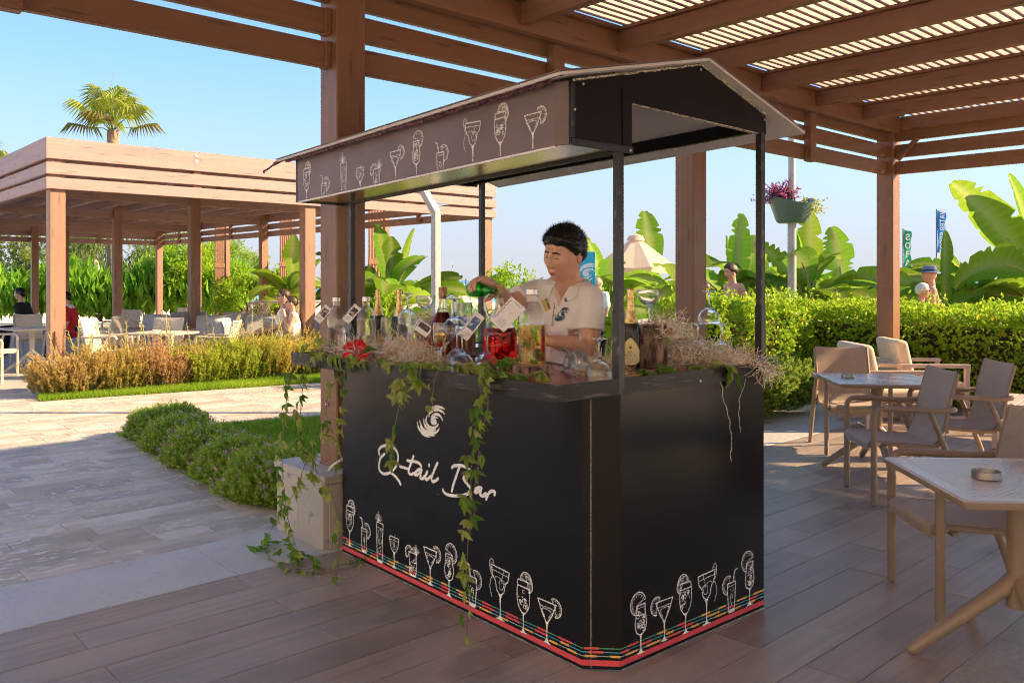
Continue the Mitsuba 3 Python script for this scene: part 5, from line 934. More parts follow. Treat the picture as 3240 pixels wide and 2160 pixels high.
# lamp post with a planter bowl
p = ground_at(1819, 13.0); lp = thing('lamp_post', 'grey round lamp post rising through the roof edge, with a planter round it', 'lamp post')
part(lp, 'pole', tube([(p[0], p[1], z) for z in (-0.02, 0.5, 2.4, 2.45, 4.2, 6.0)], [0.066, 0.066, 0.064, 0.055, 0.055, 0.05], 16), 'grey_paint', True)
bs('planter_green', prin((0.085, 0.145, 0.125), 0.35)); zb = zy(512, 13)
pb = thing('planter_bowl', 'dark green half bowl planter with purple trailing plant on the lamp post', 'planter')
bowl = lathe([(0.0, zb), (0.20, zb), (0.235, zb + 0.03), (0.33, zb + 0.30), (0.345, zb + 0.335), (0.325, zb + 0.335), (0.22, zb + 0.06), (0, zb + 0.05)], 28); v, f = bowl; v = v.copy(); an = np.arctan2(v[:, 1], v[:, 0]); v[:, 2] += np.where(v[:, 2] > zb + 0.2, 0.055 * np.cos(2 * an + 0.9), 0)
part(pb, 'bowl', mv((v, f), p[0], p[1]), 'planter_green', 40)
part(pb, 'seam', tube([np.array([p[0], p[1], 0]) + (-FW * 0.98 - RT * 0.2) * r + [0, 0, z] for r, z in ((0.24, zb + 0.03), (0.335, zb + 0.30), (0.35, zb + 0.36))], 0.012, 5), 'dark_grey', True)
rs_ = np.random.RandomState(4); o = []; o2 = []; sm = []
for _ in range(60):
    t = unit(np.array([*(-RT[:2] * rs_.uniform(-0.1, 1.0) + rs_.normal(size=2) * 0.4), rs_.uniform(0.25, 1.2)])); b = np.array([p[0], p[1], zb + 0.30]) - RT * rs_.uniform(0.0, 0.25); L = rs_.uniform(0.22, 0.5); s = np.linspace(0.25, 1, 8)[:, None]; q = b + t * L * s - [0, 0, 0.25] * (s * L) ** 2 * 2
    o.append(leaves(q, rdir(rs_, 8) + t * 0.5, rdir(rs_, 8), 0.085, 0.026, (0.20, 0.055, 0.11), rs_)); sm.append(tube(np.vstack([b, q[::3]]), 0.005, 3))
for _ in range(40):
    b = np.array([p[0], p[1], zb + 0.31]) + RT * rs_.uniform(0.05, 0.34) - FW * rs_.uniform(0, 0.2); q = b + rs_.normal(size=(7, 3)) * 0.05 - [0, 0, 0.15] * rs_.rand(7, 1) + RT * 0.06 * rs_.rand(7, 1); o2.append(leaves(q, rdir(rs_, 7), rdir(rs_, 7), 0.05, 0.03, (0.24, 0.25, 0.07), rs_))
leafpart(pb, 'purple_plant', catc(o)); leafpart(pb, 'green_plant', catc(o2)); part(pb, 'plant_stem', cat(sm), 'twig', kind='stuff')
# leaning grey post
p = np.array([*ground_at(1001, 9.95), 0]); gp = thing('steel_post', 'square grey steel post with a cranked top behind the bar', 'post'); dirx = np.array([0.62, -0.78, 0])
part(gp, 'post', beam(p, p + [0, 0, 2.36], 0.085, 0.085, 0.004, up=(1, 0, 0)), 'grey_paint'); part(gp, 'arm', beam(p + [0, 0, 2.345], p - RT * 0.25 + [0, 0, 2.80], 0.084, 0.084, 0.004, up=(1, 0, 0)), 'grey_paint')
# blue stele with the swirl
p = np.array([*ground_at(1338, 15.0), 0]); bl = thing('sign_stele', 'bright blue upright sign with a white swirl, behind the bartender', 'sign'); bs('sign_blue', prin((0.02, 0.46, 0.66), 0.35))
M_ = frame(p, RT, -FW, [0, 0, 1]); M_[:3, 1] = FW; part(bl, 'board', box(-0.22, 0.22, -0.05, 0.05, 0.1, zy(578, 15)), 'sign_blue', M=M_)
cx_, cy_ = -1.15, 0.86
sw_ = affinity.scale(affinity.translate(swirl, -cx_, -cy_), 2.3, 2.3, origin=(0, 0)).intersection(Polygon([(-0.21, -0.6), (0.21, -0.6), (0.21, 0.6), (-0.21, 0.6)]))
part(bl, 'swirl_logo', tf(flat(sw_), frame([0, -0.0525, 1.66], [1, 0, 0], [0, 0, 1], [0, -1, 0])), 'print_white', M=M_)
# beach flags
def flag(label, xd, d, y0, y1, w, mat, text, vertical, tw):
    p = np.array([*ground_at(xd, d), 0]); k = thing('beach_flag', label, 'flag', None); zt, zb = zy(y0, d), zy(y1, d); h = zt - zb
    part(k, 'pole', tube([p - [0, 0, 0.6], p + [0, 0, zt + 0.05]], 0.025, 6), 'dark_grey', True)
    n = 14; V = []
    for i in range(n + 1):
        z = zt - h * i / n; 
        for j in range(7):
            s = j / 6; V.append(p + RT * (w * s * (0.93 + 0.07 * math.sin(i * 1.3)) + 0.03) + FW * (0.10 * w * math.sin(s * 4 + i * 0.5)) + [0, 0, z - p[2] - 0.25 * w * s * (1 - i / n)])
    F = quads([[i * 7 + j, (i + 1) * 7 + j, (i + 1) * 7 + j + 1, i * 7 + j + 1] for i in range(n) for j in range(6)]); part(k, 'cloth', (np.array(V), F), mat, True)
    def lay(m, ox, oz, sx, up_):
        v, f = np.array(m.vertices), np.array(m.faces); v = v.copy(); v[:, :2] -= (v[:, :2].max(0) + v[:, :2].min(0)) / 2
        q = p + (v[:, :1] if up_ else v[:, 1:2]) * RT * sx + RT * ox - FW * (0.13 * w + 0.02 + v[:, 2:]); q[:, 2] = oz + (v[:, 1] if up_ else -v[:, 0]); return q, f
    if vertical:
        for i, c in enumerate(text): m = meshkit.text_mesh(c, tw, 0.01, True); part(k, 'letter', lay(m, w * 0.52, zt - h * (0.20 + 0.225 * i), -1 if c == 'S' else 1, True), 'print_white')
    else:
        m = meshkit.text_mesh(text, tw, 0.01, True); part(k, 'lettering', lay(m, w * 0.55, zt - h * 0.48, -1, False), 'print_white')
bs('flag_green', prin((0.03, 0.32, 0.12), 0.7)); bs('flag_blue', prin((0.02, 0.24, 0.55), 0.7))
flag('green beach flag with white capitals SOFA', 2074, 38, 527, 614, 0.36, 'flag_green', 'SOFA', True, 0.26)
flag('blue beach flag lettered WATER SPORT', 2151, 40, 483, 580, 0.42, 'flag_blue', 'WATER SPORT', False, 0.21)
# slatted timber screens beyond the pavilion
def screen(label, xd, d, w, zt, post=True):
    p = np.array([*ground_at(xd, d), 0]); k = thing('slatted_screen', label, 'screen', 'slatted timber screens beyond the pavilion'); M_ = frame(p, [1, 0, 0], [0, 1, 0], [0, 0, 1])
    for i in range(5): part(k, 'slat', box(-w / 2 + i * w / 5, -w / 2 + i * w / 5 + w * 0.13, -0.03, 0.03, 0, zt), 'pavtimber_z', M=M_)
    part(k, 'clamp', box(-w * 0.62, w * 0.45, -0.06, -0.032, 1.95, 2.1), 'timber_x', M=M_); part(k, 'post', box(w * 0.52, w * 0.52 + 0.14, -0.07, 0.07, 0, zt), 'pavtimber_z', M=M_)
screen('slatted timber screen seen between the big post and the leaning grey post', 864, 21, 0.42, 4.0)
screen('slatted timber screen left of the pavilion back corner post', 505, 27, 0.32, 4.2); screen('slatted timber screen with the white box, right of the pavilion back post', 655, 25, 0.32, 4.0)
p = np.array([*ground_at(668, 24.4), 0]); k = thing('antenna_box', 'white rounded box with thin aerials on the slatted screen', 'antenna'); v, f = cushion(-0.15, 0.15, -0.05, 0.05, zy(607, 24.4), zy(580, 24.4), 0.045); part(k, 'case', (v @ frame([0, 0, 0], RT, FW, [0, 0, 1])[:3, :3].T + p, f), 'white_plastic', 40)
for i in range(4): part(k, 'aerial', tube([p + RT * (-0.09 + 0.06 * i) + [0, 0, zy(582, 24.4)], p + RT * (-0.11 + 0.075 * i) + [0, 0, zy(553, 24.4)]], 0.008, 5), 'white_plastic')
# pastel chairs behind the bar
for nm_, c in (('plastic_blue', (0.10, 0.48, 0.62)), ('plastic_mint', (0.25, 0.58, 0.42)), ('plastic_cream', (0.70, 0.55, 0.36))): bs(nm_, prin(c, 0.35))
def monobloc(mat):
    P = [('leg', beam((x, y, 0), (x * 0.85, y * 0.85, 0.44), 0.035, 0.035, 0.01, up=(0, 1, 0)), mat, 40) for x in (-0.22, 0.22) for y in (-0.22, 0.22)]; P.append(('seat', cushion(-0.23, 0.23, -0.23, 0.23, 0.43, 0.47, 0.019), mat, 60))
    v, f = cushion(-0.22, 0.22, -0.018, 0.018, 0, 0.42, 0.017); P.append(('backrest', (np.column_stack([v[:, 0] * (1 - 0.12 * v[:, 2]), v[:, 1] - 0.21 - 0.18 * v[:, 2] + 0.6 * v[:, 0] ** 2, v[:, 2] + 0.47]), f), mat, 60)); return proto(P)
for nm_, xd, lab in (('plastic_blue', 1052, 'sky blue plastic chair behind the bar, left of three'), ('plastic_mint', 1092, 'mint green plastic chair behind the bar, middle of three'), ('plastic_cream', 1142, 'cream yellow plastic chair behind the bar, right of three')):
    q = ground_at(xd, 13.0 if nm_ == 'plastic_mint' else 12.6); stand(monobloc(nm_), 'plastic_chair', lab, 'chair', at(q[0], q[1], 0.22, 150))
single('low_wall', 'low pale wall behind the pastel chairs', 'wall', tf(box(-2.2, 2.2, -0.1, 0.1, 0, 0.25), frame([*ground_at(1100, 12.4), 0], RT, FW, [0, 0, 1])), 'plinth_stone')
bs('white_wall', prin((0.7, 0.68, 0.64), 0.6)); single('white_bench', 'white low block behind the shirtless man', 'bench', tf(cat([box(-0.35, 0.35, -0.2, 0.2, 0.36, 0.42), box(-0.3, 0.3, -0.16, 0.16, 0, 0.36)]), frame([*ground_at(1645, 11.8), 0], RT, FW, [0, 0, 1])), 'white_wall')
# ---------------------------------------------------------------- on the counter
def glass(key, tint=(1, 1, 1), ior=1.5): scene[key] = {'type': 'dielectric', 'int_ior': ior, 'ext_ior': 1.0, 'specular_transmittance': rgb(*tint)}
glass('clear_glass', (0.985, 0.99, 0.985)); glass('red_liquid', (0.86, 0.035, 0.03), 1.36); glass('amber_liquid', (0.86, 0.40, 0.10), 1.36); glass('pale_liquid', (0.92, 0.86, 0.50), 1.34); glass('water', (0.97, 0.98, 0.97), 1.33); glass('champagne', (0.93, 0.78, 0.42), 1.34); glass('green_glass', (0.22, 0.78, 0.22), 1.5); glass('dark_green_glass', (0.04, 0.10, 0.035), 1.5)
bs('cork', prin(mikit.proc(lambda p, n, uv: mix((0.50, 0.30, 0.15), (0.24, 0.12, 0.06), smoothstep(0.5, 0.75, noise(p.x * 260, p.y * 260, p.z * 260)))), 0.8))
bs('silver_cap', {'type': 'roughconductor', 'alpha': 0.2, 'specular_reflectance': rgb(0.78, 0.74, 0.70)}); bs('gold_foil', {'type': 'bumpmap', 'b': {'type': 'roughconductor', 'alpha': 0.22, 'specular_reflectance': rgb(0.85, 0.60, 0.24)}, 'tex': mikit.proc(lambda p, n, uv: fbm(p.x * 90, p.y * 90, p.z * 60, 2), eps=0.001), 'scale': 0.004})
bs('card', prin((0.80, 0.77, 0.75), 0.6)); bs('ink', prin((0.05, 0.05, 0.06), 0.6)); bs('photo_blue', prin(mikit.proc(lambda p, n, uv: mix((0.06, 0.14, 0.30), (0.5, 0.5, 0.52), smoothstep(0.55, 0.75, fbm(p.x * 60, p.y * 60, p.z * 60, 2)))), 0.5)); bs('photo_brown', prin(mikit.proc(lambda p, n, uv: mix((0.04, 0.03, 0.03), (0.45, 0.36, 0.30), smoothstep(0.45, 0.75, fbm(p.x * 70, p.y * 70, p.z * 70, 2)))), 0.5)); bs('string', prin((0.35, 0.30, 0.24), 0.9))
bs('gold_label', prin((0.62, 0.52, 0.22), 0.45, metal=0.3)); bs('cherry', prin((0.55, 0.02, 0.015), 0.15)); bs('hibiscus_red', {'type': 'principled', 'base_color': {'type': 'mesh_attribute', 'name': 'vertex_color'}, 'roughness': 0.5})
def logfn(p, n, uv):
    b = fbm(p.x * 30, p.y * 30, p.z * 10, 3); cut = smoothstep(0.85, 0.95, n.z); r = fbm(p.x * 22, p.y * 22, 0, 3)
    b = smoothstep(0.3, 0.7, fbm(p.x * 55, p.y * 55, p.z * 14, 3)); return mix(mix((0.055, 0.035, 0.025), (0.36, 0.25, 0.17), b), mix((0.52, 0.30, 0.14), (0.36, 0.18, 0.08), r), cut)
bs('log_bark', {'type': 'bumpmap', 'b': prin(mikit.proc(logfn), 0.85), 'tex': mikit.proc(lambda p, n, uv: fbm(p.x * 55, p.y * 55, p.z * 16, 3), eps=0.001), 'scale': 0.035})
def CM(u, v, z, rz=0, s=1.0): return T4(CART) @ T4().translate([u, v, z]).rotate([0, 0, 1], rz).scale(s)
def zc(v, lift=0): return 1.1575 - 0.009 * v + lift
COUPE = lathe([(0, 0), (0.033, 0), (0.035, 0.0015), (0.034, 0.003), (0.012, 0.007), (0.005, 0.015), (0.004, 0.03), (0.004, 0.066), (0.006, 0.078), (0.016, 0.086), (0.034, 0.098), (0.048, 0.116), (0.0535, 0.136), (0.0545, 0.157), (0.0532, 0.158), (0.0522, 0.137), (0.0467, 0.1175), (0.033, 0.1005), (0.014, 0.0895), (0, 0.0875)], 30)
FLUTE = lathe([(0, 0), (0.030, 0), (0.031, 0.002), (0.012, 0.006), (0.0045, 0.014), (0.0042, 0.068), (0.008, 0.078), (0.018, 0.092), (0.0255, 0.118), (0.0275, 0.145), (0.0268, 0.185), (0.0258, 0.186), (0.0262, 0.145), (0.024, 0.119), (0.0165, 0.095), (0.006, 0.083), (0, 0.082)], 26)
TUMBLER = lathe([(0, 0), (0.028, 0), (0.030, 0.003), (0.035, 0.06), (0.036, 0.125), (0.0347, 0.126), (0.0336, 0.06), (0.0285, 0.012), (0, 0.011)], 26)
def gl(name, label, u, v, z, mesh, group, M=None, **kw):
    k = thing(name, label, 'glass', group); part(k, 'bowl', mesh, 'clear_glass', True, M=M or CM(u, v, z, **kw)); return k
GCP = 'coupe glasses on the bar counter'
UPS = T4().translate([0, 0, 0.158]).rotate([1, 0, 0], 180)
def inv(u, v, lift): return CM(u, v, zc(v, lift)) @ UPS
gl('coupe_glass', 'upright empty coupe in front of the leftmost clear bottle', -0.02, 2.0, zc(2.0, 0.018), COUPE, GCP)
gl('coupe_glass', 'upright coupe carrying another one upside down, left of the amber decanter', 0.10, 1.515, zc(1.5, 0.022), COUPE, GCP)
gl('coupe_glass', 'upside down coupe set on top of an upright one, left of the amber decanter', 0, 0, 0, COUPE, GCP, M=inv(0.10, 1.515, 0.022 + 0.1585))
gl('coupe_glass', 'upright coupe on the mossy little log behind the amber decanter', 0.26, 1.575, zc(1.57, 0.165), COUPE, GCP)
gl('coupe_glass', 'upside down coupe standing high on another foot, between the two handled decanters', 0, 0, 0, COUPE, GCP, M=inv(-0.02, 0.93, 0.159))
gl('coupe_glass', 'upside down coupe at the front edge right of the champagne flute', 0, 0, 0, COUPE, GCP, M=inv(-0.075, 0.80, 0.0))
gl('coupe_glass', 'upside down coupe at the foot of the red decanter, on its left', 0, 0, 0, COUPE, GCP, M=inv(-0.03, 0.675, 0.004))
gl('coupe_glass', 'upside down coupe just behind the lower stacked one, between the decanters', 0, 0, 0, COUPE, GCP, M=inv(0.03, 0.98, 0.0))
gl('coupe_glass', 'coupe lying on its side with its mouth to the camera, before the bartender', 0, 0, 0, COUPE, GCP, M=CM(0.10, 0.235, zc(0.2, 0.054)) @ T4().rotate([0, 0, 1], 42).rotate([0, 1, 0], -93).translate([0, 0, -0.11]))
gl('coupe_glass', 'coupe lying on its side behind the wood slice, right of the pale bottle', 0, 0, 0, COUPE, GCP, M=CM(0.19, 0.40, zc(0.4, 0.054)) @ T4().rotate([0, 0, 1], 10).rotate([0, 1, 0], -90).translate([0, 0, -0.11]))
gl('coupe_glass', 'upside down coupe whose foot shows above the lying one', 0, 0, 0, COUPE, GCP, M=inv(0.23, 0.345, 0.01))
gl('coupe_glass', 'upside down coupe on the red counter left of the front post', 0, 0, 0, COUPE, GCP, M=inv(0.105, 0.115, 0.0))
gl('coupe_glass', 'upright coupe on top of the big bark log', 0.60, 0.272, zc(0.27, 0.195), COUPE, GCP)
gl('coupe_glass', 'upside down coupe stacked on two others at the right end of the counter', 0, 0, 0, COUPE, GCP, M=inv(1.00, 0.235, 0.188))
gl('coupe_glass', 'upside down coupe in the moss at the right end, lower right of the stack', 0, 0, 0, COUPE, GCP, M=inv(1.02, 0.175, 0.028)); gl('coupe_glass', 'upside down coupe in the moss at the right end, lower left of the stack', 0, 0, 0, COUPE, GCP, M=inv(0.985, 0.29, 0.028))
gl('coupe_glass', 'upright coupe between the two clear bottles on the left, further back', 0.22, 1.99, zc(2.0, 0.03), COUPE, GCP); gl('coupe_glass', 'upright coupe behind the filled flute, between amber decanter and stacked coupes', 0.06, 1.12, zc(1.1, 0.004), COUPE, GCP)
gl('champagne_flute', 'empty champagne flute left of the white card', 0.02, 1.60, zc(1.6, 0.025), FLUTE, None)
GTB = 'tall tumblers on the bar counter'
gl('tumbler', 'tall tumbler behind the amber decanter, left of two', 0.36, 1.42, zc(1.4, 0.16), TUMBLER, GTB); gl('tumbler', 'tall tumbler behind the amber decanter, right of two', 0.38, 1.37, zc(1.4, 0.16), TUMBLER, GTB)
single('box_riser', 'dark wooden box under the tumblers behind the decanters', 'box', box(0.29, 0.396, 1.30, 1.50, 1.147, 1.301), 'log_bark', M=CART)
gl('tumbler', 'tall tumbler in the moss right of the big log', 0.96, 0.34, zc(0.35, 0.06), TUMBLER, GTB)
k = gl('champagne_flute', 'filled champagne flute with a red cherry at the front edge', -0.165, 0.85, zc(0.85), FLUTE, None, s=1.12)
Mf = CM(-0.165, 0.85, zc(0.85), s=1.12)
part(k, 'champagne', lathe([(0, 0.0828), (0.0055, 0.0838), (0.0160, 0.0958), (0.0234, 0.1195), (0.0255, 0.140), (0.0255, 0.152), (0, 0.152)], 26), 'champagne', True, M=Mf); part(k, 'cherry', mv(lathe([(0.011 * math.sin(t), -0.011 * math.cos(t)) for t in np.linspace(0, math.pi, 10)], 14), z=0.103), 'cherry', True, M=Mf)
# bottles: the filled part is one solid of liquid, the empty part a glass wall
def fillet(prof): return prof
def bottle(name, label, u, v, z, outer, level, liquid, rz=0, wall=0.0028, n=32, group=None, M=None):
    k = thing(name, label, 'bottle', group); M = M or CM(u, v, z, rz); o = np.array(outer)
    rs_at = lambda h: float(np.interp(h, o[:, 1], o[:, 0]))
    if level:
        low = o[o[:, 1] < level]; part(k, 'liquid', lathe([(0, low[0, 1])] + low.tolist() + [(rs_at(level), level), (0, level)], n), liquid, 35, M=M)
    up = o[o[:, 1] > (level or -1)]; s0 = [(rs_at(level) - 0.0001, level + 0.0004)] if level else [(0, o[0, 1])]
    inn = [(max(r - wall, 0.001), h) for r, h in up[::-1]]
    prof = s0 + up.tolist() + inn + ([(rs_at(level) - wall, level + 0.0004)] if level else [(0, o[0, 1] + 0.006)])
    part(k, 'glass', lathe(prof, n, closed=bool(level)), 'clear_glass', 35, M=M); return k, M
JUG = [(0.046, 0.0), (0.051, 0.003), (0.0525, 0.012), (0.0525, 0.16), (0.050, 0.18), (0.042, 0.203), (0.030, 0.222), (0.0215, 0.235), (0.020, 0.245), (0.0205, 0.262), (0.022, 0.264)]
def tag(k, M, w, h, tilt_, lab, photo, at_, head=None, lines=4):
    A = M @ T4().translate(list(at_)).rotate([0, 0, 1], tilt_[0]).rotate([1, 0, 0], tilt_[1]).rotate([0, 0, 1], tilt_[2])
    t = part(k, 'tag', box(-w / 2, w / 2, -h, 0, -0.0006, 0.0006, 0.0002), 'card', M=A, label=lab); dz = 0.0009
    def pl(x0, x1, y0, y1, m, nm_='line'): part(t, nm_, mv(flat(Polygon([(x0, y0), (x1, y0), (x1, y1), (x0, y1)])), z=dz), m, M=A)
    if photo: pl(-w * 0.30, w * 0.40, -h * 0.62, -h * 0.15, photo, 'picture')
    wv = [(-w * 0.40 + 0.0022 * math.sin(i * 1.1), -h * (0.08 + 0.8 * i / 30)) for i in range(31)]; part(t, 'border', mv(flat(LineString(wv).buffer(w * 0.018)), z=dz), 'ink', M=A)
    if head: m = meshkit.text_mesh(head, w * 0.055, 0.0001, True); b = m.bounds; s = min(1.0, w * 0.66 / (b[1][0] - b[0][0])); vv = np.array(m.vertices); vv = (vv - [(b[0][0] + b[1][0]) / 2, 0, 0]) * s + [w * 0.06, -h * 0.09, dz]; part(t, 'lettering', (vv, np.array(m.faces)), 'ink', M=A)
    for i in range(lines): q = w * (0.20 + 0.06 * ((i * 7) % 3)); pl(w * 0.05 - q, w * 0.05 + q, -h * (0.70 + 0.05 * i) - 0.0012, -h * (0.70 + 0.05 * i), 'ink')
    return A, t
def cap(k, M, z, r=0.0235, h=0.026): part(k, 'cap', mv(lathe([(0, 0), (r, 0), (r, h - 0.002), (r - 0.002, h), (0, h)], 26), z=z), 'silver_cap', 40, M=M)
def ring(k, M, z, r): part(k, 'string', tube([(r * math.cos(a), r * math.sin(a), z + 0.004 * math.sin(2 * a)) for a in np.linspace(0, 2 * math.pi, 18)[:-1]], 0.0016, 4, closed=True), 'string', True, M=M)
# (the viewer looks along +u and to the right along -v: -140 degrees about z turns a tag's face to the camera)
k, M = bottle('clear_bottle', 'clear bottle with silver cap and white tag at the left end of the counter', 0.0, 2.10, zc(2.1, 0.024), JUG, 0.115, 'water'); cap(k, M, 0.265); ring(k, M, 0.238, 0.024)
tag(k, M, 0.052, 0.105, (-48, 78, -38), 'white tag with a small dark picture', 'photo_brown', (-0.035, 0.030, 0.235))
k, M = bottle('clear_bottle', 'clear bottle with silver cap and tag before the gold bottle necks', 0.06, 1.87, zc(1.87, 0.028), JUG, 0.075, 'water'); cap(k, M, 0.265); ring(k, M, 0.238, 0.024)
tag(k, M, 0.052, 0.11, (-48, 78, -38), 'white tag with a small dark picture', 'photo_brown', (-0.035, 0.030, 0.238))
k, M = bottle('clear_bottle', 'bottle of pale yellow drink with large white tag, on a wood slice', 0.035, 0.446, zc(0.45, 0.040), [(r * 1.13, h * 1.12) for r, h in JUG], 0.168, 'pale_liquid'); cap(k, M, 0.297, 0.026, 0.024); ring(k, M, 0.262, 0.028)
tag(k, M, 0.082, 0.138, (-44, 74, -42), 'large white recipe tag with a small drawn cocktail', None, (-0.065, 0.012, 0.262), 'MANGO LOTUS', 5)
A, t_ = tag(k, M, 0.001, 0.001, (-44, 74, -42), None, None, (-0.065, 0.012, 0.262), None, 0) if False else (M @ T4().translate([-0.065, 0.012, 0.262]).rotate([0, 0, 1], -44).rotate([1, 0, 0], 74).rotate([0, 0, 1], -42), None)
part(k, 'drawn_cocktail', tf(flat(affinity.scale(drink('martini', 3), 0.17, 0.17, origin=(0, 0))), frame([0.006, -0.072, 0.0012], [1, 0, 0], [0, 1, 0], [0, 0, 1])), 'print_amber', M=A)
rs_ = np.random.RandomState(9); mm = leaves(np.array([[0.0, 0.01, 0.02], [0.01, -0.015, 0.04], [-0.012, 0, 0.07], [0.005, 0.012, 0.05], [0.0, -0.01, 0.085]]), rdir(rs_, 5) + [0, 0, 0.8], rdir(rs_, 5), 0.07, 0.035, (0.16, 0.24, 0.03), rs_); part(k, 'steeped_leaf', mm[0], 'leaf', color=mm[1], M=M)
DEC = [(0.066, 0.0), (0.072, 0.004), (0.0745, 0.016), (0.077, 0.08), (0.0775, 0.125), (0.073, 0.155), (0.060, 0.185), (0.042, 0.212), (0.028, 0.238), (0.0215, 0.262), (0.020, 0.29), (0.0215, 0.315), (0.024, 0.317), (0.024, 0.323), (0.022, 0.325)]
def decanter(label, u, v, lift, level, liq, hz, s=1.0):
    k, M = bottle('handled_decanter', label, u, v, zc(v, lift), [(r * s, h) for r, h in DEC], level, liq, group='handled glass decanters with corks')
    part(k, 'handle', tube(bez([(0.021, 0, 0.300), (0.045, 0, 0.318), (0.066, 0, 0.300), (0.070, 0, 0.265), (0.060, 0, 0.225), (0.048, 0, 0.204)], 5), 0.0075, 10), 'clear_glass', True, M=M @ T4().rotate([0, 0, 1], hz)); part(k, 'cork', mv(lathe([(0, 0), (0.0175, 0), (0.0205, 0.03), (0.022, 0.055), (0.020, 0.06), (0, 0.06)], 18), z=0.298), 'cork', 40, M=M); ring(k, M, 0.245, 0.03); return k, M
k, M = decanter('handled decanter of bright red drink with cork and slanted tag', 0.10, 0.742, 0.022, 0.160, 'red_liquid', 132)
tag(k, M, 0.055, 0.135, (-46, 78, -36), 'white tag with a blue picture', 'photo_blue', (-0.082, 0.042, 0.222))
k, M = decanter('handled decanter of brown amber drink with cork', 0.13, 1.235, 0.012, 0.232, 'amber_liquid', -46, 0.98)
tag(k, M, 0.088, 0.062, (-46, 78, -34), 'white tag with a dark brown picture', 'photo_brown', (-0.085, 0.022, 0.178), 'SIGNATURE OF THE DAY', 0)
# sparkling wine
WINE = [(0.034, 0), (0.042, 0.002), (0.044, 0.010), (0.044, 0.155), (0.0425, 0.180), (0.037, 0.205), (0.029, 0.23), (0.0215, 0.255), (0.017, 0.285), (0.0152, 0.31)]
def wine(label, u, v, rz, showlabel, gold=False):
    k = thing('sparkling_bottle', label, 'bottle', 'gold foiled sparkling wine bottles'); M = CM(u, v, zc(v), rz); o = np.array(WINE)
    part(k, 'glass', lathe([(0, 0)] + WINE + [(0, 0.31)], 32), 'dark_green_glass', 35, M=M); part(k, 'foil', lathe([(r + 0.0006, h) for r, h in WINE if h > 0.20] + [(0.0155, 0.312), (0.0170, 0.318), (0.0170, 0.326), (0.0152, 0.330), (0.0165, 0.342), (0.0170, 0.352), (0.014, 0.358), (0, 0.359)], 28), 'gold_foil', 40, M=M)
    if showlabel:
        a = np.radians(np.linspace(-62, 62, 15)); top = lambda t: 0.085 + 0.058 * (1 - abs(t) ** 1.3); bot = lambda t: 0.022 + 0.016 * t * t
        V = np.array([[0.0446 * math.cos(x), 0.0446 * math.sin(x), h] for x in a for h in (bot(x / a[-1]), top(x / a[-1]))]); part(k, 'label', (V, quads([[2 * i, 2 * i + 2, 2 * i + 3, 2 * i + 1] for i in range(14)])), 'gold_label', True, M=M)
        def wrap(text, h, z):
            m = meshkit.text_mesh(text, h, 0.0002); v = np.array(m.vertices); x = (v[:, 0] - v[:, 0].mean()) / 0.045; return np.column_stack([(0.0451 + v[:, 2]) * np.cos(x), (0.0451 + v[:, 2]) * np.sin(x), z + v[:, 1]]), np.array(m.faces)
        for tx, h, z in (('Belle', 0.007, 0.077), ('Mousse', 0.009, 0.062), ('semisec', 0.005, 0.050)): part(k, 'lettering', wrap(tx, h, z), 'ink', M=M)
        part(k, 'crest', tf(lathe([(0, 0), (0.006, 0), (0, 0.0005)], 12), frame([0.0449, 0, 0.10], [0, 1, 0], [0, 0, 1], [1, 0, 0])), 'ink', M=M)
wine('dark green sparkling wine bottle with gold foil and gold label by the front post', 0.45, 0.252, -138, True)
wine('gold foiled bottle neck left of the clear bottle with the brown moss', 0.25, 2.06, 0, False); wine('gold foiled bottle neck behind the white card', 0.24, 1.81, 0, False)
# white folded card
a = np.radians(np.linspace(-60, 60, 11)); V = np.array([[0.05 * math.cos(x) - 0.05, 0.062 * math.sin(x) + 0.012 * t * t, t * 0.235] for t in np.linspace(0, 1, 9) for x in a * (0.55 + 0.45 * math.sin(math.pi * min(t + 0.25, 1)) )])
Fq = quads([[i * 11 + j, i * 11 + j + 1, i * 11 + j + 12, i * 11 + j + 11] for i in range(8) for j in range(10)]); d_ = V * [1, 1, 1] + [0.002, 0, 0]
single('folded_napkin', 'pinkish white folded card standing behind the stacked coupes', 'card', cat([(V, Fq), (d_, Fq[:, ::-1])]), 'card', True, M=CM(0.13, 1.545, zc(1.5, 0.01), 150))
# wood: slices under the bottles and standing logs
def log(label, u, v, r, h, seed, name='wood_slice', lift=0.0, cat_='wood'):
    rs = np.random.RandomState(seed); n = 22; q = 1 + 0.10 * (rs.rand(n) - 0.5); q = (q + np.roll(q, 1) + np.roll(q, -1)) / 3; a = np.arange(n) * 2 * np.pi / n
    rows = [(0.96, 0), (1.0, 0.004), (1.01, h * 0.5), (1.0, h - 0.004), (0.95, h)]; V = np.array([[r * q[i] * s * math.cos(a[i]), r * q[i] * s * math.sin(a[i]), z] for s, z in rows for i in range(n)] + [[0, 0, 0], [0, 0, h]])
    F = [quads([[k_ * n + i, k_ * n + (i + 1) % n, (k_ + 1) * n + (i + 1) % n, (k_ + 1) * n + i] for i in range(n)]) for k_ in range(4)] + [np.array([[(i + 1) % n, i, 5 * n] for i in range(n)]), np.array([[4 * n + i, 4 * n + (i + 1) % n, 5 * n + 1] for i in range(n)])]
    single(name, label, cat_, (V, np.vstack(F)), 'log_bark', 30, M=CM(u, v, zc(v, lift)))
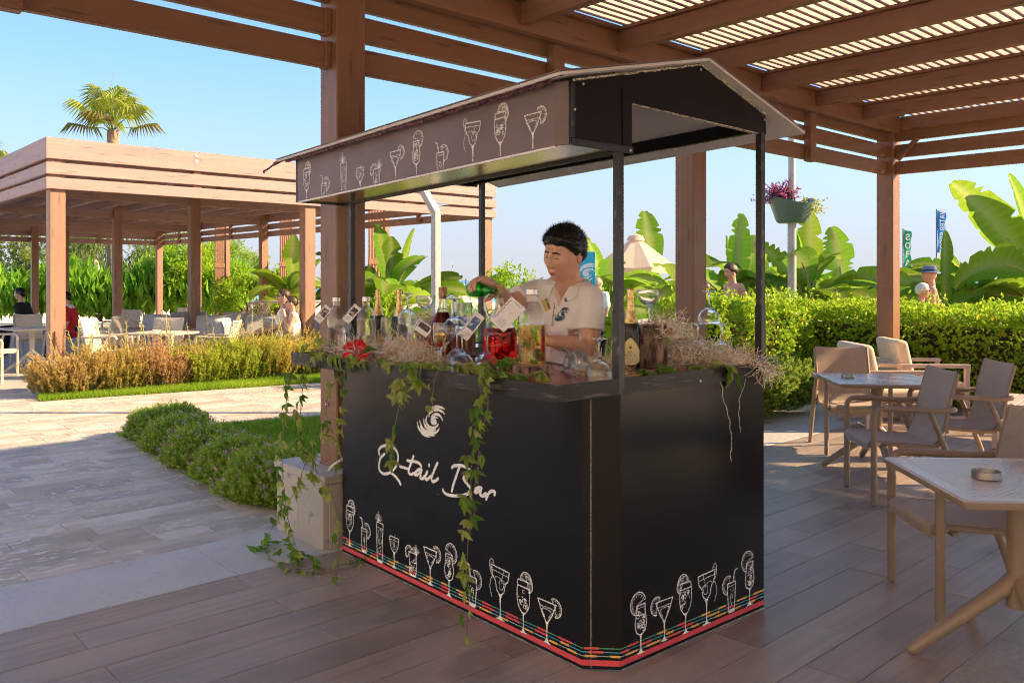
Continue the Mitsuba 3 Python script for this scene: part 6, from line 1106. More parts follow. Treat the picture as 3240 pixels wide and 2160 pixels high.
log('wood slice under the leftmost clear bottle, at the counter corner', -0.07, 2.06, 0.10, 0.022, 1); log('wood slice under the clear bottle before the gold necks', 0.06, 1.87, 0.075, 0.026, 2); log('split wood slice under the bottle of pale yellow drink', 0.01, 0.43, 0.085, 0.038, 3); log('dark wood slice under the red decanter', 0.10, 0.745, 0.095, 0.020, 4); log('dark bark slice at the front edge left of the red decanter', -0.12, 0.60, 0.04, 0.030, 5)
log('big standing log of rough bark beside the gold labelled bottle', 0.60, 0.255, 0.068, 0.192, 6, 'bark_log', cat_='log'); log('small standing log behind the amber decanter', 0.26, 1.575, 0.055, 0.162, 7, 'bark_log', cat_='log')
# dried moss: heaps of curly fibres
bs('moss_grey', prin((0.74, 0.70, 0.60), 0.8)); bs('moss_brown', prin((0.66, 0.45, 0.22), 0.8)); bs('moss_pale', prin((0.84, 0.80, 0.70), 0.8))
def moss(label, u, v, z, ru, rv, rz, n, seed, mat='moss_grey', mat2='moss_brown', L=0.10, drop=0.0, rz0=0):
    rs = np.random.RandomState(seed); A, B = [], []
    for i in range(n):
        d = rdir(rs, 1)[0]; p = np.array([d[0] * ru, d[1] * rv, abs(d[2]) * rz]) * rs.rand() ** 0.35; t = unit(rs.normal(size=3) * [1, 1, 0.45]); w = rs.normal(size=3) * 0.5; pts = [p]
        for s in range(7): w += rs.normal(size=3) * 0.55; t = unit(t + w * 0.55 - [0, 0, drop]); q = pts[-1] + t * L * rs.uniform(0.10, 0.2); q[2] = max(q[2], 0.001) if not drop else q[2]; pts.append(q)
        (A if rs.rand() < 0.68 else B).append(tube(pts, [0.0014] * 7 + [0.0007], 3, cap=False))
    k = thing('dried_moss', label, 'moss', kind='stuff'); M = CM(u, v, z, rz0)
    part(k, 'fibres', cat(A), mat, True, M=M, kind='stuff'); part(k, 'brown_fibres', cat(B), mat2, True, M=M, kind='stuff')
for i, a_ in enumerate((('dried moss between the two clear bottles on the left', 0.05, 1.98, 1.14, 0.10, 0.10, 0.07, 170, 'moss_grey'), ('dried moss round the second clear bottle', 0.13, 1.80, 1.14, 0.12, 0.12, 0.09, 240, 'moss_brown'), ('dried moss at the front edge under the left hibiscus', -0.13, 1.70, 1.142, 0.09, 0.12, 0.05, 200, 'moss_pale'), ('grey dried moss heap under the stacked coupes', 0.05, 1.45, 1.143, 0.13, 0.15, 0.10, 420, 'moss_pale'), ('dried moss on the small log', 0.26, 1.57, 1.30, 0.07, 0.07, 0.05, 160, 'moss_grey'), ('brown dried moss before the amber decanter', -0.05, 1.15, 1.147, 0.12, 0.14, 0.05, 260, 'moss_grey'), ('dried moss left of the front post', 0.24, 0.20, 1.155, 0.08, 0.10, 0.06, 180, 'moss_brown'), ('tangle of dried moss over the big log', 0.66, 0.235, 1.29, 0.10, 0.09, 0.09, 300, 'moss_pale'), ('dried moss right of the big log', 0.80, 0.22, 1.155, 0.13, 0.14, 0.13, 480, 'moss_grey'), ('straw coloured moss at the right end of the counter', 0.98, 0.13, 1.155, 0.16, 0.15, 0.055, 620, 'moss_pale'))):
    moss(*a_[:8], seed=20 + i, mat=a_[8], mat2='moss_brown' if a_[8] != 'moss_brown' else 'moss_grey')
moss('wisp of straw moss hanging off the right end of the counter', 1.06, -0.03, 1.13, 0.06, 0.02, 0.05, 110, 41, 'moss_pale', drop=0.35)
for (u, L, s) in ((0.74, 0.34, 1), (0.93, 0.22, 2)):
    rs_ = np.random.RandomState(s); p = np.array([u, -0.018, 1.10]); pts = [p]
    while pts[-1][2] > 1.10 - L: pts.append(pts[-1] + [rs_.normal() * 0.012, -abs(rs_.normal()) * 0.0008, -0.03])
    single('moss_strand', 'single dry root strand hanging on the right panel, ' + ('left one' if s == 1 else 'right one'), 'strand', tube(pts, 0.0011, 4), 'moss_pale', True, M=CART)
# hibiscus flowers
def hibiscus(label, u, v, z, s, face, seed):
    rs = np.random.RandomState(seed); k = thing('hibiscus_flower', label, 'flower', 'red hibiscus flowers on the counter'); M = CM(u, v, z) @ T4().rotate([0, 0, 1], face[0]).rotate([1, 0, 0], face[1]).scale(s)
    for j in range(5):
        rr, aa = np.linspace(0.02, 1, 9), np.linspace(-1, 1, 9); V, C = [], []
        for r in rr:
            for a in aa:
                w = 0.50 * math.sin(math.pi * min(r * 0.62 + 0.06, 1)) ** 0.8; ang = a * w * 1.25; rad = r * (1 - 0.10 * a * a * r + 0.03 * math.sin(a * 9 + j)); x, y = rad * math.cos(ang), rad * math.sin(ang)
                V.append([x, y, 0.34 * r * (1 - 0.75 * r) + 0.05 * math.sin(a * 8 + j * 2) * r * r + 0.10 * a * r]); C.append(np.array((0.60, 0.008, 0.010)) * (0.35 + 0.65 * min(1, r * 2.4)) * (1 + 0.10 * math.sin(a * 22)))
        F = quads([[i * 9 + q, i * 9 + q + 1, i * 9 + q + 10, i * 9 + q + 9] for i in range(8) for q in range(8)]); V = np.array(V) @ rotm([0, 0, 1], j * 72 + rs.uniform(-6, 6))[:3, :3].T
        part(k, 'petal', (V, F), 'hib', True, M=M, color=np.array(C))
    part(k, 'pistil', cat([tube([(0, 0, 0), (0.05, 0.03, 0.35), (0.14, 0.10, 0.62)], 0.028, 6)] + [mv(lathe([(0.028 * math.sin(t), -0.028 * math.cos(t)) for t in np.linspace(0, math.pi, 5)], 6), 0.10 + 0.07 * math.cos(i * 2.1), 0.07 + 0.07 * math.sin(i * 2.1), 0.48 + 0.02 * i) for i in range(8)]), 'cherry', True, M=M); part(k, 'calyx', lathe([(0, -0.35), (0.05, -0.3), (0.12, -0.12), (0.16, 0.02)], 10), 'stem_green', True, M=M)
bs('hib', prin({'type': 'mesh_attribute', 'name': 'vertex_color'}, 0.5))
hibiscus('large red hibiscus flower at the front edge on the left', -0.15, 1.62, 1.175, 0.076, (-42, 52), 1); hibiscus('red hibiscus flower half hidden by the bottle of pale yellow drink', 0.045, 0.545, 1.205, 0.046, (-30, 66), 2)
# ---- creeper vines: stems with drooping leaves, each leaf a part
def creeper_leaf(rs, L):
    """Three to five toothed leaflets hanging from one stalk, 30 to 50 triangles."""
    ms = []
    nl = rs.choice((1, 3, 3, 5))
    for a in np.linspace(-1, 1, nl) * (62 if nl > 1 else 0):
        l = L * rs.uniform(0.8, 1.05) * (1 - 0.002 * abs(a)); w = l * rs.uniform(0.22, 0.30); f = rs.uniform(0.5, 1.4); cu = rs.uniform(0.15, 0.7)
        t = np.array([0, 0.22, 0.5, 0.76, 1.0]); ww = np.array([0.10, 0.85, 1.0, 0.62, 0.0]) * w; V = []
        for ti, wi in zip(t, ww): y, z = l * (ti - 0.12 * cu * ti * ti), -l * cu * 0.5 * ti * ti; V += [[-wi * math.cos(f * 0.8), y - 0.06 * l * (wi > 0.5 * w), z + wi * math.sin(f * 0.8)], [0, y, z], [wi * math.cos(f * 0.8), y - 0.06 * l * (wi > 0.5 * w), z + wi * math.sin(f * 0.8)]]
        V = np.array(V); F = quads([[i * 3 + j, i * 3 + j + 1, i * 3 + j + 4, i * 3 + j + 3] for i in range(4) for j in (0, 1)]); ms.append((V @ rotm([0, 0, 1], -a)[:3, :3].T, F))
    return cat(ms)
bs('vine_stem', prin((0.20, 0.135, 0.075), 0.7)); bs('vine_green', prin((0.22, 0.24, 0.09), 0.6))
VCOL = [(0.36, 0.44, 0.09), (0.24, 0.36, 0.07), (0.46, 0.50, 0.15), (0.14, 0.29, 0.045)]
def vine(label, strands, nleaf, seed, L=(0.045, 0.07), mat='vine_stem', out=(-1, 0, 0), rad=0.0028, gr=None, start=0.0):
    rs = np.random.RandomState(seed); k = thing('creeper_vine', label, 'vine', gr)
    for P in strands: c = bez(np.array(P), 5); c = c + rs.normal(size=c.shape) * 0.0016; part(k, 'stem', tube(c, np.linspace(rad, rad * 0.55, len(c)), 5), mat, True, M=CART)
    lens = np.array([len(P) for P in strands], float)
    nleaf = int(nleaf * 1.3)
    for i in range(nleaf):
        P = strands[rs.choice(len(strands), p=lens / lens.sum())]; c = bez(np.array(P), 8); p = c[int(len(c) * min(0.999, start + (1 - start) * (i + rs.rand()) / nleaf))]
        side = rs.choice((-1, 1)); o = np.array([out[0] * rs.uniform(0.1, 0.55), side * rs.uniform(0.2, 1.0), rs.uniform(-0.5, 0.25)]); st = p + o * 0.028; L_ = 1.10 * rs.uniform(*L)
        dn = unit(np.array([out[0] * 0.25, side * rs.uniform(-0.15, 0.55), -1.0])); nrm = unit(np.array([out[0], rs.normal() * 0.5, rs.normal() * 0.25])); ex = unit(np.cross(dn, nrm)); ez = np.cross(ex, dn)
        m = tf(creeper_leaf(rs, L_), frame(st, ex, dn, ez)); col = np.array(VCOL[rs.choice(4)]) * rs.uniform(0.85, 1.2); lk = part(k, 'leaf', m, 'leaf', color=np.tile(col, (len(m[0]), 1)), M=CART)
        part(k, 'leaf_stalk', tube([p, (p + st) / 2 + [0, 0, 0.006], st], 0.0009, 3), 'vine_green', True, M=CART)
    return k
ST = {'s1': [(-0.275, 1.752, 1.248), (-0.275, 1.924, 1.19), (-0.275, 2.059, 1.093), (-0.275, 2.139, 0.994), (-0.275, 2.167, 0.923), (-0.275, 2.172, 0.867), (-0.275, 2.183, 0.782), (-0.275, 2.2, 0.699), (-0.275, 2.217, 0.615), (-0.275, 2.228, 0.529), (-0.275, 2.222, 0.449), (-0.275, 2.211, 0.384), (-0.275, 2.178, 0.295), (-0.275, 2.156, 0.218), (-0.275, 2.11, 0.148), (-0.275, 2.075, 0.096), (-0.275, 2.022, 0.049), (-0.275, 2.001, -0.006)], 's1b': [(-0.275, 2.178, 0.285), (-0.275, 2.247, 0.224), (-0.275, 2.313, 0.157), (-0.275, 2.4, 0.083), (-0.275, 2.481, 0.021)], 's2': [(-0.275, 1.728, 1.197), (-0.275, 1.79, 1.175), (-0.275, 1.874, 1.107), (-0.275, 1.924, 1.042), (-0.275, 1.97, 0.979), (-0.275, 1.986, 0.925), (-0.275, 2.001, 0.826), (-0.275, 2.001, 0.733), (-0.275, 1.991, 0.675), (-0.275, 1.927, 0.637), (-0.275, 1.851, 0.59), (-0.275, 1.806, 0.528), (-0.275, 1.737, 0.483), (-0.275, 1.667, 0.456), (-0.275, 1.591, 0.366), (-0.275, 1.566, 0.307), (-0.275, 1.569, 0.233), (-0.275, 1.58, 0.139), (-0.275, 1.603, 0.04)], 's2b': [(-0.275, 1.747, 0.76), (-0.275, 1.819, 0.697), (-0.275, 1.876, 0.619), (-0.275, 1.927, 0.578), (-0.275, 1.978, 0.51), (-0.275, 2.006, 0.446), (-0.275, 2.022, 0.422), (-0.275, 2.091, 0.36), (-0.275, 2.161, 0.288)], 's3': [(-0.275, 1.478, 1.134), (-0.275, 1.531, 1.082), (-0.275, 1.598, 1.04), (-0.275, 1.676, 0.977), (-0.275, 1.707, 0.917), (-0.275, 1.71, 0.86), (-0.275, 1.695, 0.817), (-0.275, 1.723, 0.775)], 's3c': [(-0.275, 1.676, 0.815), (-0.275, 1.637, 0.768), (-0.275, 1.598, 0.751), (-0.275, 1.569, 0.724), (-0.275, 1.562, 0.674), (-0.275, 1.553, 0.61)], 's3d': [(-0.275, 1.509, 1.099), (-0.275, 1.526, 1.032), (-0.275, 1.509, 0.989), (-0.275, 1.549, 0.919), (-0.275, 1.517, 0.892), (-0.275, 1.549, 0.86), (-0.275, 1.535, 0.826), (-0.275, 1.571, 0.766)], 's4': [(-0.268, 0.898, 1.177), (-0.268, 0.922, 1.153), (-0.268, 0.947, 1.124), (-0.268, 0.983, 1.045), (-0.268, 1.019, 0.984), (-0.268, 1.051, 0.908), (-0.268, 1.069, 0.835), (-0.268, 1.075, 0.769), (-0.268, 1.082, 0.707)], 's4b': [(-0.268, 0.961, 1.113), (-0.268, 1.005, 1.069), (-0.268, 1.067, 1.027)], 's5': [(-0.268, 0.85, 1.179), (-0.268, 0.85, 1.142), (-0.268, 0.851, 1.084)], 's6': [(-0.268, 0.665, 1.185), (-0.268, 0.71, 1.161), (-0.268, 0.733, 1.136), (-0.268, 0.749, 1.084), (-0.268, 0.756, 1.039), (-0.268, 0.752, 1.002), (-0.268, 0.749, 0.964)], 's7': [(-0.268, 0.368, 1.211), (-0.268, 0.379, 1.177), (-0.268, 0.413, 1.098), (-0.268, 0.425, 1.058), (-0.268, 0.439, 0.993), (-0.268, 0.456, 0.916), (-0.268, 0.469, 0.839), (-0.268, 0.482, 0.778), (-0.268, 0.485, 0.718), (-0.268, 0.48, 0.628), (-0.268, 0.485, 0.571), (-0.268, 0.499, 0.493), (-0.268, 0.509, 0.415), (-0.268, 0.503, 0.341), (-0.268, 0.499, 0.283), (-0.268, 0.497, 0.21), (-0.268, 0.501, 0.169), (-0.268, 0.512, 0.083)], 's7b': [(-0.268, 0.374, 1.19), (-0.268, 0.379, 1.137), (-0.268, 0.368, 1.051), (-0.268, 0.393, 0.983), (-0.268, 0.416, 0.922), (-0.268, 0.43, 0.867), (-0.268, 0.436, 0.786), (-0.268, 0.459, 0.707), (-0.268, 0.471, 0.646), (-0.268, 0.459, 0.577)]}
vine('creeper vine hanging at the left corner of the counter down to the kerb, left one', [ST['s1'], ST['s1b']], 34, 1)
vine('creeper vine hanging at the left end of the counter across the plinth', [ST['s2'], ST['s2b']], 36, 2)
vine('short creeper vine and roots hanging beside the big post', [ST['s3'], ST['s3c'], ST['s3d']], 18, 3, L=(0.04, 0.06))
vine('creeper vine hanging over the first letter of the lettering', [ST['s4'], ST['s4b']], 17, 4, mat='vine_green')
vine('single drooping creeper sprig between the hibiscus and the swirl', [ST['s5']], 3, 5, mat='vine_green', start=0.5)
vine('thin root strand hanging over the swirl logo', [ST['s6']], 3, 6, L=(0.025, 0.04), start=0.3)
vine('long creeper vine hanging over the last word down to the stripes', [ST['s7'], ST['s7b']], 30, 7)
# along the counter's front edge and over the right side
def lie(label, P, nleaf, seed, L=(0.05, 0.08), **kw): return vine(label, [P], nleaf, seed, L, **kw)
lie('creeper laid along the front edge under the left hibiscus', [(-0.20, 2.02, 1.150), (-0.22, 1.85, 1.165), (-0.235, 1.68, 1.158), (-0.24, 1.50, 1.162), (-0.235, 1.36, 1.165)], 15, 11); lie('creeper laid along the front edge before the amber decanter', [(-0.16, 1.35, 1.17), (-0.22, 1.22, 1.165), (-0.235, 1.08, 1.17), (-0.22, 0.95, 1.175), (-0.18, 0.86, 1.18)], 16, 12)
lie('creeper laid along the front edge under the red decanter', [(-0.20, 0.92, 1.165), (-0.21, 0.76, 1.175), (-0.16, 0.62, 1.195), (-0.10, 0.52, 1.21), (-0.02, 0.47, 1.215)], 15, 13); lie('creeper laid before the wood slice of the pale bottle', [(-0.12, 0.66, 1.17), (-0.17, 0.50, 1.185), (-0.20, 0.38, 1.172), (-0.17, 0.25, 1.176), (-0.10, 0.17, 1.19)], 17, 14, L=(0.06, 0.09))
lie('green creeper sprig hanging over the right edge of the counter', [(0.66, 0.06, 1.17), (0.74, 0.02, 1.176), (0.80, -0.02, 1.165), (0.84, -0.03, 1.13)], 9, 15, L=(0.06, 0.085), out=(0.2, -1, 0)); lie('creeper laid beside the foot of the gold labelled bottle', [(0.28, 0.02, 1.175), (0.40, 0.05, 1.175), (0.54, 0.07, 1.18), (0.70, 0.06, 1.175)], 7, 16, L=(0.06, 0.085)); lie('creeper sprig sticking out past the back right post', [(1.05, 0.02, 1.18), (1.12, -0.04, 1.19), (1.19, -0.05, 1.20), (1.27, -0.07, 1.20)], 6, 17, L=(0.045, 0.07), mat='vine_green', out=(0.4, -1, 0))
FLO = [(-0.321, 2.392), (-0.37, 2.211), (-0.386, 2.073), (-0.358, 1.957), (-0.355, 1.875), (-0.297, 1.825), (-0.232, 1.788), (-0.149, 1.78), (-0.044, 1.81), (0.035, 1.867)]
vine('creeper vine trailing over the floor and kerb at the foot of the cart', [[(u, v, 0.012 + 0.012 * (i % 2)) for i, (u, v) in enumerate(FLO)], [(u + 0.03, v - 0.05, 0.012 + 0.01 * (i % 2)) for i, (u, v) in enumerate(FLO[3:])]], 9, 21, L=(0.06, 0.09), mat='vine_stem')
k = thing('fallen_leaf', 'cluster of green leaves on the kerb at the end of the left vine', 'leaves', kind='stuff'); rs_ = np.random.RandomState(2); o = []
for (u, v) in [(-0.396, 2.293), (-0.343, 2.297), (-0.287, 2.332), (-0.215, 2.344), (-0.335, 2.143), (-0.308, 2.12), (-0.304, 2.021), (-0.256, 2.028), (-0.266, 1.943), (-0.278, 1.818), (-0.245, 1.834), (-0.05, 1.805)]:
    m = 3; o.append(leaves(np.array([[u, v, 0.02]] * m) + rs_.normal(size=(m, 3)) * [0.02, 0.02, 0.006], rdir(rs_, m) * [1, 1, 0.3] + [0, 0, 0.25], np.array([[0, 0, 1.0]] * m) + rdir(rs_, m) * 0.4, rs_.uniform(0.06, 0.10, m), rs_.uniform(0.03, 0.05, m), (0.10, 0.20, 0.025), rs_))
leafpart(k, 'leaves', catc(o), M=CART)
mm = leaves(np.array([[-0.17, 1.56, 1.165], [-0.19, 1.63, 1.14], [-0.20, 1.68, 1.13]]), np.array([[0.15, -1, 0.35], [-0.3, -0.2, -1], [-0.3, 0.35, -1.0]]), np.array([[-0.6, 0, 0.8], [-1, 0, 0], [-1, 0, 0.2]]), np.array([0.15, 0.13, 0.12]), np.array([0.055, 0.05, 0.05]), (0.045, 0.115, 0.02), rs_)
single('hibiscus_leaf', 'large dark green leaves beside the left hibiscus flower', 'leaf', mm[0], 'leaf', color=mm[1], M=CART)
# ---------------------------------------------------------------- people
def skin(key, c):
    def fn(p, n, uv): return C3(c) * (0.90 + 0.18 * fbm(p.x * 26, p.y * 26, p.z * 26, 3)) * mix((1, 1, 1), (1.06, 0.93, 0.90), noise(p.x * 12, p.y * 12, p.z * 12))
    bs(key, prin(mikit.proc(fn), 0.42, 0.45))
skin('skin_tan', (0.60, 0.36, 0.245)); skin('skin_pale', (0.60, 0.38, 0.28)); skin('skin_red', (0.62, 0.33, 0.24))
def cloth(key, c, r=0.85): bs(key, prin(mikit.proc(lambda p, n, uv: C3(c) * (0.9 + 0.2 * fbm(p.x * 14, p.y * 14, p.z * 14, 2))), r, 0.2))
cloth('cloth_white', (0.80, 0.76, 0.74)); cloth('cloth_black', (0.022, 0.022, 0.025)); cloth('cloth_red', (0.55, 0.03, 0.03)); cloth('cloth_navy', (0.03, 0.04, 0.09)); cloth('cloth_sky', (0.42, 0.68, 0.74)); cloth('cloth_maroon', (0.22, 0.03, 0.09)); cloth('cloth_denim', (0.14, 0.20, 0.34)); cloth('cloth_pink', (0.66, 0.50, 0.48))
bs('hair_black', prin((0.012, 0.010, 0.009), 0.38, 0.5)); bs('hair_brown', prin((0.06, 0.035, 0.02), 0.5)); bs('hair_white', prin((0.70, 0.66, 0.60), 0.6)); bs('glasses', prin((0.01, 0.01, 0.012), 0.1)); bs('lip', prin((0.42, 0.16, 0.12), 0.4)); bs('logo_ink', prin((0.02, 0.06, 0.10), 0.7))
def sm(a, b, x): t = np.clip((x - a) / (b - a), 0, 1); return t * t * (3 - 2 * t)
def head_surface(d):
    """Points of a head on the unit directions d: x to its left, y forward, z up; chin to crown about 0.235 m."""
    x, y, z = d[:, 0], d[:, 1], d[:, 2]; a = np.degrees(np.arctan2(x, y)); e = np.degrees(np.arcsin(np.clip(z, -1, 1)))
    P = d * [0.077, 0.100, 0.118]; low = sm(0.0, -0.85, z)
    P[:, 0] *= 1 - 0.09 * low * sm(-0.5, 0.6, y); P[:, 1] = P[:, 1] * (1 - 0.10 * low) + 0.012 * low * (y > -2) + 0.006 * sm(-0.3, -0.9, z)
    P[:, 1] += np.where(y < 0, -0.006 * sm(-0.2, 0.6, z), 0.0); P[:, 1] += 0.006 * sm(0.25, 0.75, z) * (y > 0) * y
    def g(a0, e0, sa, se, amp, both=True): return sum(amp * np.exp(-((a - s * a0) / sa) ** 2 - ((e - e0) / se) ** 2) for s in ((-1, 1) if both and a0 else (1,)))
    r = g(0, -11, 6.5, 7.5, 0.028) + g(0, 3, 4.5, 11, 0.015) + g(8, -14, 4.5, 4.5, 0.010) + g(18, 16, 13, 5, 0.008) + g(19, 6, 10, 6, -0.014) + g(19, 3, 6, 4, 0.0045) + g(40, -10, 15, 12, 0.005)
    r += g(0, -31, 13, 4, 0.0075) + g(0, -39, 10, 4, 0.0075) + g(0, -35, 14, 1.8, -0.006) + g(0, -24, 5, 4, -0.003) + g(0, -47, 12, 5, -0.004) + g(0, -62, 16, 10, 0.009) + g(62, -42, 16, 14, 0.004) + g(50, -28, 14, 10, -0.003)
    return P + d * r[:, None]
def head_mesh(sub=4):
    m = trimesh.creation.icosphere(subdivisions=sub); return head_surface(np.array(m.vertices)), np.array(m.faces)
HEADS = {}
def head_man(sub):
    if sub not in HEADS: HEADS[sub] = m3.Manifold(m3.Mesh(*[np.asarray(q, t) for q, t in zip(head_mesh(sub), (np.float32, np.uint32))]))
    return HEADS[sub]
def ear_man(s):
    v, f = lathe([(0.0, -0.006), (0.016, -0.007), (0.019, -0.002), (0.0195, 0.004), (0.017, 0.007), (0.0125, 0.002), (0.006, -0.001), (0, -0.002)], 18)
    v = v * [0.95, 1.65, 1.0]; v = v @ rotm([0, 1, 0], 90 * s)[:3, :3].T; v = v[:, [0, 2, 1]] * [1, 1, 1] if False else v
    q = np.array([v[:, 0], v[:, 2], v[:, 1]]).T; M = man((q, f[:, ::-1])); return M.rotate([8, 0, -18 * s]).translate([s * 0.079, -0.012, -0.002])
def xf(M, A): return M.transform(np.asarray(A, float)[:3, :4])
def caps(pts, rad, seg=14): return m3.Manifold.batch_hull([m3.Manifold.sphere(r, seg).translate(list(map(float, p))) for p, r in zip(pts, rad)])
def chain(pts, rad, seg=14): return sum((caps(pts[i:i + 2], rad[i:i + 2], seg) for i in range(1, len(pts) - 1)), caps(pts[:2], rad[:2], seg))
def smoothm(M, l, it=10, keep=None):
    v, f = unman(M.refine_to_length(l)); t = trimesh.Trimesh(v, f, process=True); trimesh.smoothing.filter_taubin(t, 0.5, 0.53, it); return np.array(t.vertices), np.array(t.faces)
def face_bits(k, A, sub_glasses=False, brow='hair_black', sc=1.0):
    """Brows, lash lines and lips laid on the face of the head placed by A."""
    def on(a, e, lift_=0.0008):
        a, e = np.radians(a), np.radians(e); d = np.array([[math.sin(a) * math.cos(e), math.cos(a) * math.cos(e), math.sin(e)]]); p = head_surface(d)[0] + d[0] * lift_; return A[:3, :3] @ p + A[:3, 3]
    for s in (-1, 1):
        part(k, 'eyebrow', tube([on(s * a, e, 0.001) for a, e in ((7, 12.5), (13, 13.8), (20, 14.0), (28, 12.0), (34, 8.5))], np.array([0.0024, 0.0034, 0.0032, 0.0024, 0.0010]) * sc, 6), brow, True)
        if not sub_glasses: part(k, 'eyelash', tube([on(s * a, e, 0.0006) for a, e in ((11, 2.5), (15, 0.8), (20, 0.2), (25, 1.2), (28, 3.2))], np.array([0.0008, 0.0014, 0.0016, 0.0015, 0.0008]) * sc, 5), 'hair_black', True)
        else:
            q = [on(s * a, e, 0.010) for a, e in ((7, 8), (20, 10), (33, 8), (31, -3), (20, -7), (9, -2))]; part(k, 'sunglasses', unman(m3.Manifold.hull_points(np.array(q + [p + (A[:3, 1] * -0.006) for p in q]))), 'glasses')
    if sub_glasses: part(k, 'sunglasses', cat([tube([on(-8, 6, 0.012), on(8, 6, 0.012)], 0.002, 4)] + [tube([on(s * 33, 6, 0.010), on(s * 60, 5, 0.006), on(s * 92, 4, 0.006)], 0.002, 4) for s in (-1, 1)]), 'glasses')
    for e, r in ((-31.5, 0.0036), (-38, 0.0044)): part(k, 'lip', tube([on(a, e - (abs(a) / 16) ** 2 * (2.5 if e > -35 else -2.0), -0.0008) for a in (-14, -8, 0, 8, 14)], np.array([0.0008, 0.9 * r, r, 0.9 * r, 0.0008]) * sc, 6), 'lip', True)
def hair_cap(k, A, mat, seed, n=900, length=0.03, line=None, thick=0.010, curl=0.25, fade=True, back=-25, w=0.0034, sub=4):
    """Hair: a close cap above the hairline and short strands standing out of it."""
    rs = np.random.RandomState(seed); m = trimesh.creation.icosphere(subdivisions=sub); d = np.array(m.vertices); f = np.array(m.faces)
    def inside(d): 
        a = np.degrees(np.arctan2(d[:, 0], d[:, 1])); e = np.degrees(np.arcsin(d[:, 2])); lim = np.interp(np.abs(a), [0, 25, 45, 62, 78, 100, 130, 180], line or [38, 36, 30, 12, 2, -2, back, back - 8]); return e - lim
    q = inside(d); t = sm(-3, 16, q); P = head_surface(d) * (1 + 0.0)[()] if False else head_surface(d) + d * (thick * t * (1 + 0.35 * meshkit.noise(d * 9, seed)) * sm(-0.9, 0.6, d[:, 2] + 0.25))[:, None] + d * 0.0012
    keep = (q[f] > 0).all(1); P = P @ A[:3, :3].T + A[:3, 3]; part(k, 'hair', (P, f[keep]), mat, True)
    dd = rdir(rs, n * 3); dd = dd[inside(dd) > (3 if w > 0.003 else -1.5)][:n]; N = len(dd); p = head_surface(dd) + dd * (thick * 0.75 * sm(0, 16, inside(dd)) + 0.001)[:, None]; T_ = unit(dd * 0.55 + np.array([0, 0.75, 0.25]) * (dd[:, 1:2] > 0.1) + np.array([0, -0.45, -0.3]) * (dd[:, 1:2] <= 0.1) + rdir(rs, N) * (0.35 + curl)); L = length * rs.uniform(0.5, 1.1, N) * (0.25 + 0.75 * sm(0, 14, inside(dd))) * np.clip(0.35 + 0.9 * sm(0.0, 0.7, dd[:, 2]), 0.3, 1)
    mm = leaves(p, T_, dd, L, w, (0.01, 0.01, 0.01), rs, np.array([[-0.5, 0, 0], [0.5, 0, 0], [-0.4, 0.5, 0.12], [0.4, 0.5, 0.12], [0, 1, 0.05]]), np.array([[0, 1, 3], [0, 3, 2], [2, 3, 4]])); v, f2 = mm[0]; part(k, 'hair_strands', (v @ A[:3, :3].T + A[:3, 3], f2), mat, kind='stuff')
def headframe(c, fwd_, up_=(0, 0, 1), s=1.0):
    y = unit(np.array(fwd_, float)); x = unit(np.cross(y, np.array(up_, float))) * -1.0; z = np.cross(x, y); 
    if z[2] < 0: x, z = -x, -z
    return frame(c, x * s, y * s, z * s)

# --- the bartender
def WP(xd, y, d): r = (xd - 1176.0) / 1947.0; p = (FW + RT * r) * d; return np.array([p[0], p[1], 1.55 - (y - 644.0) * d / 1947.0])
bt = thing('person', 'bartender with short black hair in a white polo shirt pouring from a green bottle', 'person')
VW = -FW                                                     # towards the photographer
nb, hc = WP(1311, 654, 4.17), WP(1295, 583, 4.07)
HA = headframe(hc, -RT * 0.62 - FW * 0.74 + np.array([0, 0, -0.24]), np.array([0, 0, 1]) + RT * 0.22, 1.08)
shR, shL = WP(1234, 668, 4.28), WP(1355, 684, 4.06); elR, wrR = WP(1170, 699, 4.13), WP(1141, 663, 4.00); elL, wrL = WP(1352, 797, 4.02), WP(1266, 783, 3.93)
lat = unit(shL - shR); fo = unit(np.cross([0, 0, 1.0], lat) * 1.0); fo = fo if fo @ VW > 0 else -fo
chest = WP(1296, 742, 4.20); waist = WP(1300, 850, 4.26); hip = WP(1302, 925, 4.30)
neck = chain([nb - [0, 0, 0.03], nb * 0.4 + (hc - [0, 0, 0.03]) * 0.6, hc - HA[:3, 1] * 0.022], [0.066, 0.063, 0.064])
H_ = xf(head_man(5) + ear_man(1) + ear_man(-1), HA)
# right hand over the green bottle
bA, bB = WP(1080, 664, 4.00), WP(1139, 668, 3.87); bax = unit(bB - bA)
hand = caps([wrR, WP(1126, 648, 3.985), WP(1108, 641, 3.93)], [0.026, 0.022, 0.016]) + caps([WP(1126, 650, 4.02), WP(1096, 644, 4.035), WP(1108, 640, 3.935), WP(1128, 652, 3.96)], [0.020, 0.014, 0.015, 0.018])
kn = [WP(1107, 639, 3.925), WP(1101, 639, 3.955), WP(1096, 641, 3.988), WP(1093, 645, 4.018)]
for i, K in enumerate(kn):
    l = (0.98, 1.06, 1.0, 0.84)[i]; p1 = K + (-RT * 0.026 - FW * 0.020 + np.array([0, 0, -0.008 - 0.004 * i])) * l; p2 = p1 + (-RT * 0.010 - FW * 0.012 + np.array([0, 0, -0.024])) * l; p3 = p2 + (RT * 0.006 - FW * 0.004 + np.array([0, 0, -0.019])) * l
    hand = hand + chain([K, p1, p2, p3], [0.0112, 0.0098, 0.0090, 0.0076], 10)
hand = hand + chain([WP(1134, 668, 3.99), WP(1126, 684, 3.955), WP(1114, 689, 3.925)], [0.016, 0.0115, 0.0095], 10)
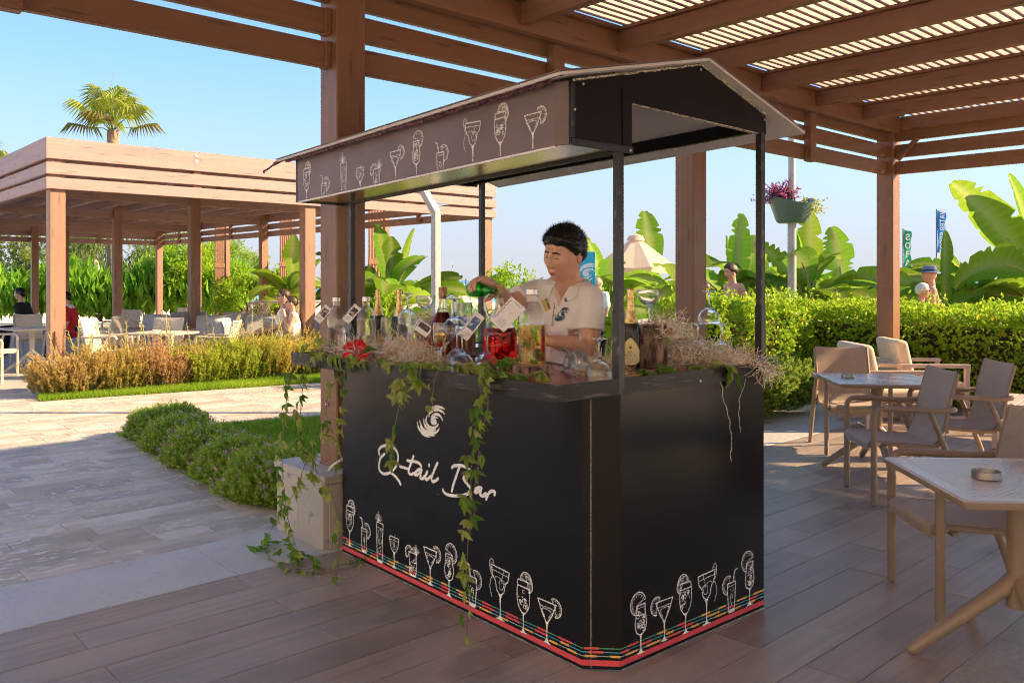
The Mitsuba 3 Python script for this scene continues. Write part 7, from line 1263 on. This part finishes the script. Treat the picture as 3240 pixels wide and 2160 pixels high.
armR = chain([shR, elR, elR * 0.45 + wrR * 0.55, wrR], [0.055, 0.043, 0.040, 0.027]); armL = chain([shL, elL, elL * 0.55 + wrL * 0.45, wrL], [0.056, 0.046, 0.043, 0.028])
handL = caps([wrL, wrL - RT * 0.05 - FW * 0.01], [0.026, 0.022])
for i in range(4): b = wrL - RT * 0.075 + np.array([0, 0, 0.020 - 0.016 * i]); handL = handL + chain([wrL - RT * 0.05 + np.array([0, 0, 0.016 - 0.012 * i]), b - RT * 0.01, b - RT * 0.03 - FW * 0.02, b - RT * 0.02 - FW * 0.045], [0.0115, 0.010, 0.009, 0.008], 8)
handL = handL + chain([wrL + np.array([0, 0, 0.02]) - RT * 0.02, wrL - RT * 0.045 + np.array([0, 0, 0.045]) - FW * 0.02, wrL - RT * 0.065 + np.array([0, 0, 0.045]) - FW * 0.035], [0.013, 0.011, 0.009], 8)
tors = caps([nb - [0, 0, 0.05], chest + lat * 0.08, chest - lat * 0.08, shR * 0.8 + chest * 0.2, shL * 0.8 + chest * 0.2], [0.05, 0.08, 0.08, 0.045, 0.045])
body = neck + tors + armR + armL; v1, f1 = smoothm(body, 0.012, 12)
fine = smoothm(xf(head_man(5) + ear_man(1) + ear_man(-1), np.eye(4)), 0.004, 3); fine = tf(fine, HA); fh = smoothm(hand + chain([wrR, elR * 0.3 + wrR * 0.7], [0.0265, 0.034]), 0.004, 7); fl = smoothm(handL + chain([wrL, elL * 0.3 + wrL * 0.7], [0.0275, 0.036]), 0.005, 6)
try: skinm = unman(man((v1, f1)) + man(fine) + man(fh) + man(fl))
except AssertionError: skinm = cat([(v1, f1), fine, fh, fl])
part(bt, 'body', skinm, 'skin_tan', 50)
face_bits(bt, HA, sc=1.15); hair_cap(bt, HA, 'hair_black', 3, 5200, 0.026, thick=0.017, line=[30, 29, 26, 16, 4, -1, -24, -33], w=0.0019, sub=5)
# polo shirt
cuR, cuL = shR + (elR - shR) * 0.62, shL + (elL - shL) * 0.60
SH = caps([shR, shL, chest + lat * 0.085 + fo * 0.01, chest - lat * 0.085 + fo * 0.01, nb - [0, 0, 0.035]], [0.058, 0.060, 0.112, 0.112, 0.066], 18) + caps([chest + lat * 0.085, chest - lat * 0.085, waist + lat * 0.075 + fo * 0.02, waist - lat * 0.075 + fo * 0.02], [0.114, 0.114, 0.112, 0.112], 18) + caps([waist + lat * 0.075 + fo * 0.02, waist - lat * 0.075 + fo * 0.02, hip + lat * 0.09, hip - lat * 0.09], [0.112, 0.112, 0.115, 0.115], 18)
SH = SH + caps([shR, cuR], [0.062, 0.068], 18) + caps([shL, cuL], [0.066, 0.074], 18)
# the sleeves and the neck are cut open
def cutter(p, axis, r, h=0.12): z = unit(axis); x = unit(np.cross(z, [0.3, 0.5, 0.8])); return xf(m3.Manifold.cylinder(h, r, r, 24), frame(p, x, np.cross(z, x), z))
SHv, SHf = smoothm(SH, 0.011, 14); t = trimesh.Trimesh(SHv, SHf, process=False); n_ = t.vertex_normals
fold = 0.007 * (meshkit.fbm(SHv * [9, 9, 4.5], 3, 2) - 0.5) + 0.010 * (meshkit.noise(np.column_stack([SHv @ lat * 16, SHv[:, 2] * 5 + SHv @ lat * 9, SHv @ fo * 6]), 7) - 0.5) * sm(1.42, 1.2, SHv[:, 2])
SHv = SHv + n_ * fold[:, None]
SM = man((SHv, SHf)); axR, axL = unit(elR - shR), unit(elL - shL)
try:
    SM = SM - cutter(cuR + axR * 0.004, axR, 0.2, 0.3) - cutter(cuL + axL * 0.004, axL, 0.2, 0.3) if False else SM - cutter(cuR + axR * 0.012, axR, 0.095, 0.10) - cutter(cuL + axL * 0.012, axL, 0.1, 0.10)
except Exception: pass
NA = unit(hc - HA[:3, 1] * 0.03 - nb); SM = SM - cutter(nb - NA * 0.030, NA, 0.064, 0.2) - m3.Manifold.batch_hull([m3.Manifold.sphere(0.004, 6).translate(q.tolist()) for q in (nb + lat * 0.045 + fo * 0.05, nb - lat * 0.045 + fo * 0.05, nb + lat * 0.045 + fo * 0.2, nb - lat * 0.045 + fo * 0.2, nb + fo * 0.2 - [0, 0, 0.10], nb + fo * 0.06 - [0, 0, 0.10], nb + lat * 0.05 + fo * 0.2 + [0, 0, 0.08], nb - lat * 0.05 + fo * 0.2 + [0, 0, 0.08])])
shv, shf = unman(SM); part(bt, 'polo_shirt', (shv, shf), 'cloth_white', 40)
SMt = trimesh.Trimesh(shv, shf, process=False)
def onshirt(p, d=None):
    """Where a line through p along the chest's facing meets the shirt, lifted a little."""
    d = fo if d is None else d; o = p + d * 0.5; h, i, _ = SMt.ray.intersects_location([o], [-d], multiple_hits=False)[0:3]; return h[0] + d * 0.0025 if len(h) else p
for cu, ax, r in ((cuR, axR, 0.0672), (cuL, axL, 0.0735)):
    x = unit(np.cross(ax, [0.2, 0.3, 0.9])); y = np.cross(ax, x); a = np.linspace(0, 2 * np.pi, 30)[:-1]; part(bt, 'sleeve_hem', tube([cu + ax * 0.010 + (x * math.cos(q) + y * math.sin(q)) * r for q in a], 0.0026, 6, closed=True), 'cloth_white', True)
from scipy.spatial import cKDTree
_kd, _nr = cKDTree(SMt.vertices), SMt.vertex_normals
def snap(p, off):
    i = _kd.query(p)[1]; q, n = SMt.vertices[i], _nr[i]; h = (p - q) @ n; return p + n * max(0.0, off - h)
# collar: a folded band round the neck, open at the front
nc = nb + np.array([0, 0, 0.018]) - fo * 0.002; V, a = [], np.radians(np.linspace(-152, 152, 27)); up_ = unit(np.array([0, 0, 1.0]) + fo * 0.28)
for q in a:
    rad_ = -fo * math.cos(q) + lat * math.sin(q); r0 = 0.072 + 0.012 * abs(math.sin(q)); dn = 0.045 + 0.022 * sm(1.6, 2.6, abs(q)); base = nc + rad_ * r0
    drop_ = 0.040 * (1 - math.cos(q)) / 2
    V += [base - up_ * (0.014 + drop_) , base + up_ * (0.022 - drop_) - rad_ * 0.005, base + rad_ * 0.012 + up_ * (0.017 - drop_), snap(base + rad_ * 0.028 - up_ * (0.5 * dn - 0.012 + drop_), 0.013), snap(base + rad_ * 0.043 - up_ * (dn - 0.010 + drop_) + fo * 0.010 * abs(q) / 2.6, 0.010)]
part(bt, 'collar', (np.array(V), quads([[i * 5 + j, i * 5 + j + 1, i * 5 + j + 6, i * 5 + j + 5] for i in range(26) for j in range(4)])), 'cloth_white', True)
# open neck, placket, buttons, name badge and the swirl on the chest
top = nb + fo * 0.075 - [0, 0, 0.075]; pl = [onshirt(top - [0, 0, z] + lat * (-0.012 + 0.006 * s)) for z in np.linspace(0.02, 0.12, 7) for s in (-1, 1)]
part(bt, 'placket', (np.array(pl), quads([[2 * i, 2 * i + 1, 2 * i + 3, 2 * i + 2] for i in range(6)])), 'cloth_white')
part(bt, 'placket_edge', tube([onshirt(top - [0, 0, z] - lat * 0.022) for z in np.linspace(0.015, 0.125, 8)], 0.0016, 4), 'dark_grey', True)
for z in (0.035, 0.08): q = onshirt(top - [0, 0, z] - lat * 0.012); part(bt, 'button', tf(lathe([(0, 0), (0.006, 0), (0.006, 0.002), (0, 0.003)], 10), frame(q, lat, [0, 0, 1], fo)), 'white_plastic', 30)
q = onshirt(top - [0, 0, 0.030] - lat * 0.072); B_ = frame(q + fo * 0.004, lat, [0, 0, 1], fo) @ rotm([0, 0, 1], 28)
part(bt, 'name_badge', box(-0.016, 0.016, -0.028, 0.028, 0, 0.004, 0.001), 'gold_label', M=B_); part(bt, 'badge_edge', box(0.016, 0.019, -0.028, 0.028, 0.0, 0.0045, 0.0005), 'ink', M=B_)
part(bt, 'tab', tf(box(-0.009, 0.009, -0.009, 0.009, 0, 0.002, 0.0004), frame(onshirt(nb + fo * 0.09 - [0, 0, 0.068] + lat * 0.045), lat, [0, 0, 1], fo)), 'dark_grey')
lg_ = flat(affinity.scale(affinity.translate(swirl, 1.15, -0.86), 0.36, 0.42, origin=(0, 0)).simplify(0.0006)); cq = chest + lat * 0.070 + np.array([0, 0, 0.056]); lv = [onshirt(cq + lat * (x * 1.1) + np.array([0, 0, y])) for x, y, _ in lg_[0]]; part(bt, 'swirl_emblem', (np.array(lv), lg_[1]), 'logo_ink')
legs = chain([hip + lat * 0.09, hip + lat * 0.10 - [0, 0, 0.45], hip + lat * 0.11 - [0, 0, hip[2] - 0.10]], [0.105, 0.075, 0.055]) + chain([hip - lat * 0.09, hip - lat * 0.10 - [0, 0, 0.45], hip - lat * 0.11 - [0, 0, hip[2] - 0.10]], [0.105, 0.075, 0.055])
part(bt, 'trousers', smoothm(legs, 0.04, 6), 'cloth_black', 50)
for s in (-1, 1): b = hip + lat * 0.11 * s; b = np.array([b[0], b[1], 0.045]); part(bt, 'shoe', smoothm(caps([b, b + fo * 0.17 - [0, 0, 0.005]], [0.044, 0.036]), 0.03, 4), 'cloth_black', 50)
# the green bottle he pours from
gz = bax; gx = unit(np.cross(gz, [0, 0, 1.0])); GM = frame(bA, gx, np.cross(gz, gx), gz); Lb = np.linalg.norm(bB - bA)
gb_ = [(0.020, 0), (0.031, 0.004), (0.0335, 0.014), (0.0335, 0.075), (0.031, 0.095), (0.023, 0.116), (0.0155, 0.132), (0.0125, 0.150), (0.0125, Lb - 0.016), (0.0150, Lb - 0.014), (0.0150, Lb - 0.004), (0.0130, Lb)]
kb = thing('pouring_bottle', 'small green glass bottle tipped in the bartender\'s hand', 'bottle'); part(kb, 'glass', lathe([(0, 0)] + gb_ + [(max(r - 0.003, 0.004), h) for r, h in gb_[:0:-1]] + [(0.012, 0.006), (0, 0.007)], 30), 'green_glass', 40, M=GM)
part(kb, 'pour', tube([bB + bax * 0.002 - [0, 0, 0.004], bB + bax * 0.012 - [0, 0, 0.03], bB + bax * 0.014 - [0, 0, 0.09], bB + bax * 0.014 - [0, 0, 0.15]], [0.004, 0.0028, 0.002, 0.0015], 8), 'water', True)

# --- figures further away: a joint set in each figure's own axes (x to its right, y forward), then placed
def figure(label, x, y, az, skin_, hair, parts, pose='stand', h=1.75, glasses=False, lean=0.0, headturn=0.0, arms=None, group=None, headpitch=0.0, hairkw=None, z0=0.0):
    k = thing('person', label, 'person', group); s = h / 1.75; c, sn = math.cos(math.radians(az)), math.sin(math.radians(az)); fw = RT * c + FW * sn; rt = np.cross(fw, [0, 0, 1.0]); A = frame([x, y, z0], rt * s, fw * s, np.array([0, 0, 1.0]) * s)
    if pose == 'sit': hz = 0.52; J = dict(hip=(0, 0, hz), chest=(0, 0.02 - lean, hz + 0.36), neck=(0, 0.03 - lean * 1.3, hz + 0.55), head=(0, 0.06 - lean * 1.4, hz + 0.72)); legs = [[(sx * 0.10, 0, hz), (sx * 0.13, 0.42, hz + 0.02), (sx * 0.12, 0.46, 0.08)] for sx in (-1, 1)]
    else:
        J = dict(hip=(0, 0, 0.93), chest=(0, lean * 0.5, 1.27), neck=(0, lean * 0.8, 1.47), head=(0, 0.03 + lean, 1.635)); st_ = 0.22 if pose == 'walk' else 0.02; legs = [[(-0.09, 0, 0.92), (-0.10, st_ * 0.9, 0.49), (-0.10, st_ * 0.75, 0.08)], [(0.09, 0, 0.92), (0.10, -st_ * 0.1, 0.48), (0.10, -st_ * 1.5, 0.10)]]
    J = {q: np.array(p, float) for q, p in J.items()}; sl, sr = J['neck'] + [-0.185, -0.01, -0.06], J['neck'] + [0.185, -0.01, -0.06]
    arms = arms or {}; al = arms.get('l') or [(-0.24, 0.0, J['neck'][2] - 0.34), (-0.22, 0.10, J['neck'][2] - 0.58)]; ar = arms.get('r') or [(0.24, 0.0, J['neck'][2] - 0.34), (0.22, 0.10, J['neck'][2] - 0.58)]
    lt = np.array([1.0, 0, 0]); torso = caps([J['chest'] + lt * 0.075, J['chest'] - lt * 0.075, sl, sr], [0.105, 0.105, 0.058, 0.058], 12) + caps([J['chest'] + lt * 0.07, J['chest'] - lt * 0.07, J['hip'] + lt * 0.075 + [0, 0, 0.06], J['hip'] - lt * 0.075 + [0, 0, 0.06]], [0.105, 0.105, 0.10, 0.10], 12)
    B = torso + chain([J['neck'] - [0, 0, 0.03], J['head'] - [0, 0.015, 0.05]], [0.058, 0.056], 10)
    for l in legs: B = B + chain([np.array(q, float) for q in l] + [np.array(l[-1]) + [0, 0.13, -0.03]], [0.092, 0.060, 0.043, 0.03], 10)
    for sh_, a in ((sl, al), (sr, ar)):
        w = np.array(a[-1], float); e = np.array(a[-2], float); B = B + chain([sh_] + [np.array(q, float) for q in a], [0.052, 0.042, 0.030], 10); d = unit(w - e); B = B + caps([w, w + d * 0.06], [0.030, 0.024], 8)
        sd = unit(np.cross(d, [0.2, 0.3, 0.9]))
        for i in range(4): B = B + caps([w + d * 0.06 + sd * (i - 1.5) * 0.016, w + d * (0.125 - 0.01 * abs(i - 1.3)) + sd * (i - 1.5) * 0.015 + [0, 0, -0.01]], [0.010, 0.0075], 6)
        B = B + caps([w + sd * 0.02, w + d * 0.05 + sd * 0.05], [0.012, 0.009], 6)
    hd = rotm([0, 0, 1], headturn) @ rotm([1, 0, 0], headpitch); HL = np.eye(4); HL[:3, :3] = hd[:3, :3] @ np.diag([-1, 1, 1]); HL[:3, 0] *= 1; HL[:3, 3] = J['head']
    HL[:3, :3] = hd[:3, :3]; H = xf(head_man(3) + ear_man(1) + ear_man(-1), HL)
    v, f = smoothm(B, 0.03, 8); hv = unman(H)
    try: m = unman(man((v, f)) + H)
    except AssertionError: m = cat([(v, f), hv])
    part(k, 'body', tf(m, A), skin_, 50); HA_ = A @ HL
    if hair: hair_cap(k, HA_, hair, 5, 260, **(hairkw or {}))
    face_bits(k, HA_, glasses, brow=hair or 'hair_white', sc=1.2 * s)
    def seg(kind, mat, extra=0.014):
        if kind in ('shirt', 'vest'):
            M = caps([J['chest'] + lt * 0.075, J['chest'] - lt * 0.075] + ([sl, sr] if kind == 'shirt' else [sl * [0.55, 1, 1], sr * [0.55, 1, 1]]), [0.105 + extra] * 2 + [0.058 + extra] * 2, 12) + caps([J['chest'] + lt * 0.07, J['chest'] - lt * 0.07, J['hip'] + lt * 0.085, J['hip'] - lt * 0.085], [0.105 + extra] * 2 + [0.105 + extra] * 2, 12)
            if kind == 'shirt':
                for sh_, a in ((sl, al), (sr, ar)): M = M + caps([sh_, sh_ + (np.array(a[0]) - sh_) * 0.72], [0.062 + extra, 0.056 + extra], 10)
        elif kind == 'bikini': M = caps([J['chest'] + lt * 0.10 + [0, 0.085, 0.0], J['chest'] - lt * 0.10 + [0, 0.085, 0.0]], [0.05, 0.05], 10)
        else:
            M = caps([J['hip'] + lt * 0.08, J['hip'] - lt * 0.08, J['hip'] + lt * 0.07 + [0, 0, 0.08], J['hip'] - lt * 0.07 + [0, 0, 0.08]], [0.115] * 4, 12)
            for l in legs: a, b = np.array(l[0], float), np.array(l[1], float); M = M + caps([a, a + (b - a) * (0.85 if kind == 'shorts' else 1.0)], [0.108, 0.088], 10)
            if kind == 'trousers':
                for l in legs: M = M + caps([np.array(l[1], float), np.array(l[2], float)], [0.078, 0.065], 10)
        v, f = smoothm(M, 0.03, 6); v = v + 0.006 * (meshkit.noise(v * 14, 3) - 0.5)[:, None]; part(k, {'shirt': 'shirt', 'vest': 'top', 'bikini': 'bikini_top', 'shorts': 'shorts', 'trousers': 'trousers'}[kind], tf((v, f), A), mat, 50)
    for kind, mat in parts: seg(kind, mat)
    return k, A, J, HA_
def gat(xd, d): return ground_at(xd, d)
q = gat(1690, 13.4); kk, A_, J_, _h = figure('shirtless young man with curly dark hair carrying a maroon bag, beyond the hedge', q[0], q[1], 200, 'skin_tan', 'hair_brown', [('shorts', 'cloth_sky')], 'walk', 1.80, lean=0.06, headturn=0, headpitch=-12, arms={'r': [(0.25, 0.02, 1.13), (0.17, 0.24, 1.02)], 'l': [(-0.25, -0.08, 1.12), (-0.22, -0.05, 0.88)]}, hairkw=dict(length=0.03, thick=0.02, curl=0.7))
bg = thing('bag', 'maroon bag with a pale label under the shirtless man\'s arm', 'bag'); b_ = A_ @ frame([0.10, 0.33, 0.86], [1, 0, 0], [0, 1, 0], [0, 0, 1]); v, f = cushion(-0.10, 0.10, -0.17, 0.17, -0.16, 0.16, 0.06); part(bg, 'body', (v, f), 'cloth_maroon', 50, M=b_); part(bg, 'label', box(0.101, 0.104, -0.04, 0.04, 0.06, 0.11), 'canvas', M=b_)
v, f = cushion(-0.08, 0.08, -0.13, 0.13, 0.12, 0.34, 0.07); single('folded_jacket', 'black jacket and pink towel bundled on top of the maroon bag', 'jacket', (v, f), 'cloth_black', 50, M=b_); v, f = cushion(-0.09, 0.09, -0.06, 0.17, 0.10, 0.24, 0.06); single('towel', 'pale pink towel hanging out of the maroon bag', 'towel', (v, f), 'cloth_pink', 50, M=b_)
q = gat(1622, 13.2); figure('bather in dark swimwear half hidden by the middle post', q[0], q[1], 190, 'skin_pale', 'hair_brown', [('bikini', 'cloth_black'), ('shorts', 'cloth_pink')], 'walk', 1.52, arms={'l': [(-0.24, 0.10, 1.16), (-0.16, 0.30, 1.10)]})
q = gat(2140, 12.5); kk, A_, J_, H2 = figure('shirtless older man in a blue trilby hat, seen from behind the hedge on the right', q[0], q[1], 155, 'skin_red', None, [('shorts', 'cloth_navy')], 'stand', 1.74, headturn=0, arms={'r': [(0.26, -0.02, 1.13), (0.20, 0.20, 1.06)]})
ht_ = thing('hat', 'blue trilby hat on the older man\'s head', 'hat'); HM = H2 @ frame([0, -0.005, 0.055], [1, 0, 0], [0, 1, 0], [0, 0, 1]); v, f = lathe([(0.082, 0.0), (0.125, -0.012), (0.127, -0.008), (0.086, 0.006), (0.080, 0.05), (0.072, 0.085), (0.05, 0.092), (0, 0.080)], 22); part(ht_, 'crown', (v * [1, 1.18, 1], f), 'cloth_denim', 40, M=HM); v, f = lathe([(0.0855, 0.008), (0.0850, 0.030)], 22); part(ht_, 'band', (v * [1, 1.18, 1], f), 'cloth_navy', 40, M=HM)
q = gat(2115, 11.9); figure('older woman with short white hair in a black bikini, beside the hatted man', q[0], q[1], -15, 'skin_red', 'hair_white', [('bikini', 'cloth_black'), ('shorts', 'cloth_black')], 'stand', 1.50, glasses=True, arms={'r': [(0.26, 0.10, 1.20), (0.12, 0.22, 1.42)], 'l': [(-0.25, 0.02, 1.13), (-0.10, 0.24, 1.12)]}, hairkw=dict(length=0.02, thick=0.016, curl=0.6))
q = gat(1376, 15.2); figure('grey haired waiter in a white shirt beyond the bar, right of the blue sign', q[0], q[1], 215, 'skin_tan', None, [('shirt', 'cloth_white'), ('trousers', 'cloth_black')], 'stand', 1.60)
q = gat(640, 14.55); figure('young man in a white t-shirt and sunglasses sitting on the pale sofa', q[0], q[1], 200, 'skin_pale', 'hair_brown', [('shirt', 'cloth_white'), ('shorts', 'cloth_black')], 'sit', 1.80, glasses=True, lean=0.10, arms={'l': [(-0.25, 0.06, 0.74), (-0.10, 0.26, 0.66)], 'r': [(0.24, 0.06, 0.74), (0.08, 0.28, 0.68)]}, z0=0.0)
q = gat(678, 14.2); figure('young woman with brown hair, hand at her mouth, beside the man on the sofa', q[0], q[1], 190, 'skin_pale', 'hair_brown', [('vest', 'cloth_white'), ('shorts', 'cloth_black')], 'sit', 1.66, glasses=True, lean=0.0, arms={'l': [(-0.23, 0.10, 0.76), (-0.06, 0.20, 1.10)], 'r': [(0.23, 0.10, 0.76), (0.06, 0.18, 1.12)]})
q = gat(62, 17.2); figure('bearded man in a black shirt sitting at the far left under the pavilion', q[0], q[1], 188, 'skin_tan', 'hair_black', [('shirt', 'cloth_black'), ('trousers', 'cloth_black')], 'sit', 1.80, lean=-0.05)
q = gat(165, 17.0); kk, A_, J_, _h = figure('dark haired person in a red shirt sitting half behind the corner post of the pavilion', q[0], q[1], 185, 'skin_tan', 'hair_black', [('shirt', 'cloth_red'), ('trousers', 'cloth_navy')], 'sit', 1.70, lean=-0.04)
v, f = caps([J_['neck'] + [0.10, -0.04, -0.02], J_['neck'] + [-0.10, -0.04, -0.02], J_['neck'] + [-0.12, 0.06, -0.10]], [0.055, 0.055, 0.04], 10), None
single('white_towel', 'white towel round the neck of the person in red', 'towel', tf(smoothm(v, 0.03, 4), A_), 'cloth_white', 50)
